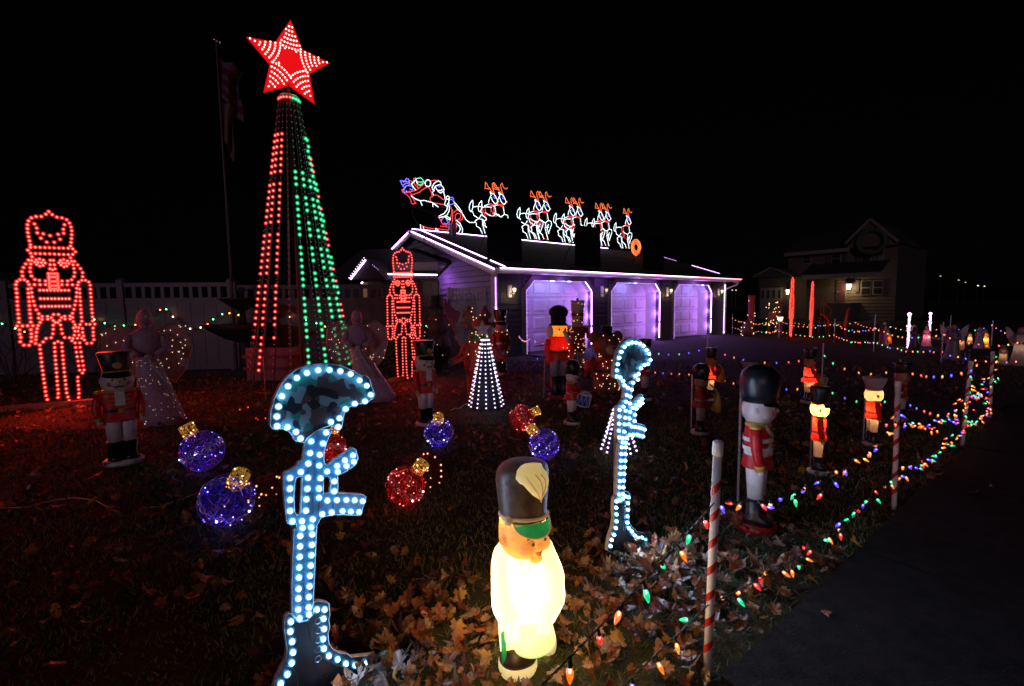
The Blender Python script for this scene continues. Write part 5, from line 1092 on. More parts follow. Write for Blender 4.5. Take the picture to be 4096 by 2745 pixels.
# head turned to the right
R_ = (hx((530, 600))[0]-hx((228, 600))[0])/2; hcx = (hx((530, 600))[0]+hx((228, 600))[0])/2; zc = hx((380, 590))[1]; YR = rad(42)
Mh = Matrix.Translation((hcx, -.01, 0)) @ Matrix.Rotation(YR, 4, 'Z')
def hm_(v): return Mh @ Vector(v)
m = MB(); m.loft([(zc-R_*1.05, R_*.42, R_*.42), (zc-R_*.92, R_*.60, R_*.62), (zc-R_*.6, R_*.85, R_*.86), (zc-R_*.2, R_*.99, R_*.98), (zc+R_*.25, R_*1.0, R_*.98), (zc+R_*.75, R_*.94, R_*.94)], 32, M=Mh, cap0=False, cap1=False); head = m.build('head', skinm, hero, True)
for s in (-1, 1):
    m = MB(); m.ball(hm_((s*R_*.42, -R_*.74, zc-R_*.28)), (R_*.34, R_*.30, R_*.32), 18, 12); m.build('cheek', skinm, head, True)
    m = MB(); m.ball(hm_((s*R_*.33, -R_*.93, zc-R_*.02)), (R_*.13, R_*.07, R_*.12), 12, 8); m.build('eye_white', blow('hero_eye_white', (.9, .6, .25), .4, .15, emc=(1, .5, .15)), head, True)
    m = MB(); m.ball(hm_((s*R_*.33, -R_*1.0, zc-R_*.04)), (R_*.065, R_*.03, R_*.075), 10, 6); m.build('eye', mat('eye_brown', (.12, .05, .02), .3), head, True)
    m = MB(); m.tube([hm_((s*R_*.16, -R_*1.0, zc+R_*.18)), hm_((s*R_*.34, -R_*.98, zc+R_*.24)), hm_((s*R_*.52, -R_*.86, zc+R_*.16))], R_*.03, 6); m.build('eyebrow', mat('brow_brown', (.3, .12, .03), .5), head, True)
    e = hm_((s*R_*.99, R_*.02, zc-R_*.02)); m = MB(); m.ball(e, (R_*.10, R_*.20, R_*.27), 14, 10, M=Matrix.Rotation(YR, 4, 'Z')); ear = m.build('ear', skinm, head, True)
    m = MB(); m.tube([e+(Mh.to_3x3() @ Vector((s*R_*.1, math.cos(q)*R_*.12, math.sin(q)*R_*.17))) for q in np.linspace(-1.2, 3.6, 9)], R_*.035, 6); m.build('ear_rim', skinm, ear, True)
m = MB(); m.ball(hm_((0, -R_*1.06, zc-R_*.14)), (R_*.11, R_*.12, R_*.10), 12, 8); m.tube([hm_((0, -R_*.95, zc+R_*.2)), hm_((0, -R_*1.04, zc-R_*.04))], R_*.07, 8); m.build('nose', skinm, head, True)
m = MB(); m.tube([hm_((-R_*.2, -R_*.98, zc-R_*.43)), hm_((0, -R_*1.05, zc-R_*.48)), hm_((R_*.2, -R_*.98, zc-R_*.43))], [R_*.02, R_*.05, R_*.02], 8); m.tube([hm_((-R_*.13, -R_*.99, zc-R_*.53)), hm_((0, -R_*1.04, zc-R_*.57)), hm_((R_*.13, -R_*.99, zc-R_*.53))], [R_*.02, R_*.045, R_*.02], 8); m.build('mouth', blow('hero_lip', (.75, .22, .04), .4, .12), head, True)
m = MB(); m.ball(hm_((0, -R_*.72, zc-R_*.80)), (R_*.34, R_*.28, R_*.20), 14, 10); m.build('chin', skinm, head, True)
# hat
rows = sil([(488, 243, 530, 1), (440, 232, 531, 1), (380, 222, 534, 1), (300, 213, 541, 1), (240, 210, 543, 1), (200, 222, 541, 1), (172, 250, 530, 1), (156, 290, 500, 1), (150, 330, 460, 1)], 1)
m = MB(); m.loft(rows, 40); hat = m.build('hat', hatm, hero, True)
zt = rows[-1][0]; zb2 = rows[0][0]; rb = rows[0][1]; cxh = rows[0][3]
m = MB(); m.tube([Vector((cxh+rb*1.03*math.cos(a), rb*1.03*math.sin(a), zb2+.008+.010*math.sin(a)*0-.012*math.sin(a-YR*0))) for a in np.linspace(0, 2*PI, 49)[:-1]], .0075, 8, True); rope_ = m.build('cord', ropem, hat, True)
m = MB()
for k in range(60):
    a = 2*PI*k/60; c = Vector((cxh+rb*1.03*math.cos(a), rb*1.03*math.sin(a), zb2+.008-.012*math.sin(a))); m.ball(c, (.0092, .0092, .006), 6, 4, M=None)
m.build('cord_twist', ropem, rope_, True)
m = MB(); m.ball((cxh-rb*.62, -rb*.86, zb2+.012), .020, 12, 8); m.build('cord_knot', ropem, hat, True)
m = MB(); rv = max(rb, R_)*1.04; A0 = np.linspace(-PI/2-.42, -PI/2+1.62, 21); up = [Vector((cxh+rv*math.cos(a), rv*math.sin(a), zb2-.004-.010*math.sin(a))) for a in A0]; lo = []
for a, u_ in zip(A0, up): k = max(0, math.sin((a-A0[0])/(A0[-1]-A0[0])*PI)); k = k**.6; lo.append(Vector((cxh+rv*(1.0+.14*k)*math.cos(a), rv*(1.0+.14*k)*math.sin(a), u_.z-.052*k)))
n = len(up); m.add(up+lo, [(i, i+1, i+n+1, i+n) for i in range(n-1)]); m.add([v*1+Vector((0, .004, -.003)) for v in up+lo], [(i+n, i+n+1, i+1, i) for i in range(n-1)]); vis = m.build('visor', greenm, hat, True)
m = MB(); m.tube(lo, .0035, 6); m.build('visor_edge', ropem, vis, True)
# plume: a leaf-shaped feather lying over the top front right
pl = [(338, 200), (345, 165), (390, 140), (440, 135), (490, 150), (528, 190), (541, 250), (530, 300), (492, 348), (470, 325), (440, 300), (415, 270), (385, 235), (360, 222)]
Pl = [hx(c) for c in pl]; cxp = sum(a for a, _ in Pl)/len(Pl); czp = sum(b for _, b in Pl)/len(Pl); m = MB(); 
hz_ = [q[0] for q in rows]; hr_ = [q[1] for q in rows]; hc_ = [q[3] for q in rows]
def dep(x, z):
    rz_ = max(np.interp(min(z, zt), hz_, hr_), rb*.80); cz = np.interp(z, hz_, hc_); return -math.sqrt(max(.0006, (rz_+.006)**2-(x-cz)**2))
vs = []; N2 = 5
for k in range(N2+1):
    f = k/N2
    for (x, z) in Pl: X, Z = cxp+(x-cxp)*f, czp+(z-czp)*f; vs.append((X, dep(X, Z)-.012*(1-f*f), Z))
n = len(Pl); m.add(vs, [(k*n+i, k*n+(i+1) % n, (k+1)*n+(i+1) % n, (k+1)*n+i) for k in range(N2) for i in range(n)])
b0 = [(x, y+.03, z) for x, y, z in vs[-n:]]; m.add(vs[-n:]+b0, [(i, (i+1) % n, (i+1) % n+n, i+n) for i in range(n)]); plume = m.build('plume', creamm, hat, True)
for q in ([(492, 345), (470, 280), (430, 220), (400, 180)], [(495, 330), (500, 270), (490, 220), (455, 175)], [(500, 310), (520, 260), (515, 215), (490, 180)]):
    m = MB(); P = []
    for c in q: x, z = hx(c); P.append((x, dep(x, z)-.016, z))
    m.tube(P, .0022, 5); m.build('feather_rib', ropem, plume, True)
lamp('figure_bulb', 'POINT', 7, (1, .62, .25), hero, (0, 0, H_*.42), .05); lamp('figure_bulb', 'POINT', 12.0, (1, .62, .25), hero, (hcx, 0, zc-R_*.8), .03)
lamp('figure_fill', 'POINT', 2.6, (1, .55, .16), hero, (-.03, -.27, H_*.30), .10); lamp('figure_fill', 'POINT', 1.5, (1, .55, .16), hero, (-.28, .1, H_*.30), .10); lamp('figure_fill', 'POINT', .30, (1, .62, .22), hero, (hcx+.05, -.17, zc-R_*1.15), .03); lamp('figure_fill', 'POINT', 3.2, (1, .6, .25), hero, (.28, .0, H_*.40), .10); lamp('figure_fill', 'POINT', 1.8, (1, .5, .14), hero, (-.02, .3, H_*.35), .10)  # lamps added outside the shell for its spill; one brightens the face from below

# ============================================================ lit tinsel figures by the garage
pin = led_mesh('mini_led', .0055, [emi('pin_warm', (1, .62, .36), 5), lens('pin_lens', (1, .4, .15), .6, .3)], .009, 6)
def sprinkle(t, n, f, seed, me=pin):
    rr = np.random.default_rng(seed)
    for _ in range(n): inst(me, 'mini_led', t, f(rr))
def tin(key, c): return mat('fabric_'+key, c, .6, var=.25, scale=60, bump=.4)
p = G(2310, 1480); h = ht(2310, 1480, 2304, 1190)
t = thing('tinsel_nutcracker', 'tall tinsel nutcracker in white crown hat with staff, before the first garage door', 'nutcracker figure', p, az(p)+rad(10))
m = MB(); m.loft([(0, .10*h, .10*h), (.03*h, .10*h, .10*h)], 16); m.build('base', tin('dark', (.03, .02, .03)), t)
for s in (-1, 1): m = MB(); m.loft([(.03*h, .035*h, .045*h, s*.045*h, 0), (.30*h, .042*h, .05*h, s*.045*h, 0)], 12); m.build('leg', tin('cream', (.45, .38, .3)), t, True)
m = MB(); m.loft([(.27*h, .11*h, .09*h, 0, 0, 3), (.45*h, .10*h, .08*h, 0, 0, 3), (.60*h, .115*h, .085*h, 0, 0, 3)], 20); m.build('coat', tin('maroon', (.22, .015, .02)), t, True)
for s in (-1, 1): m = MB(); m.box(s*.13*h-.04*h, s*.13*h+.04*h, -.05*h, .05*h, .585*h, .62*h); m.build('epaulette', mat('gold_fabric', (.6, .42, .12), .4, .5), t)
m = MB(); m.tube([(.12*h, 0, .58*h), (.15*h, -.02*h, .46*h), (.24*h, -.05*h, .42*h)], .032*h, 8); m.build('arm', tin('maroon', (.22, .015, .02)), t, True)
m = MB(); m.ball((.26*h, -.05*h, .42*h), .035*h, 10, 6); m.build('hand', tin('tan', (.4, .25, .18)), t, True)
m = MB(); m.tube([(-.12*h, 0, .58*h), (-.135*h, 0, .48*h), (-.13*h, -.01*h, .40*h)], .032*h, 8); m.build('arm', tin('maroon', (.22, .015, .02)), t, True)
m = MB(); m.tube([(.27*h, -.06*h, .45*h), (.265*h, -.06*h, .0)], .008*h, 6); m.build('staff', tin('dark', (.03, .02, .03)), t)
m = MB(); m.loft([(.60*h, .075*h, .075*h, 0, 0, 3), (.75*h, .08*h, .08*h, 0, 0, 3)], 16); hd = m.build('head', tin('face', (.5, .34, .28)), t, True)
m = MB(); m.ball((.03*h, -.085*h, .70*h), (.016*h, .01*h, .018*h)); m.build('eye', black_pl, hd, True); m = MB(); m.ball((-.03*h, -.085*h, .70*h), (.016*h, .01*h, .018*h)); m.build('eye', black_pl, hd, True)
m = MB(); m.tube([(-.05*h, -.08*h, .645*h), (0, -.09*h, .66*h), (.05*h, -.08*h, .645*h)], .01*h, 5); m.build('moustache', mat('moustache_pink', (.4, .2, .2), .7), hd)
m = MB(); m.loft([(.75*h, .085*h, .085*h, 0, 0, 3), (.785*h, .085*h, .085*h, 0, 0, 3)], 16); m.build('hat_band', tin('maroon', (.22, .015, .02)), t, True)
m = MB(); m.loft([(.785*h, .078*h, .078*h, 0, 0, 3), (.96*h, .095*h, .095*h, 0, 0, 3)], 16); m.build('hat', tin('cream', (.45, .38, .3)), t, True)
m = MB(); m.ball((0, 0, .975*h), .018*h); m.build('hat_knob', tin('maroon', (.22, .015, .02)), t, True)
def cylpt(rr, r, z0, z1): a = rr.uniform(-PI*.95, -.05); return (r*1.02*math.cos(a), r*1.02*math.sin(a), rr.uniform(z0, z1))
sprinkle(t, 34, lambda rr: cylpt(rr, .115*h, .28*h, .60*h), 11); sprinkle(t, 16, lambda rr: cylpt(rr, .095*h, .62*h, .95*h), 12); sprinkle(t, 8, lambda rr: cylpt(rr, .085*h, .05*h, .28*h), 13)

p = G(2235, 1590); h = ht(2235, 1590, 2220, 1222)
t = thing('nutcracker_statue', 'tall nutcracker in huge round black hat with white beard and glowing orange face', 'nutcracker figure', p, az(p)+rad(28)); 
m = MB(); m.loft([(0, .12*h, .12*h), (.04*h, .12*h, .12*h)], 20); m.build('base', tin('basered', (.3, .01, .01)), t)
for s in (-1, 1): m = MB(); m.loft([(.04*h, .05*h, .07*h, s*.05*h, -.01*h), (.10*h, .042*h, .05*h, s*.05*h, 0), (.24*h, .05*h, .055*h, s*.05*h, 0)], 14); m.build('boot', black_pl, t, True); m = MB(); m.loft([(.24*h, .042*h, .048*h, s*.05*h, 0), (.46*h, .052*h, .06*h, s*.05*h, 0)], 14); m.build('leg', tin('grey_leg', (.22, .17, .25)), t, True)
litred = blow('statue_red', (.75, .02, .015), .5, .04); litor = blow('statue_face', (1, .35, .07), .5, .12)
m = MB(); m.loft([(.42*h, .115*h, .10*h, 0, 0, 2.6), (.52*h, .10*h, .085*h, 0, 0, 2.6), (.66*h, .115*h, .09*h, 0, 0, 2.6), (.68*h, .06*h, .06*h)], 20, cap0=False, cap1=False); m.build('coat', litred, t, True)
m = MB(); m.loft([(.495*h, .106*h, .09*h, 0, 0, 2.6), (.52*h, .106*h, .09*h, 0, 0, 2.6)], 20); m.build('belt', black_pl, t, True)
for s in (-1, 1): m = MB(); m.tube([(s*.12*h, 0, .64*h), (s*.14*h, 0, .54*h), (s*.13*h, -.02*h, .43*h), (s*.13*h, -.02*h, .38*h)], [.03*h, .034*h, .03*h, .02*h], 8); m.build('arm', litred, t, True)
m = MB(); m.loft([(.66*h, .07*h, .07*h, 0, 0, 2.4), (.70*h, .09*h, .09*h, 0, 0, 2.4), (.79*h, .088*h, .088*h, 0, 0, 2.4)], 20, cap0=False, cap1=False); hd = m.build('head', litor, t, True)
m = MB(); m.ball((.035*h, -.085*h, .745*h), .013*h); m.build('eye', black_pl, hd, True); m = MB(); m.ball((-.035*h, -.085*h, .745*h), .013*h); m.build('eye', black_pl, hd, True)
m = MB(); m.ball((-.09*h, .02*h, .72*h), (.035*h, .06*h, .075*h), 10, 8); m.ball((.0, .07*h, .71*h), (.09*h, .04*h, .075*h), 10, 8); m.build('hair', mat('white_hair', (.6, .5, .55), .9, bump=.6), t, True)
m = MB(); m.tube([(.02*h, -.09*h, .73*h), (.03*h, -.12*h, .68*h), (.05*h, -.15*h, .60*h)], [.02*h, .022*h, .012*h], 8); m.build('beard', mat('white_hair', (.6, .5, .55), .9), t, True)
m = MB(); m.loft([(.785*h, .095*h, .095*h), (.80*h, .105*h, .105*h), (.805*h, .082*h, .082*h), (.87*h, .085*h, .085*h)], 24); m.ball((0, 0, .925*h), (.105*h, .105*h, .078*h), 24, 14); m.build('hat', mat('fur_black', (.008, .008, .010), .95, bump=.8), t, True)
lamp('figure_bulb', 'POINT', 2.6, (1, .4, .12), t, (0, 0, .73*h), .03); lamp('figure_bulb', 'POINT', 1.0, (1, .3, .1), t, (0, 0, .57*h), .03); sprinkle(t, 6, lambda rr: cylpt(rr, .112*h, .44*h, .64*h), 14)
m = MB(); m.tube([(-.16*h, .05*h, 0), (-.15*h, .03*h, .42*h)], .006*h, 6); m.build('stake', steel, t)

p = G(2425, 1560); h = ht(2425, 1560, 2420, 1305)
t = thing('tinsel_bear', 'brown bear in red jacket sparkling with warm lights, before the second garage door', 'bear figure', p, az(p)+rad(25)); brn = tin('brown', (.16, .06, .025)); tan = tin('bear_tan', (.38, .24, .14)); jr = tin('jacket', (.4, .02, .015))
for s in (-1, 1): m = MB(); m.loft([(0, .10*h, .12*h, s*.11*h, -.02*h), (.05*h, .10*h, .11*h, s*.11*h, 0), (.22*h, .11*h, .11*h, s*.10*h, 0)], 14); m.build('leg', brn, t, True)
m = MB(); m.loft([(.18*h, .20*h, .16*h), (.32*h, .23*h, .19*h), (.45*h, .20*h, .17*h), (.53*h, .12*h, .11*h)], 20); m.build('jacket', jr, t, True)
m = MB(); m.loft([(.30*h, .235*h, .195*h), (.34*h, .235*h, .195*h)], 20); m.build('belt', black_pl, t, True)
for s in (-1, 1): m = MB(); m.tube([(s*.2*h, 0, .47*h), (s*.30*h, -.03*h, .40*h), (s*.33*h, -.06*h, .30*h)], [.07*h, .075*h, .06*h], 10); m.build('arm', jr, t, True); m = MB(); m.ball((s*.34*h, -.07*h, .26*h), .06*h); m.build('paw', brn, t, True)
m = MB(); m.ball((0, -.01*h, .70*h), (.21*h, .19*h, .20*h), 20, 14); hd = m.build('head', brn, t, True)
for s in (-1, 1): m = MB(); m.ball((s*.19*h, .02*h, .83*h), (.095*h, .045*h, .095*h), 14, 10); m.build('ear', brn, hd, True)
m = MB(); m.ball((0, -.19*h, .65*h), (.095*h, .08*h, .075*h), 14, 10); m.build('muzzle', tan, hd, True); m = MB(); m.ball((0, -.265*h, .68*h), (.03*h, .02*h, .02*h)); m.build('nose', black_pl, hd, True)
m = MB(); m.ball((.075*h, -.175*h, .76*h), .018*h); m.build('eye', black_pl, hd, True); m = MB(); m.ball((-.075*h, -.175*h, .76*h), .018*h); m.build('eye', black_pl, hd, True)
m = MB(); m.loft([(.87*h, .13*h, .13*h), (.89*h, .13*h, .13*h), (.895*h, .09*h, .09*h), (1.0*h, .085*h, .085*h)], 16); m.build('hat', black_pl, hd, True)
def ell(rr, c, r): v = Vector(rr.normal(size=3)).normalized(); v.y = -abs(v.y); return (c[0]+v.x*r[0], c[1]+v.y*r[1], c[2]+v.z*r[2])
sprinkle(t, 22, lambda rr: cylpt(rr, .215*h, .2*h, .5*h), 15); sprinkle(t, 14, lambda rr: ell(rr, (0, 0, .70*h), (.215*h, .195*h, .21*h)), 16); sprinkle(t, 14, lambda rr: cylpt(rr, .2*h, .02*h, .2*h), 17)

p = G(1915, 1600); h = ht(1915, 1600, 1890, 1212)
t = thing('tinsel_reindeer', 'standing tinsel reindeer in red suit and green scarf holding a long paddle', 'reindeer figure', p, az(p)+rad(20)); rdr = tin('deer_red', (.45, .04, .03)); dbr = tin('deer_brown', (.25, .06, .04))
for s in (-1, 1): m = MB(); m.loft([(0, .06*h, .08*h, s*.07*h, -.02*h), (.04*h, .045*h, .05*h, s*.07*h, 0), (.30*h, .06*h, .06*h, s*.06*h, 0)], 12); m.build('leg', rdr, t, True)
m = MB(); m.loft([(.26*h, .12*h, .10*h), (.40*h, .15*h, .12*h), (.55*h, .13*h, .11*h), (.62*h, .07*h, .07*h)], 18); m.build('coat', rdr, t, True)
for k, z in enumerate((.62, .655, .69)): m = MB(); m.loft([(z*h, (.10-.01*k)*h, (.09-.01*k)*h), ((z+.03)*h, (.095-.01*k)*h, (.085-.01*k)*h)], 16); m.build('scarf', tin('green', (.05, .18, .05)), t, True)
m = MB(); m.ball((.02*h, -.04*h, .79*h), (.085*h, .12*h, .075*h), 16, 10); m.ball((.03*h, -.15*h, .765*h), (.05*h, .06*h, .045*h), 12, 8); hd = m.build('head', dbr, t, True)
m = MB(); m.ball((.10*h, -.19*h, .78*h), .03*h); m.build('nose', black_pl, hd, True)
for s in (-1, 1):
    m = MB(); m.loft([(.82*h, .05*h, .03*h, s*.07*h, 0), (.88*h, .055*h, .03*h, s*.09*h, 0), (.97*h, .012*h, .01*h, s*.085*h, 0)], 10); m.ball((s*.13*h, 0, .87*h), (.03*h, .02*h, .03*h), 8, 6); m.build('antler', dbr, hd, True)
    m = MB(); m.ball((s*.12*h, .02*h, .78*h), (.045*h, .02*h, .03*h), 8, 6); m.build('ear', dbr, hd, True)
m = MB(); m.tube([(-.11*h, 0, .57*h), (-.20*h, -.05*h, .45*h), (-.30*h, -.08*h, .42*h)], [.045*h, .04*h, .03*h], 8); m.build('arm', rdr, t, True)
m = MB(); m.tube([(.11*h, 0, .57*h), (.20*h, -.05*h, .47*h), (.28*h, -.08*h, .40*h)], [.045*h, .04*h, .03*h], 8); m.build('arm', rdr, t, True)
for s in (-1, 1): m = MB(); m.ball((s*.31*h, -.085*h, .415*h if s < 0 else .39*h), (.035*h, .03*h, .03*h), 8, 6); m.build('mitten', tin('mitt', (.03, .05, .05)), t, True)
sprinkle(t, 18, lambda rr: cylpt(rr, .145*h, .3*h, .6*h), 18); sprinkle(t, 18, lambda rr: cylpt(rr, .10*h, .6*h, .72*h), 19); sprinkle(t, 16, lambda rr: (rr.uniform(-.1, .12)*h, -.08*h, rr.uniform(.76, .95)*h), 20)
fr = Frame(t.location+Vector((0, -.15, 0)), t.rotation_euler[2]); pd = [fr.loc(*q) for q in ((1779, 1205), (1785, 1245), (1800, 1275), (1880, 1480))]
pt = thing('paddle', 'long red-edged paddle held upright by the tinsel reindeer', 'paddle', fr.p, fr.r)
m = MB(); (a0, b0_), (a1, b1_), (a2, b2_), (a3, b3_) = pd
m.tube([(a2, 0, b2_), (a3, 0, b3_)], .010, 6); m.build('shaft', tin('deer_red', (.45, .04, .03)), pt)
m = MB(); m.slab([(a0, b0_), (a0-.02, b1_+.1), (a1-.01, b1_-.05), (a2, b2_), (a2+.10, b2_-.08), (a2+.16, b2_+.08), (a1+.15, b1_)][::-1], .02); m.build('blade', tin('paddle', (.22, .03, .08)), pt)
lamp('led_lamp', 'POINT', .35, (1, .4, .2), t, (0, -.5, .55*h), .1)
# dim soldier and snowman
p = G(2005, 1500); h = ht(2005, 1500, 2000, 1238)
t = soldier('dim tinsel soldier standing in the dark at the garage corner', (2005, 1500), (2000, 1238), 20, kit='', coat=(.3, .01, .012), skin=(.35, .22, .2), pants=(.2, .15, .2), hatc=(.012, .012, .016), group='tinsel soldiers'); sprinkle(t, 12, lambda rr: cylpt(rr, .10*h, .2*h, .9*h), 21)
p = G(1752, 1450); h = ht(1752, 1450, 1755, 1180)
t = thing('tinsel_snowman', 'dim tinsel snowman in dark hat standing by the gate', 'snowman figure', p, az(p)); sn = tin('snow', (.12, .10, .10))
m = MB(); m.ball((0, 0, .22*h), (.22*h, .2*h, .23*h), 16, 10); m.ball((0, 0, .53*h), (.16*h, .15*h, .16*h), 16, 10); m.build('body', tin('snow_dark', (.10, .05, .05)), t, True)
m = MB(); m.ball((0, 0, .74*h), (.11*h, .11*h, .10*h), 14, 10); m.build('head', sn, t, True); m = MB(); m.loft([(.81*h, .15*h, .15*h), (.83*h, .15*h, .15*h), (.83*h, .09*h, .09*h), (.99*h, .10*h, .10*h)], 16); m.build('hat', black_pl, t, True)
m = MB(); m.loft([(.63*h, .13*h, .13*h), (.67*h, .13*h, .13*h)], 16); m.build('scarf', tin('deer_red', (.45, .04, .03)), t, True); sprinkle(t, 9, lambda rr: cylpt(rr, .19*h, .1*h, .65*h), 22)

# ============================================================ angels
def ang_mat(key, c, a=.8):
    m, N, L = nm('veil_'+key); o = N.new('ShaderNodeOutputMaterial'); b = N.new('ShaderNodeBsdfPrincipled'); b.inputs['Roughness'].default_value = .55
    cr, _ = noise_mix(N, L, tuple(x*.7 for x in c), tuple(min(1, x*1.2) for x in c), 50, detail=8); L.new(cr.outputs[0], b.inputs['Base Color']); b.inputs['Alpha'].default_value = a; L.new(b.outputs[0], o.inputs[0]); return m
av = ang_mat('pink', (.40, .24, .35)); aw = ang_mat('wing', (.4, .22, .25), .6)
tiny = led_mesh('mini_led', .004, [emi('tiny_warm', (1, .7, .45), 3, 'NONE'), lens('pin_lens', (1, .4, .15), .6, .3)], 0, 5)
def angel(lab, b, top, skew, flip, rw, group='pale wire angels', n=70, seed=30):
    p = G(*b); h = ht(*b, *top); t = thing('wire_angel', lab, 'angel figure', p, az(p), group)
    s = -1 if flip else 1
    m = MB(); m.loft([(0, rw*h, rw*.8*h, s*skew*h, 0), (.06*h, rw*.97*h, rw*.8*h, s*skew*.92*h, 0), (.3*h, (rw*.5+.045)*h, (rw*.4+.045)*h, s*skew*.42*h, 0), (.55*h, .085*h, .08*h, 0, 0), (.60*h, .075*h, .07*h, 0, 0)], 24); m.build('robe', av, t, True)
    m = MB(); m.loft([(.60*h, .075*h, .07*h), (.70*h, .11*h, .075*h), (.80*h, .10*h, .065*h), (.84*h, .035*h, .035*h)], 20); m.build('bodice', av, t, True)
    m = MB(); m.loft([(.835*h, .03*h, .03*h), (.86*h, .035*h, .035*h)], 12); m.ball((0, 0, .925*h), (.046*h, .05*h, .062*h), 16, 12); m.build('head', av, t, True)
    m = MB(); m.ball((0, .03*h, .91*h), (.058*h, .05*h, .085*h), 16, 12); m.build('hair', aw, t, True)
    for q in (-1, 1):
        m = MB(); P = [(0, .0), (q*.06, .14), (q*.20, .20), (q*.30, .12), (q*.32, -.05), (q*.27, -.22), (q*.18, -.34), (q*.09, -.25), (q*.03, -.12)]
        P = [(x*h, (z+.68)*h) for x, z in P]; P = P if q < 0 else P; m.slab(P[::-1] if q > 0 else P, .02*h, y0=.06*h); w_ = m.build('wing', aw, t)
        m = MB(); m.tube([(x, .055*h, z) for x, z in P], .004*h, 5, True); m.build('wing_rim', goldw, w_)
        m = MB(); m.tube([(q*.10*h, 0, .77*h), (q*.14*h, -.05*h, .66*h), (q*.06*h, -.12*h, .62*h)], [.03*h, .035*h, .022*h], 8); m.build('arm', av, t, True)
    m = MB(); m.tube([(0, -.085*h, .60*h), (s*.03*h, -.10*h, .52*h), (s*.09*h, -.12*h, .42*h), (s*.16*h, -.15*h, .28*h)], .010*h, 6); m.ball((0, -.09*h, .60*h), (.03*h, .015*h, .02*h)); m.build('ribbon', mat('ribbon', (.35, .3, .38), .4), t, True)
    rr = np.random.default_rng(seed)
    for _ in range(n):
        z = rr.uniform(.02, .58); f = 1-z/.58; R2 = .08+(rw-.08)*f**1.3; a = rr.uniform(-PI, 0)
        inst(tiny, 'mini_led', t, ((s*skew*f+R2*math.cos(a)*1.02)*h, R2*.8*math.sin(a)*h, z*h))
    for _ in range(n//2): q = rr.choice([-1, 1]); inst(tiny, 'mini_led', t, (q*rr.uniform(.1, .29)*h, .05*h, rr.uniform(.45, .85)*h))
    return t
a1 = angel('pale pink wire angel with long flared robe behind the left white-faced soldier', (612, 1700), (605, 1235), .09, False, .155, seed=31)
a2 = angel('pale wire angel leaning beside the tall light tree, robe flowing right', (1440, 1605), (1435, 1238), .20, False, .20, seed=32)
# ============================================================ poles and light strings
stripe_red = mat('stripe_red', (.50, .02, .02), .35); pvc = mat('pole_white', (.82, .78, .74), .3, var=.06)
def candy(lab, b, h, turns, lean=(0, 0), r=.0155):
    p = G(*b); t = thing('candy_stripe_pole', lab, 'pole', p, 0, 'candy-striped poles along the sidewalk'); t.rotation_euler = (lean[0], lean[1], 0)
    m = MB(); m.tube([(0, 0, 0), (0, 0, h-.05)], r, 20); m.build('pipe', pvc, t, True)
    m = MB(); m.loft([(h-.052, r*1.22, r*1.22), (h-.004, r*1.2, r*1.2), (h, r*1.05, r*1.05)], 20); m.build('cap', pvc, t, True)
    m = MB(); n = int(turns*26); w_ = h/turns*.27
    for i in range(n):
        a0, a1 = 2*PI*i/26, 2*PI*(i+1)/26; z0, z1 = .06+(h-.15)*i/n, .06+(h-.15)*(i+1)/n; R_ = r*1.025
        m.add([(R_*math.cos(a0), R_*math.sin(a0), z0-w_/2), (R_*math.cos(a1), R_*math.sin(a1), z1-w_/2), (R_*math.cos(a1), R_*math.sin(a1), z1+w_/2), (R_*math.cos(a0), R_*math.sin(a0), z0+w_/2)], [(0, 1, 2, 3)])
    m.build('stripe', stripe_red, t); return p
def topof(p, h): return Vector((p.x, p.y, h))
PB = [(2827, 2705), (3576, 2037), (3848, 1785), (3959, 1674)]; PT = [(2873, 1765), (3592, 1524), (3884, 1444), (3971, 1406)]
PLb = ['nearest candy-striped pole standing upright in the right foreground', 'second candy-striped pole, right of the pale-hatted soldier', 'third candy-striped pole wound with loops of bulbs', 'fourth candy-striped pole, farthest of the striped ones']
PP = []
for i, (b, tp) in enumerate(zip(PB, PT)):
    p = G(*b); fr = Frame(p, az(p)); x, z = fr.loc(*tp); c = candy(PLb[i], b, z, (7.5, 6.5, 5, 5)[i]); t = COL.objects[-1]
    t = [o for o in COL.objects if o.get('label') == PLb[i]][0]; L_ = math.atan2(x, z); u = fr.u; axv = Vector((0, 0, 1)).cross(u); t.rotation_mode = 'QUATERNION'
    from mathutils import Quaternion
    t.rotation_quaternion = Quaternion(axv, L_); PP.append((p, (u*x+Vector((0, 0, z)))))
def on(i, z): p, d = PP[i]; return p+d*(z/d.z)
BC = {'r': ((1, .03, .03), 1.7), 'g': ((.01, .72, .30), 1.5), 'b': ((.10, .06, 1), 2.4), 'o': ((1, .22, .015), 1.5), 'y': ((1, .36, .03), 1.5)}
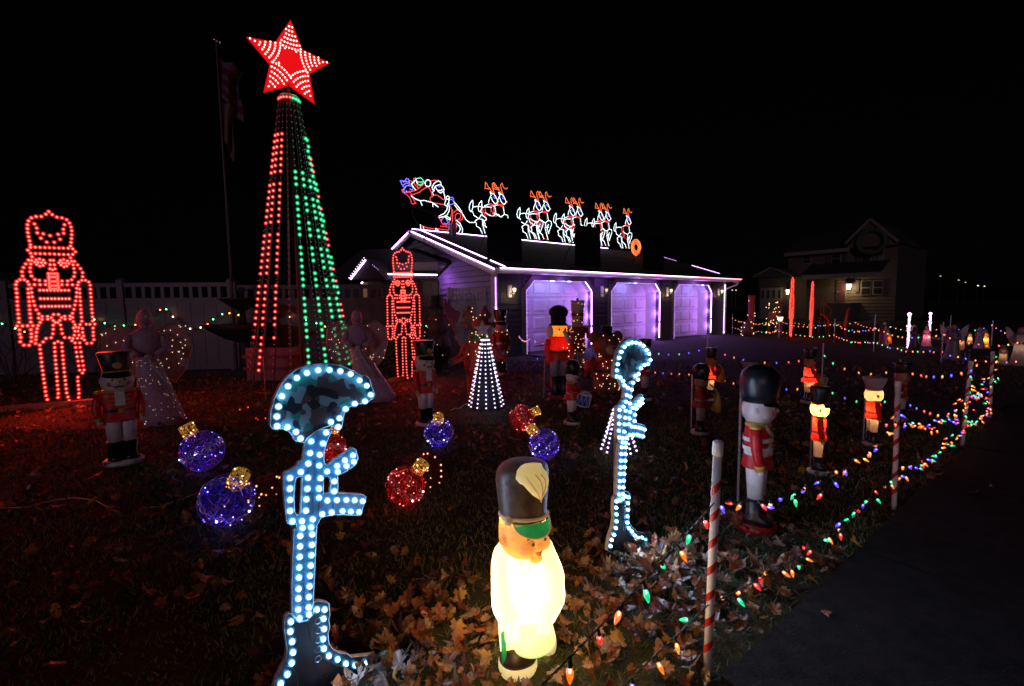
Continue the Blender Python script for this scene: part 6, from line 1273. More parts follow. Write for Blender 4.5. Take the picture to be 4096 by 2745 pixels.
def bulb_mats(c, lod):
    col, k = BC[c]; nme = 'bulb_%s%d' % (c, lod)
    if lod: 
        k2 = {1: 4.0, 2: 5.0}[lod]; hotc = tuple(max(v, .14) for v in col)
        return [emi(nme+'_core', hotc, k2, 'AUTO'), lens(nme+'_lens', col, .8, .45), wire_m]
    m, N, L = nm(nme+'_shell') if nme+'_shell' not in MATS else (MATS[nme+'_shell'], None, None)
    if N is not None:
        o = N.new('ShaderNodeOutputMaterial'); b = N.new('ShaderNodeBsdfPrincipled'); b.inputs['Base Color'].default_value = (*[v*.6 for v in col], 1); b.inputs['Roughness'].default_value = .15
        vo = N.new('ShaderNodeTexVoronoi'); vo.inputs['Scale'].default_value = 170; tc = N.new('ShaderNodeTexCoord'); L.new(tc.outputs['Object'], vo.inputs['Vector'])
        ma = N.new('ShaderNodeMapRange'); ma.inputs['To Min'].default_value = k*1.35; ma.inputs['To Max'].default_value = k*.35; ma.inputs['From Max'].default_value = .8; L.new(vo.outputs['Distance'], ma.inputs['Value'])
        b.inputs['Emission Color'].default_value = (*col, 1); L.new(ma.outputs[0], b.inputs['Emission Strength']); tr = N.new('ShaderNodeBsdfTransparent'); mx = N.new('ShaderNodeMixShader'); mx.inputs[0].default_value = .68
        L.new(tr.outputs[0], mx.inputs[1]); L.new(b.outputs[0], mx.inputs[2]); L.new(mx.outputs[0], o.inputs[0])
    return [emi(nme+'_spot', tuple(min(1, v+.30) for v in col), 9), MATS[nme+'_shell'], wire_m]
BM = {}
def bulb_me(c, lod):
    if (c, lod) in BM: return BM[c, lod]
    b = MB(); S = 1.0      # hangs along -Z
    if lod == 0:
        b.loft([(-.044*S, .0008, .0008), (-.041, .003, .003), (-.034, .0058, .0058), (-.024, .0088, .0088), (-.014, .0098, .0098), (-.006, .0078, .0078), (0, .0055, .0055)][::1], 9, 1)
        b.ball((0, 0, -.010), (.0046, .0046, .0075), 6, 4, 0); b.loft([(-.002, .0068, .0068), (.020, .0062, .0062)], 8, 2)
    else:
        r = .0075 if lod == 1 else .011
        b.ball((0, 0, -.016), (r, r, r*1.5), 6, 4, 0); b.ball((0, 0, -.02), (r*1.3, r*1.3, .022), 8, 5, 1); b.loft([(0, .006, .006), (.018, .006, .006)], 5, 2)
    me = b.mesh('bulb', bulb_mats(c, lod), lod > 0); BM[c, lod] = me; return me
SEQ = 'rgobyrobgroybog'
def string(lab, pts, sag, spacing, lod, seed, scatter=.6, group='multicoloured bulb strings', spread=0, glow=0):
    rr = np.random.default_rng(seed); P = []
    for i, (a, b) in enumerate(zip(pts, pts[1:])):
        a, b = Vector(a), Vector(b); sg = sag[i] if hasattr(sag, '__len__') else sag; n = 14
        for k in range(n+(i == len(pts)-2)): f = k/n; q = a.lerp(b, f); q.z -= 4*sg*f*(1-f); P.append(q)
    o = P[0].copy(); P = [q-o for q in P]; t = thing('light_string', lab, 'string lights', o, 0, group)
    m = MB()
    if lod == 0:
        W_ = walk(P, .006)
        for ph in (0, PI): m.tube([q+Vector((math.cos(i*.9+ph), math.sin(i*.9+ph)*.5, math.sin(i*.9+ph)))*.0018 for i, q in enumerate(W_)], .0017, 4, cap=False)
    else: m.tube(P, .0022, 4)
    m.build('wire', wire_m, t)
    for i, q in enumerate(walk(P, spacing)):
        if i == 0 and lod < 2: continue
        c = SEQ[int(rr.integers(len(SEQ)))]; me = bulb_me(c, lod)
        d = Vector((rr.normal()*scatter, rr.normal()*scatter, -1+(rr.normal()*.7 if scatter > .5 else 0))).normalized(); off = Vector(rr.normal(size=3))*spread
        ob = inst(me, 'bulb', t, q+off+d*.018); ob.rotation_euler = (-d).to_track_quat('Z', 'Y').to_euler(); ob.scale = (rr.uniform(.72, .90),)*3 if lod == 0 else (1, 1, 1)
        if lod == 0 and i % 4 == 2: lamp('bulb_glow', 'POINT', .03, BC[c][0], t, q+off+d*.06, .02)
    return t
zu, zl = .70, .30
U0 = Vector((-.20, .60, .69)); L0_ = Vector((-.29, .86, .24))
string('upper near bulb string from the nearest striped pole to the bottom edge', [on(0, zu), U0], .02, .118, 0, 41)
string('lower near bulb string from the nearest striped pole to the bottom edge', [on(0, zl), L0_], .015, .118, 0, 42)
string('upper bulb string sagging between the first and second striped poles', [on(0, zu), on(1, .66)], .17, .085, 0, 43, .9, spread=.012)
string('lower bulb string sagging between the first and second striped poles', [on(0, zl), on(1, .25)], .09, .085, 0, 44, .9, spread=.012)
string('upper bulb string sagging between the second and third striped poles', [on(1, .66), on(2, .52)], .18, .062, 0, 45, .9, spread=.02)
string('lower bulb string sagging between the second and third striped poles', [on(1, .25), on(2, .20)], .06, .062, 0, 46, .9, spread=.02)
string('upper bulb string between the third and fourth striped poles', [on(2, .60), on(3, .52)], .16, .062, 0, 47, .9, spread=.02)
string('lower bulb string between the third and fourth striped poles', [on(2, .22), on(3, .18)], .05, .062, 0, 48, .9, spread=.02)
def spiral(lab, i, z0, z1, turns, seed): 
    n = 40; P = [on(i, z0+(z1-z0)*k/n)+Vector((math.cos(2*PI*turns*k/n), math.sin(2*PI*turns*k/n), 0))*.035 for k in range(n+1)]
    string(lab, P, 0, .085, 0, seed, 1.2, spread=.012, group='bulb strings wound on poles')
spiral('bulbs wound around the third striped pole', 2, .18, .78, 3, 51); spiral('bulbs wound around the fourth striped pole', 3, .16, .76, 3, 52)
for q, c in ((on(1, .28)+Vector((0, -.05, 0)), (1, .2, .1)), ((on(0, zl)+on(1, .25))/2, (.6, .1, .8)), ((on(1, .25)+on(2, .2))/2, (1, .2, .12))):
    pass
# rods and rear strings around the lawn
def rod(lab, b, top, group='steel rods holding the strings', r=.008, h=None):
    p = G(*b); h = h or ht(*b, *top); t = thing('steel_rod', lab, 'rod', p, 0, group); m = MB(); m.tube([(0, 0, 0), (0, 0, h)], r, 8); m.build('rod', steel, t); m = MB(); m.ball((0, 0, h), r*1.3, 8, 6); m.build('tip', steel, t); return p
QB = [((2120, 1492), (2120, 1352), 'rod at the garage door string, left of the two tall nutcrackers'), ((2369, 1500), (2369, 1370), 'rod right of the tinsel nutcracker before the garage door'), ((2560, 1560), (2560, 1390), 'rod behind the farther cross helmet'),
      ((2826, 1558), (2826, 1340), 'rod above the glowing horn player'), ((3283, 1618), (3283, 1375), 'rod right of the glowing red-coated soldier'), ((3590, 1655), (3590, 1440), 'rod in the dark behind the second striped pole')]
Q = []
for b, tp, l in QB: Q.append(rod(l, b, tp))
zq = [.72, .74, .68, .70, .68, .62]; zq2 = [.35, .32, .28, .28, .28, .25]
pw = W(.55, -.3)
ql = [string('rear bulb string, %s span %s' % (r_, n_), [topof(a, za), topof(b, zb)], sg, .155, 1, sd, .25) for r_, n_, a, za, b, zb, sg, sd in (
    ('upper', 'crossing the first garage door', pw, .62, Q[0], .74, .10, 61), ('upper', 'behind the two tall nutcrackers', Q[0], .74, Q[1], .74, .14, 62), ('upper', 'behind the sparkling bear', Q[1], .74, Q[2], .70, .08, 63),
    ('upper', 'from the farther cross helmet to the glowing horn player', Q[2], .70, Q[3], .72, .10, 64), ('upper', 'between the horn player and the red-coated soldier', Q[3], .72, Q[4], .70, .16, 65), ('upper', 'right of the glowing red-coated soldier', Q[4], .70, Q[5], .60, .14, 66), ('upper', 'running to the third striped pole', Q[5], .60, on(2, .78), .78, .08, 67),
    ('lower', 'behind the two tall nutcrackers', Q[0], .38, Q[1], .32, .10, 68), ('lower', 'behind the farther cross helmet', Q[1], .32, Q[3], .28, .08, 69), ('lower', 'behind the tall black-hatted soldier', Q[3], .28, Q[4], .28, .12, 70), ('lower', 'behind the pale-hatted soldier', Q[4], .28, Q[5], .22, .12, 71), ('lower', 'running to the third striped pole', Q[5], .22, on(2, .3), .3, .05, 72))]
rod('bright steel rod beside the tall black-hatted soldier', (2950, 2060), (2964, 1556), 'steel rods beside the soldiers', .009)
rod('steel rod behind the dim horn player', (2764, 1730), (2766, 1500), 'steel rods beside the soldiers', .007)
rod('steel rod behind the glowing yellow-faced soldier', (3240, 1880), (3226, 1575), 'steel rods beside the soldiers', .007)
rod('steel rod left of the pale-hatted soldier', (3452, 1775), (3448, 1530), 'steel rods beside the soldiers', .007)
rod('thin violet-lit rod at the foot of the tall light tree', (1063, 1600), (1057, 1430), 'steel rods beside the soldiers', .006)

# ============================================================ beyond the driveway
SBp = [((2929, 1334), 1258, 'first rod of the far string line beside the garage corner'), ((3115, 1352), 1262, 'rod beside the post lantern'), ((3336, 1372), 1277, 'rod right of the slim red figures'), ((3494, 1406), 1258, 'rod before the dark house lawn'),
       ((3764, 1452), 1290, 'rod before the winged pink angel'), ((4110, 1500), 1330, 'rod at the right edge near the white angel')]
S = []
for b, ty, l in SBp: S.append(rod(l, b, (b[0], ty), 'rods across the driveway', .011))
nm_ = ['beside the post lantern', 'past the slim red figures', 'before the dark house', 'before the slim white soldier', 'before the row of angels']
SPAN = .19
for i in range(5):
    string('far upper bulb string '+nm_[i], [topof(S[i], .66), topof(S[i+1], .66)], .16, SPAN, 2, 80+i, .3, group='bulb strings across the driveway', spread=.012)
    string('far lower bulb string '+nm_[i], [topof(S[i], .28), topof(S[i+1], .28)], .10, SPAN, 2, 90+i, .3, group='bulb strings across the driveway', spread=.012)
TB = [(2955, 1318, 1285), (3160, 1322, 1287), (3420, 1335, 1288), (3560, 1352, 1305), (3797, 1372, 1305), (3965, 1384, 1297), (4130, 1410, 1345)]
Tp = [G(a, b) for a, b, _ in TB]; tn = ['behind the lamp post', 'behind the slim red figures', 'in front of the dark porch', 'behind the slim white soldiers', 'behind the pale angels', 'at the right edge']
for i in range(6): string('farthest bulb string '+tn[i], [topof(Tp[i], ht(TB[i][0], TB[i][1], TB[i][0], TB[i][2])), topof(Tp[i+1], ht(TB[i+1][0], TB[i+1][1], TB[i+1][0], TB[i+1][2]))], .14, .22, 2, 100+i, .3, group='farthest bulb strings')
for i, (tx, l) in enumerate(((3797, 'rod behind the slim white soldiers'), (3965, 'tall rod behind the row of angels'))): rod(l, (TB[4+i][0], TB[4+i][1]), (tx, 1262+i*20), 'rods across the driveway', .012)
# post lantern
p = G(3118, 1350); h = ht(3118, 1350, 3118, 1262); t = thing('post_lantern', 'lit lantern on a white post left of the slim red figures', 'lantern', p)
m = MB(); m.box(-.06, .06, -.06, .06, 0, h*.72); m.build('post', vinyl, t); m = MB(); m.loft([(h*.74, .07, .07), (h*.93, .12, .12)], 6); m.build('glass', emi('post_glass', (1, .75, .45), 3), t); m = MB(); m.loft([(h*.93, .16, .16), (h, .03, .03)], 6); m.build('cap', black_pl, t); lamp('lantern_lamp', 'POINT', 1.5, (1, .7, .4), t, (0, 0, h*.85), .05)
# twinkling shapes left of it
warm_far = emi('far_warm', (1, .6, .3), 6, 'NONE')
def cluster(name, lab, cat, b, top, wpx, n, colr, seed, shape):
    p = G(*b); h = ht(*b, *top); w_ = wpx/2/FPX*math.hypot(p.x, p.y); t = thing(name, lab, cat, p, az(p)); rr = np.random.default_rng(seed)
    m = MB()
    if shape == 'deer':
        m.ball((0, 0, h*.52), (w_*.8, w_*.35, h*.14), 12, 8); 
        for x in (-.55, -.35, .35, .55): m.tube([(x*w_, 0, h*.5), (x*w_*1.1, 0, 0)], .02, 5)
        m.tube([(w_*.6, 0, h*.55), (w_*.85, 0, h*.8)], .05, 6); m.ball((w_*.95, 0, h*.85), (.12, .07, .07)); m.tube([(w_*.85, 0, h*.88), (w_*.7, .05, h)], .015, 4); m.tube([(w_*.9, 0, h*.88), (w_*1.05, -.05, h)], .015, 4)
    elif shape == 'pillar': m.loft([(0, w_, w_), (h*.12, w_*.8, w_*.8), (h*.9, w_*.8, w_*.8), (h, w_, w_)], 12)
    else: m.loft([(0, w_*.7, w_*.7), (h*.3, w_, w_), (h*.7, w_*.8, w_*.8), (h, w_*.15, w_*.15)], 12)
    m.build('body', colr, t, True); me = led_mesh('mini_led', .012, [warm_far, lens('pin_lens', (1, .4, .15), 1.0, .35)], 0, 5)
    for _ in range(n): inst(me, 'mini_led', t, (rr.uniform(-w_, w_)*.95, -w_*.8*rr.random(), rr.uniform(.05, .97)*h))
cluster('lit_pillar', 'dull red pillar figure dotted with lights, left of the post lantern', 'pillar figure', (3002, 1345), (3000, 1182), 26, 14, tin('pillar_red', (.30, .04, .03)), 201, 'pillar')
cluster('tinsel_bush', 'low sparkling warm-lit bush at the foot of the red pillar', 'lit bush', (2990, 1345), (2988, 1280), 46, 34, tin('bush', (.12, .05, .02)), 202, 'bush')
cluster('wire_deer', 'sparkling warm-lit deer standing between the pillar and post lantern', 'deer figure', (3088, 1342), (3080, 1192), 44, 40, tin('deer_dark', (.16, .07, .03)), 203, 'deer')
# red-lit wire swing and bowed figure
p = G(3290, 1345); fr = Frame(p, az(p)); t = thing('swing_frame', 'thin dark red-lit A-shaped swing frame right of the slim red figures', 'swing frame', p, fr.r)
m = MB()
for A_, B_ in (((3272, 1340), (3288, 1200)), ((3305, 1342), (3290, 1200)), ((3312, 1340), (3325, 1238)), ((3288, 1202), (3325, 1240))): a, b = fr.loc(*A_), fr.loc(*B_); m.tube([(a[0], 0, a[1]), (b[0], .1, b[1])], .012, 5)
m.build('frame', tin('rust', (.30, .03, .03)), t); m = MB(); a, b, c, d = [fr.loc(*q) for q in ((3283, 1256), (3298, 1264), (3314, 1284), (3313, 1305))]; m.tube([(q[0], -.05, q[1]) for q in (a, b, c, d)], .028, 6); m.build('seat', tin('red_bright', (.6, .03, .02)), t)
p = G(3385, 1355); fr = Frame(p, az(p)); t = thing('wire_heron', 'tall thin red wire bird-like figure right of the swing frame', 'wire figure', p, fr.r); m = MB(); m.tube([(fr.loc(*q)[0], 0, fr.loc(*q)[1]) for q in ((3380, 1350), (3383, 1290), (3388, 1265), (3392, 1240), (3402, 1230))], [.02, .05, .04, .02, .03], 6); m.build('body', tin('red_bright', (.6, .03, .02)), t, True)
# ground spotlight
p = G(3437, 1262); t = thing('spot_lamp', 'small glowing lamp set on the far dark lawn', 'lamp', p); m = MB(); m.loft([(0, .2, .2), (.15, .22, .18), (.22, .1, .1)], 12); m.build('glass', emi('spot_glass', (1, .8, .45), 5), t, True); m = MB(); m.loft([(-.02, .26, .26), (.04, .26, .26)], 12); m.build('base', black_pl, t); lamp('lantern_lamp', 'POINT', 5, (.9, .8, .35), t, (0, -.2, .35), .1)
# robed figures of the nativity
def robed(lab, b, top, c, wings=False, lit=0, lc=(1, .55, .25), crown=False, wpx=None, group='robed figures beyond the driveway', facing=0):
    p = G(*b); h = ht(*b, *top); t = thing('robed_figure', lab, 'robed figure', p, az(p)+rad(facing), group); key = '%d_%d_%d' % tuple(int(v*100) for v in c); cm = blow('robe_'+key+str(lit), c, .5 if lit else .1, 0)
    m = MB(); m.loft([(0, .2*h, .16*h), (.05*h, .2*h, .16*h), (.35*h, .14*h, .12*h), (.65*h, .12*h, .10*h), (.78*h, .11*h, .08*h), (.84*h, .05*h, .05*h)], 18, cap0=not lit, cap1=not lit); m.build('robe', cm, t, True)
    m = MB(); m.ball((0, 0, .91*h), (.07*h, .07*h, .085*h), 12, 8); hd = m.build('head', blow('robe_head', (.5, .32, .26), .3), t, True)
    m = MB(); m.loft([(.80*h, .10*h, .10*h, 0, .02*h), (.92*h, .088*h, .085*h, 0, .02*h), (.985*h, .05*h, .05*h, 0, .02*h)], 14); m.build('hood', cm, t, True) if not crown else m.build('hair', tin('hair', (.06, .03, .02)), t, True)
    for s in (-1, 1): m = MB(); m.tube([(s*.11*h, 0, .75*h), (s*.13*h, -.05*h, .62*h), (s*.03*h, -.13*h, .58*h)], [.04*h, .045*h, .035*h], 8); m.build('arm', cm, t, True)
    if wings:
        for s in (-1, 1): P = [(s*.05*h, .7*h), (s*.22*h, .95*h), (s*.30*h, 1.0*h), (s*.28*h, .75*h), (s*.16*h, .48*h)]; m = MB(); m.slab(P if s < 0 else P[::-1], .02*h, y0=.10*h); m.build('wing', mat('wing_white', (.5, .42, .45), .6), t)
    if lit: lamp('figure_bulb', 'POINT', lit, lc, t, (0, 0, .45*h), .04)
robed('kneeling red-robed king, dim, left of the slim white soldier', (3532, 1385), (3540, 1288), (.25, .03, .03), crown=True)
robed('small orange-lit robed figure beside the dim red king', (3556, 1375), (3556, 1330), (.9, .3, .05), lit=.7, lc=(1, .35, .08))
robed('shadowy brown robed figure between the slim white soldiers', (3655, 1395), (3660, 1300), (.10, .05, .05))
robed('pink-robed angel lit from below beside the second slim white soldier', (3705, 1385), (3700, 1303), (.7, .3, .4), lit=.9, lc=(1, .5, .45))
robed('purple-edged winged figure left of the dark shepherd', (3785, 1375), (3790, 1305), (.35, .15, .4), wings=True)
robed('winged dim figure with raised pale wings before the far rods', (3808, 1440), (3812, 1298), (.18, .14, .18), wings=True)
robed('warm cream robed figure kneeling in the nativity row', (3843, 1400), (3840, 1335), (.7, .5, .3), lit=.35, lc=(1, .6, .3))
robed('glowing cream robed figure in the nativity row', (3878, 1375), (3868, 1328), (.8, .55, .35), lit=.9, lc=(1, .55, .25))
robed('tall mauve robed figure in the nativity row', (3915, 1395), (3912, 1308), (.42, .25, .34))
robed('yellow glowing slim figure right of the tall mauve one', (3938, 1392), (3930, 1318), (.9, .6, .2), lit=1.6, lc=(1, .5, .15))
robed('cream robed figure half lit behind the fourth striped pole', (4010, 1460), (3990, 1378), (.45, .34, .24), lit=.35, lc=(1, .6, .3))
robed('white winged angel at the right edge', (4078, 1462), (4078, 1308), (.42, .36, .36), wings=True, lit=.5, lc=(1, .7, .5))
robed('dark robed shepherd in front of the winged figure', (3870, 1462), (3868, 1372), (.02, .02, .03))

# house across the way
hp0 = G(3380, 1278); HR = az(hp0)-rad(16); hfr = Frame(hp0, HR)
house = thing('house', 'dark two-storey house with gabled upper window and lit porch lantern', 'house', hp0, HR)
def hh(x, y): return hfr.loc(3050+x/3.135, 850+y/3.135)
sid = mat('house_siding', (.075, .058, .045), .7); htr = mat('house_trim', (.16, .14, .12), .6)  # cream siding darkened, the weaker light on the house put into its colour
def rect(name, x0, y0, x1, y1, m_, par, yf=0, d=.05): a, b = hh(x0, y1); c, e = hh(x1, y0); m = MB(); m.box(a, c, yf-d, yf, b, e); return m.build(name, m_, par)
a, zt1 = hh(330, 520); b, _ = hh(1700, 520); zup = hh(1100, 440)[1]; zr_ = hh(1390, 100)[1]; za = hh(1700, 375)[1]
m = MB(); m.box(a, b, .0, 8, 0, zup); ww = m.build('wall', mat('house_sheathing', (.05, .045, .04), .8), house)
nb = int(zup/.22)
for k in range(nb): z = zup*k/nb; m = MB(); m.add([(a, -.045, z), (b, -.045, z), (b, -.012, z+zup/nb), (a, -.012, z+zup/nb)], [(0, 1, 2, 3)]); m.build('siding_board', sid, ww)
gl = hh(1075, 400); gr = hh(1740, 375); gt_ = hh(1390, 95)
m = MB(); m.slab([(gl[0], zup-.1), (gr[0], zup-.1), (gt_[0], gt_[1])], .3, y0=-.5); m.build('gable', sid, house)
for A_, B_ in ((gl, gt_), (gt_, gr)): m = MB(); m.tube([(A_[0], -.6, A_[1]), (B_[0], -.6, B_[1])], .10, 4); m.build('rake_board', htr, house)
m = MB(); m.add([(a-.4, -.5, zup-.1), (gl[0]+1, -.5, zup-.1), (gl[0]+1, 4, zup+1.6), (a-.4, 4, zup+1.6)], [(0, 1, 2, 3)]); m.add([(gl[0], -.5, zup), (gt_[0], -.5, zr_), (gt_[0], 6, zr_), (gl[0], 6, zup)], [(0, 1, 2, 3)]); m.add([(gt_[0], -.5, zr_), (gr[0], -.5, zup), (gr[0], 6, zup), (gt_[0], 6, zr_)], [(0, 1, 2, 3)]); m.build('roof', roof_m, house)
e0, e1 = hh(310, 500), hh(1120, 440); m = MB(); m.box(e0[0], e1[0], -.55, -.35, zup-.3, zup-.05); m.build('eave', htr, house)
p0_, p1_ = hh(620, 800), hh(1600, 780); zp = p0_[1]
m = MB(); m.add([(p0_[0], -2, zp), (p1_[0], -2, zp), (p1_[0], -.05, zp+.85), (p0_[0], -.05, zp+.85), (p0_[0], -2, zp-.25), (p1_[0], -2, zp-.25)], [(0, 1, 2, 3), (4, 5, 1, 0)]); m.build('porch_roof', roof_m, house)
m = MB(); m.box(p0_[0], p1_[0], -2.06, -2.01, zp-.3, zp); m.build('porch_fascia', htr, house)
glass = mat('dark_glass', (.02, .02, .025), .1)
for x0, y0, x1, y1, mull in ((500, 530, 625, 650, 0), (865, 500, 1000, 655, 0), (1240, 470, 1385, 640, 0), (1392, 465, 1535, 635, 0), (1230, 850, 1375, 1040, 0), (1380, 848, 1525, 1035, 0)):
    wn_ = rect('window', x0, y0, x1, y1, htr, house, -.05, .06); a_ = hh(x0, y1); c_ = hh(x1, y0); zm = (a_[1]+c_[1])/2
    for z0, z1 in ((a_[1]+.06, zm-.03), (zm+.03, c_[1]-.06)): m = MB(); m.box(a_[0]+.07, c_[0]-.07, -.13, -.111, z0, z1); m.build('pane', glass, wn_)
for x0, y0, x1, y1 in ((800, 505, 860, 660), (1005, 495, 1055, 650), (1170, 470, 1232, 645), (1165, 850, 1222, 1000)): rect('shutter', x0, y0, x1, y1, mat('shutter', (.04, .04, .04), .6), house, -.05, .06)
dr_ = rect('front_door', 925, 855, 1065, 1130, htr, house, -.05, .05); a_, c_ = hh(938, 1125), hh(1055, 868); m = MB(); m.box(a_[0], c_[0], -.125, -.10, a_[1], c_[1]); m.build('door_leaf', mat('door_dark', (.05, .02, .02), .5), dr_); m = MB(); a_ = hh(950, 1000); m.ball((a_[0], -.15, a_[1]), .04); m.build('handle', brass, dr_)
m = MB(); a_, c_ = hh(930, 1150), hh(1230, 1130); m.box(a_[0], c_[0], -2, -.06, 0, a_[1]+.1); m.build('porch_floor', mat('porch', (.07, .06, .055), .8), house)
g0, g1, g2 = hh(130, 825), hh(350, 712), hh(600, 805); m = MB(); m.box(g0[0]+.3, g2[0]-.2, -3, -.05, 0, g0[1]-.05); m.build('garage_wing', mat('garage_wing', (.05, .04, .035), .7), house)
m = MB(); m.slab([(g0[0], g0[1]-.04), (g2[0], g0[1]-.04), (g1[0], g1[1])], 3, y0=-3.3); m.build('wing_roof', mat('wing_gable', (.045, .038, .034), .7), house)
for A_, B_ in ((g0, g1), (g1, g2)): m = MB(); m.tube([(A_[0], -3.4, A_[1]), (B_[0], -3.4, B_[1])], .07, 4); m.build('rake_board', htr, house)
a_, c_ = hh(195, 1150), hh(470, 945); m = MB(); m.box(a_[0], c_[0], -3.08, -3.01, .05, c_[1]); gd_ = m.build('garage_door', htr, house)
for k in range(4): m = MB(); w_ = (c_[0]-a_[0])/4; m.box(a_[0]+k*w_+.12, a_[0]+(k+1)*w_-.12, -3.1, -3.081, c_[1]-.75, c_[1]-.2); m.build('pane', glass, gd_)
q = hh(1100, 925); t = thing('porch_lantern', 'bright lantern glowing beside the front door of the dark house', 'lantern', hp0+hfr.u*q[0]+Vector((0, 0, q[1]))-hfr.n*-.28, HR); m = MB(); m.loft([(-.2, .09, .09), (.12, .15, .15)], 8); m.build('glass', emi('porch_glass', (1, .72, .36), 14), t); m = MB(); m.loft([(.12, .18, .18), (.26, .03, .03)], 8); m.build('cap', black_pl, t); lamp('lantern_lamp', 'POINT', 50, (1, .66, .34), t, (0, -.25, -.1), .1)
q = hh(545, 995); t = thing('porch_lantern', 'small lantern on the low wing of the dark house', 'lantern', hp0+hfr.u*q[0]+Vector((0, 0, q[1]))+hfr.n*3.25, HR); m = MB(); m.loft([(-.2, .07, .07), (.12, .12, .12)], 8); m.build('glass', emi('porch_glass2', (1, .75, .45), 5), t); m = MB(); m.loft([(.12, .15, .15), (.22, .03, .03)], 8); m.build('cap', black_pl, t); lamp('lantern_lamp', 'POINT', 10, (1, .7, .4), t, (0, -.25, -.1), .1)
q = hh(1400, 370); t = thing('wreath', 'dark round wreath hanging in the gable of the far house', 'wreath', hp0+hfr.u*q[0]+Vector((0, 0, q[1]))+hfr.n*.62, HR); m = MB(); m.tube([(.75*math.cos(a), 0, .75*math.sin(a)) for a in np.linspace(0, 2*PI, 25)[:-1]], .16, 8, True); m.build('ring', gar_leaf, t, True)
# tiny lights of houses far off
for i, (x, y, k, l) in enumerate(((3762, 1105, .5, 'leftmost tiny distant light high above the row of angels'), (3835, 1121, .6, 'second tiny distant light above the row of angels'), (3862, 1130, .5, 'third tiny distant light, lowest left of the warm pair'), (3912, 1143, 1.6, 'brighter left lamp of the distant warm pair at right'), (3938, 1145, 1.1, 'dimmer right lamp of the distant warm pair at right'), (2929, 1161, .8, 'left faint distant light beyond the garage corner'), (2944, 1161, 1, 'right faint distant light beyond the garage corner'))):
    q = CAMO+ray(x, y)*90; t = thing('street_lamp', l, 'street lamp', Vector((q.x, q.y, 0)), 0, 'distant lamps'); m = MB(); m.tube([(0, .1, 0), (0, .1, q.z)], .07, 6); m.build('post', black_pl, t); m = MB(); m.ball((0, 0, q.z), (.14, .08, .06), 8, 5); m.build('lamp_head', emi('far_lamp_%d' % i, (1, .85, .6), k*2.5, 'NONE'), t, True)

# ============================================================ fallen leaves, grass, cords
def leaf_m():
    m, N, L = nm('maple_leaf'); o = N.new('ShaderNodeOutputMaterial'); b = N.new('ShaderNodeBsdfPrincipled'); b.inputs['Roughness'].default_value = .36; b.inputs['Specular IOR Level'].default_value = .45; at = N.new('ShaderNodeAttribute'); at.attribute_name = 'tint'
    tc = N.new('ShaderNodeTexCoord'); no = N.new('ShaderNodeTexNoise'); no.inputs['Scale'].default_value = 45; no.inputs['Detail'].default_value = 8; L.new(tc.outputs['Object'], no.inputs['Vector'])
    mx = N.new('ShaderNodeMixRGB'); mx.blend_type = 'MULTIPLY'; mx.inputs[0].default_value = .8; L.new(at.outputs['Color'], mx.inputs[1]); cr = N.new('ShaderNodeValToRGB'); cr.color_ramp.elements[0].color = (.5, .4, .35, 1); cr.color_ramp.elements[0].position = .3; cr.color_ramp.elements[1].position = .7; L.new(no.outputs['Fac'], cr.inputs[0]); L.new(cr.outputs[0], mx.inputs[2])
    L.new(mx.outputs[0], b.inputs['Base Color']); t = N.new('ShaderNodeBsdfTranslucent'); L.new(mx.outputs[0], t.inputs[0]); ms = N.new('ShaderNodeMixShader'); ms.inputs[0].default_value = .2; L.new(b.outputs[0], ms.inputs[1]); L.new(t.outputs[0], ms.inputs[2]); L.new(ms.outputs[0], o.inputs[0]); return m
LM = leaf_m(); half = [(0, 1.0), (.07, .80), (.17, .84), (.16, .60), (.30, .52), (.42, .70), (.50, .66), (.62, .74), (.60, .52), (.74, .46), (.56, .30), (.46, .22), (.60, .02), (.46, .0), (.30, -.10), (.34, -.30), (.12, -.22), (.0, -.28)]
OUT = half+[(-x, y) for x, y in half[-2:0:-1]]
oval = [(0, 1.0), (.14, .82), (.27, .60), (.33, .34), (.30, .08), (.18, -.14), (.0, -.28)]
OVAL = oval+[(-x, y) for x, y in oval[-2:0:-1]]
def oval_geo(rr, s):
    c = abs(rr.normal())*.9+.25; b_ = rr.normal()*.5; n = len(OVAL)
    def P(x, y): return Vector((x*(1-.3*c*abs(x)), y-.2, c*x*x*1.3+b_*(y-.3)**2+rr.normal()*.012))*s
    vs = [P(*q) for q in OVAL]+[P(0, .6), P(0, .15)]; fs = []
    for i in range(n): j = (i+1) % n; c_ = n if (OVAL[i][1]+OVAL[j][1])/2 > .45 else n+1; fs.append((j, c_, i))
    i1 = 2; fs += [(2, n, n+1), (n, n-2, n+1)]; return vs, fs
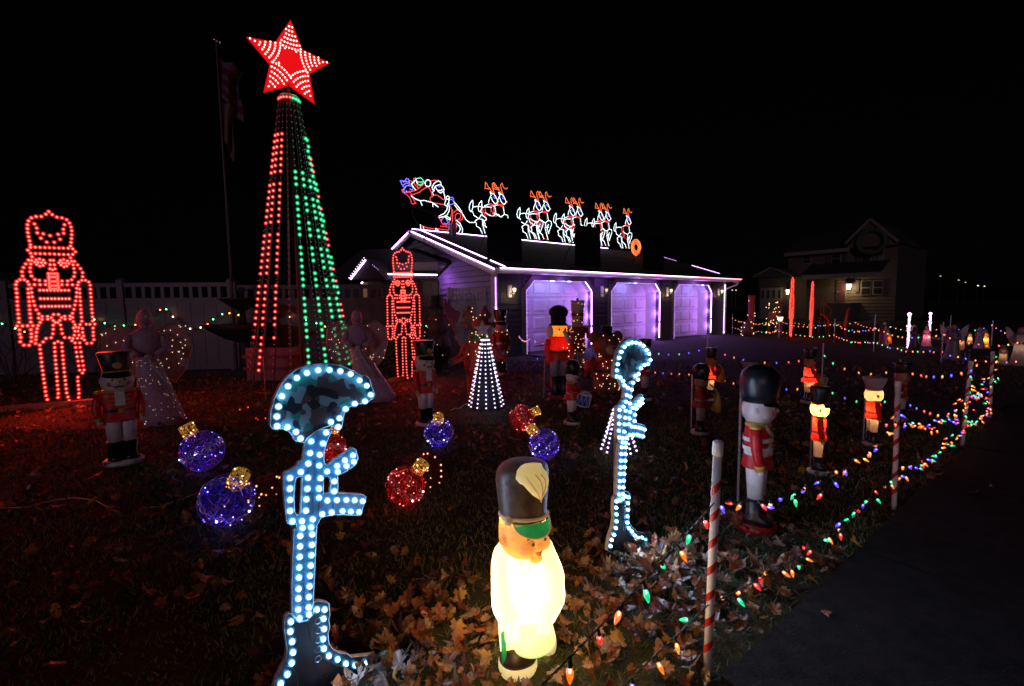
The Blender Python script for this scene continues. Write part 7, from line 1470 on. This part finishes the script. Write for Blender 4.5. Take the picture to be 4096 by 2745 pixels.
def leaf_geo(rr, s):
    k1, k2, f = rr.normal()*.5, abs(rr.normal())*.85+.15, rr.normal()*.4; n = len(OUT); th = rr.uniform(0, 2*PI)
    def P(x, y):
        x += rr.normal()*.02; z = k2*(x*x*.8+.3*(y-.3)**2)+k1*x*y+f*abs(x)+rr.normal()*.015; return Vector((x*(1-.25*k2), y-.2, z))*s
    mid = [(0, .75), (0, .35), (0, 0)]; vs = [P(*q) for q in OUT]+[P(0, .62), P(0, .25)]; a, b = n, n+1; fs = []
    for i in range(n):
        j = (i+1) % n; c = a if (OUT[i][1]+OUT[j][1])/2 > .58 and abs(OUT[i][0]) < .35 else b; fs.append((i, c, j) if True else (i, j, c))
    fs = [f_[::-1] for f_ in fs]; i1 = [i for i in range(n) if OUT[i] == (.16, .60)][0]; i2 = n-i1; fs += [(i1, a, b), (a, i2, b)]
    st = [Vector((0, -.48*s, .02*s)), Vector((.03*s, -.85*s, .10*s+rr.random()*.15*s))]; o = len(vs); vs += [st[0]+Vector((-.012*s, 0, 0)), st[0]+Vector((.012*s, 0, 0)), st[1]]; fs.append((o, o+1, o+2)); return vs, fs
TINT = [(.40, .15, .045), (.30, .10, .03), (.22, .075, .03), (.42, .22, .10), (.15, .06, .035), (.30, .17, .11), (.38, .27, .20), (.26, .06, .03), (.44, .24, .06), (.20, .10, .06)]
def with_tint(b, mtl, name, tints):
    me = b.mesh(name, mtl, False); ca = me.color_attributes.new('tint', 'FLOAT_COLOR', 'CORNER'); arr = np.ones((len(me.loops), 4), dtype=np.float32)
    cnt = np.array([len(f) for f in b.f]); arr[:, :3] = np.repeat(np.array(tints, dtype=np.float32), cnt, axis=0); ca.data.foreach_set('color', arr.ravel()); return me
rr = np.random.default_rng(99)
BL = [(G(2560, 2330), .38, 330), (G(1360, 2742), .30, 110), (G(1850, 2650), .45, 240), (G(2900, 2230), .5, 150), (G(1700, 2500), .5, 150), (G(2650, 2600), .35, 50), (G(3200, 2200), .4, 60), (G(2290, 2560), .35, 70)]
pos = []
def ok(x, y):
    p = Vector((x, y, 0)); s_ = (p-SA).dot(SN)
    return s_ < .0
for p, sd_, n in BL:
    for _ in range(int(n*.72)): pos.append((p.x+rr.normal()*sd_*.6, p.y+rr.normal()*sd_*.55, 1))
for _ in range(7500):
    y = 1.0+(rr.random()**.62)*9.5; x = rr.uniform(-1.25, 1.05)*y; pos.append((x, y, 0))
pos = [q for q in pos if ok(q[0], q[1]) or rr.random() < .06]
def clump(x, y): return math.sin(x*2.1+1.3*math.sin(y*1.7))+math.sin(y*2.6+x*.9+2)
pos = [q for q in pos if q[2] or clump(q[0], q[1]) > rr.uniform(-1.4, 1.7)]
hero_xy = hb and G(*hb)
pos = [q for q in pos if (Vector((q[0], q[1], 0))-hero_xy).length > .16 and q[1] > .8]
def shows(q):
    d = math.hypot(q[0], q[1]); v = RM.transposed() @ (Vector((q[0], q[1], 0))-CAMO)
    if v.z >= 0: return 1e9
    X = 2048+FPX*v.x/-v.z; Y = 1372.5-FPX*v.y/-v.z
    return d if (0 < X < 4096 and Y < 2740) else 1e3+d
pos.sort(key=shows)
LV = []
for k in range(20):
    b = MB(); vs, fs = (oval_geo if k % 4 == 3 else leaf_geo)(rr, 1.0); b.add(vs, fs); c = tuple(v*.85 for v in TINT[k % len(TINT)]); LV.append(with_tint(b, LM, 'leaf', [c]*len(fs)))
bulk = MB(); bt = []
for k, (x, y, pile) in enumerate(pos):
    s_ = rr.uniform(.030, .068); z = .020+s_*.18+(rr.random()*.045 if pile else rr.random()*.012); e = (rr.normal()*.45, rr.normal()*.45, rr.uniform(0, 2*PI))
    if rr.random() < .12: e = (e[0]+rr.choice([-1, 1])*1.1, e[1], e[2]); z += s_*.35
    if k < 300: inst(LV[int(rr.integers(20))], 'leaf', lawn, (x, y, z), e, s_)
    else:
        me = LV[int(rr.integers(20))]; Mx = Matrix.Translation((x, y, z)) @ Matrix.Rotation(e[2], 4, 'Z') @ Matrix.Rotation(e[0], 4, 'X') @ Matrix.Rotation(e[1], 4, 'Y') @ Matrix.Scale(s_, 4)
        fs = [tuple(p.vertices) for p in me.polygons]; bulk.add([Mx @ v.co for v in me.vertices], fs); c = TINT[int(rr.integers(len(TINT)))]; v_ = rr.uniform(.5, 1.0); bt += [tuple(q*v_ for q in c)]*len(fs)
lf = inst(with_tint(bulk, LM, 'fallen_leaves', bt), 'fallen_leaves', None); lf['kind'] = 'stuff'; tag(lf, 'dry brown maple leaves scattered over the lawn', 'leaves')
# grass blades
NG = 120000; yy = np.where(rr.random(NG) < .5, .95+(rr.random(NG)**.6)*4.6, 1.5+(rr.random(NG)**.55)*10); xx = rr.uniform(-1.25, 1.1, NG)*yy; keep = ((xx-SA.x)*SN.x+(yy-SA.y)*SN.y) < -.01; xx, yy = xx[keep], yy[keep]; n = len(xx)
hg = rr.uniform(.010, .034, n)*(1+.3*np.sin(xx*5)*np.sin(yy*4)); an = rr.uniform(0, 2*PI, n); le = rr.normal(size=(n, 2))*.018; w_ = .0013+.0006*yy
v = np.zeros((n, 5, 3)); cx1, cy1 = np.cos(an)*w_, np.sin(an)*w_
v[:, 0] = np.stack([xx-cx1, yy-cy1, np.zeros(n)], 1); v[:, 1] = np.stack([xx+cx1, yy+cy1, np.zeros(n)], 1)
v[:, 2] = np.stack([xx+cx1*.8+le[:, 0]*.4, yy+cy1*.8+le[:, 1]*.4, hg*.6], 1); v[:, 3] = np.stack([xx-cx1*.8+le[:, 0]*.4, yy-cy1*.8+le[:, 1]*.4, hg*.6], 1); v[:, 4] = np.stack([xx+le[:, 0], yy+le[:, 1], hg], 1)
me = bpy.data.meshes.new('grass'); me.vertices.add(n*5); me.vertices.foreach_set('co', v.reshape(-1)); idx = np.arange(n)[:, None]*5
loops = np.concatenate([idx+np.array([[0, 1, 2, 3]]), idx+np.array([[3, 2, 4]])], 1).reshape(-1); me.loops.add(n*7); me.loops.foreach_set('vertex_index', loops.astype(np.int32)); me.polygons.add(n*2)
st = np.stack([np.arange(n)*7, np.arange(n)*7+4], 1).reshape(-1); me.polygons.foreach_set('loop_start', st.astype(np.int32)); me.update(calc_edges=True)
gm_, N, L = nm('grass_blade'); o = N.new('ShaderNodeOutputMaterial'); b = N.new('ShaderNodeBsdfPrincipled'); b.inputs['Roughness'].default_value = .6; cr, _ = noise_mix(N, L, (.035, .065, .018), (.17, .13, .06), 7, .35, .7, 8); L.new(cr.outputs[0], b.inputs['Base Color']); L.new(b.outputs[0], o.inputs[0])
me.materials.append(gm_); go = inst(me, 'grass', None); go['kind'] = 'stuff'; tag(go, 'short worn grass of the front lawn', 'grass')
# cords
def cord(lab, px, r=.003, m_=None, seed=0): rr2 = np.random.default_rng(seed); P = [G(*q)+Vector((0, 0, .02+rr2.random()*.012)) for q in px]; t = MB(); t.tube([q-P[0] for q in walk(P, .05)], r, 5); o = t.build('extension_cord', m_ or mat('cord_pale', (.4, .38, .4), .5), None, loc=P[0]); tag(o, lab, 'cord', 'cords on the lawn')
cord('pale twisted cord lying from the nearest blue ornament toward the left', [(850, 1965), (760, 2000), (650, 2035), (560, 2052)], .003, seed=1)
cord('thin pale cord curving over the leaves at the far left', [(0, 2045), (110, 2042), (220, 2015), (300, 2002), (380, 2015), (450, 2055), (480, 2062)], .0025, seed=2)
cord('pale violet-lit cord curling at the foot of the white cone tree', [(1800, 1650), (1820, 1640), (1840, 1642), (1855, 1628), (1870, 1620)], .006, seed=3)
for o_ in list(COL.objects):
    if o_.type == 'LIGHT' and o_.data.energy == 0: bpy.data.objects.remove(o_)
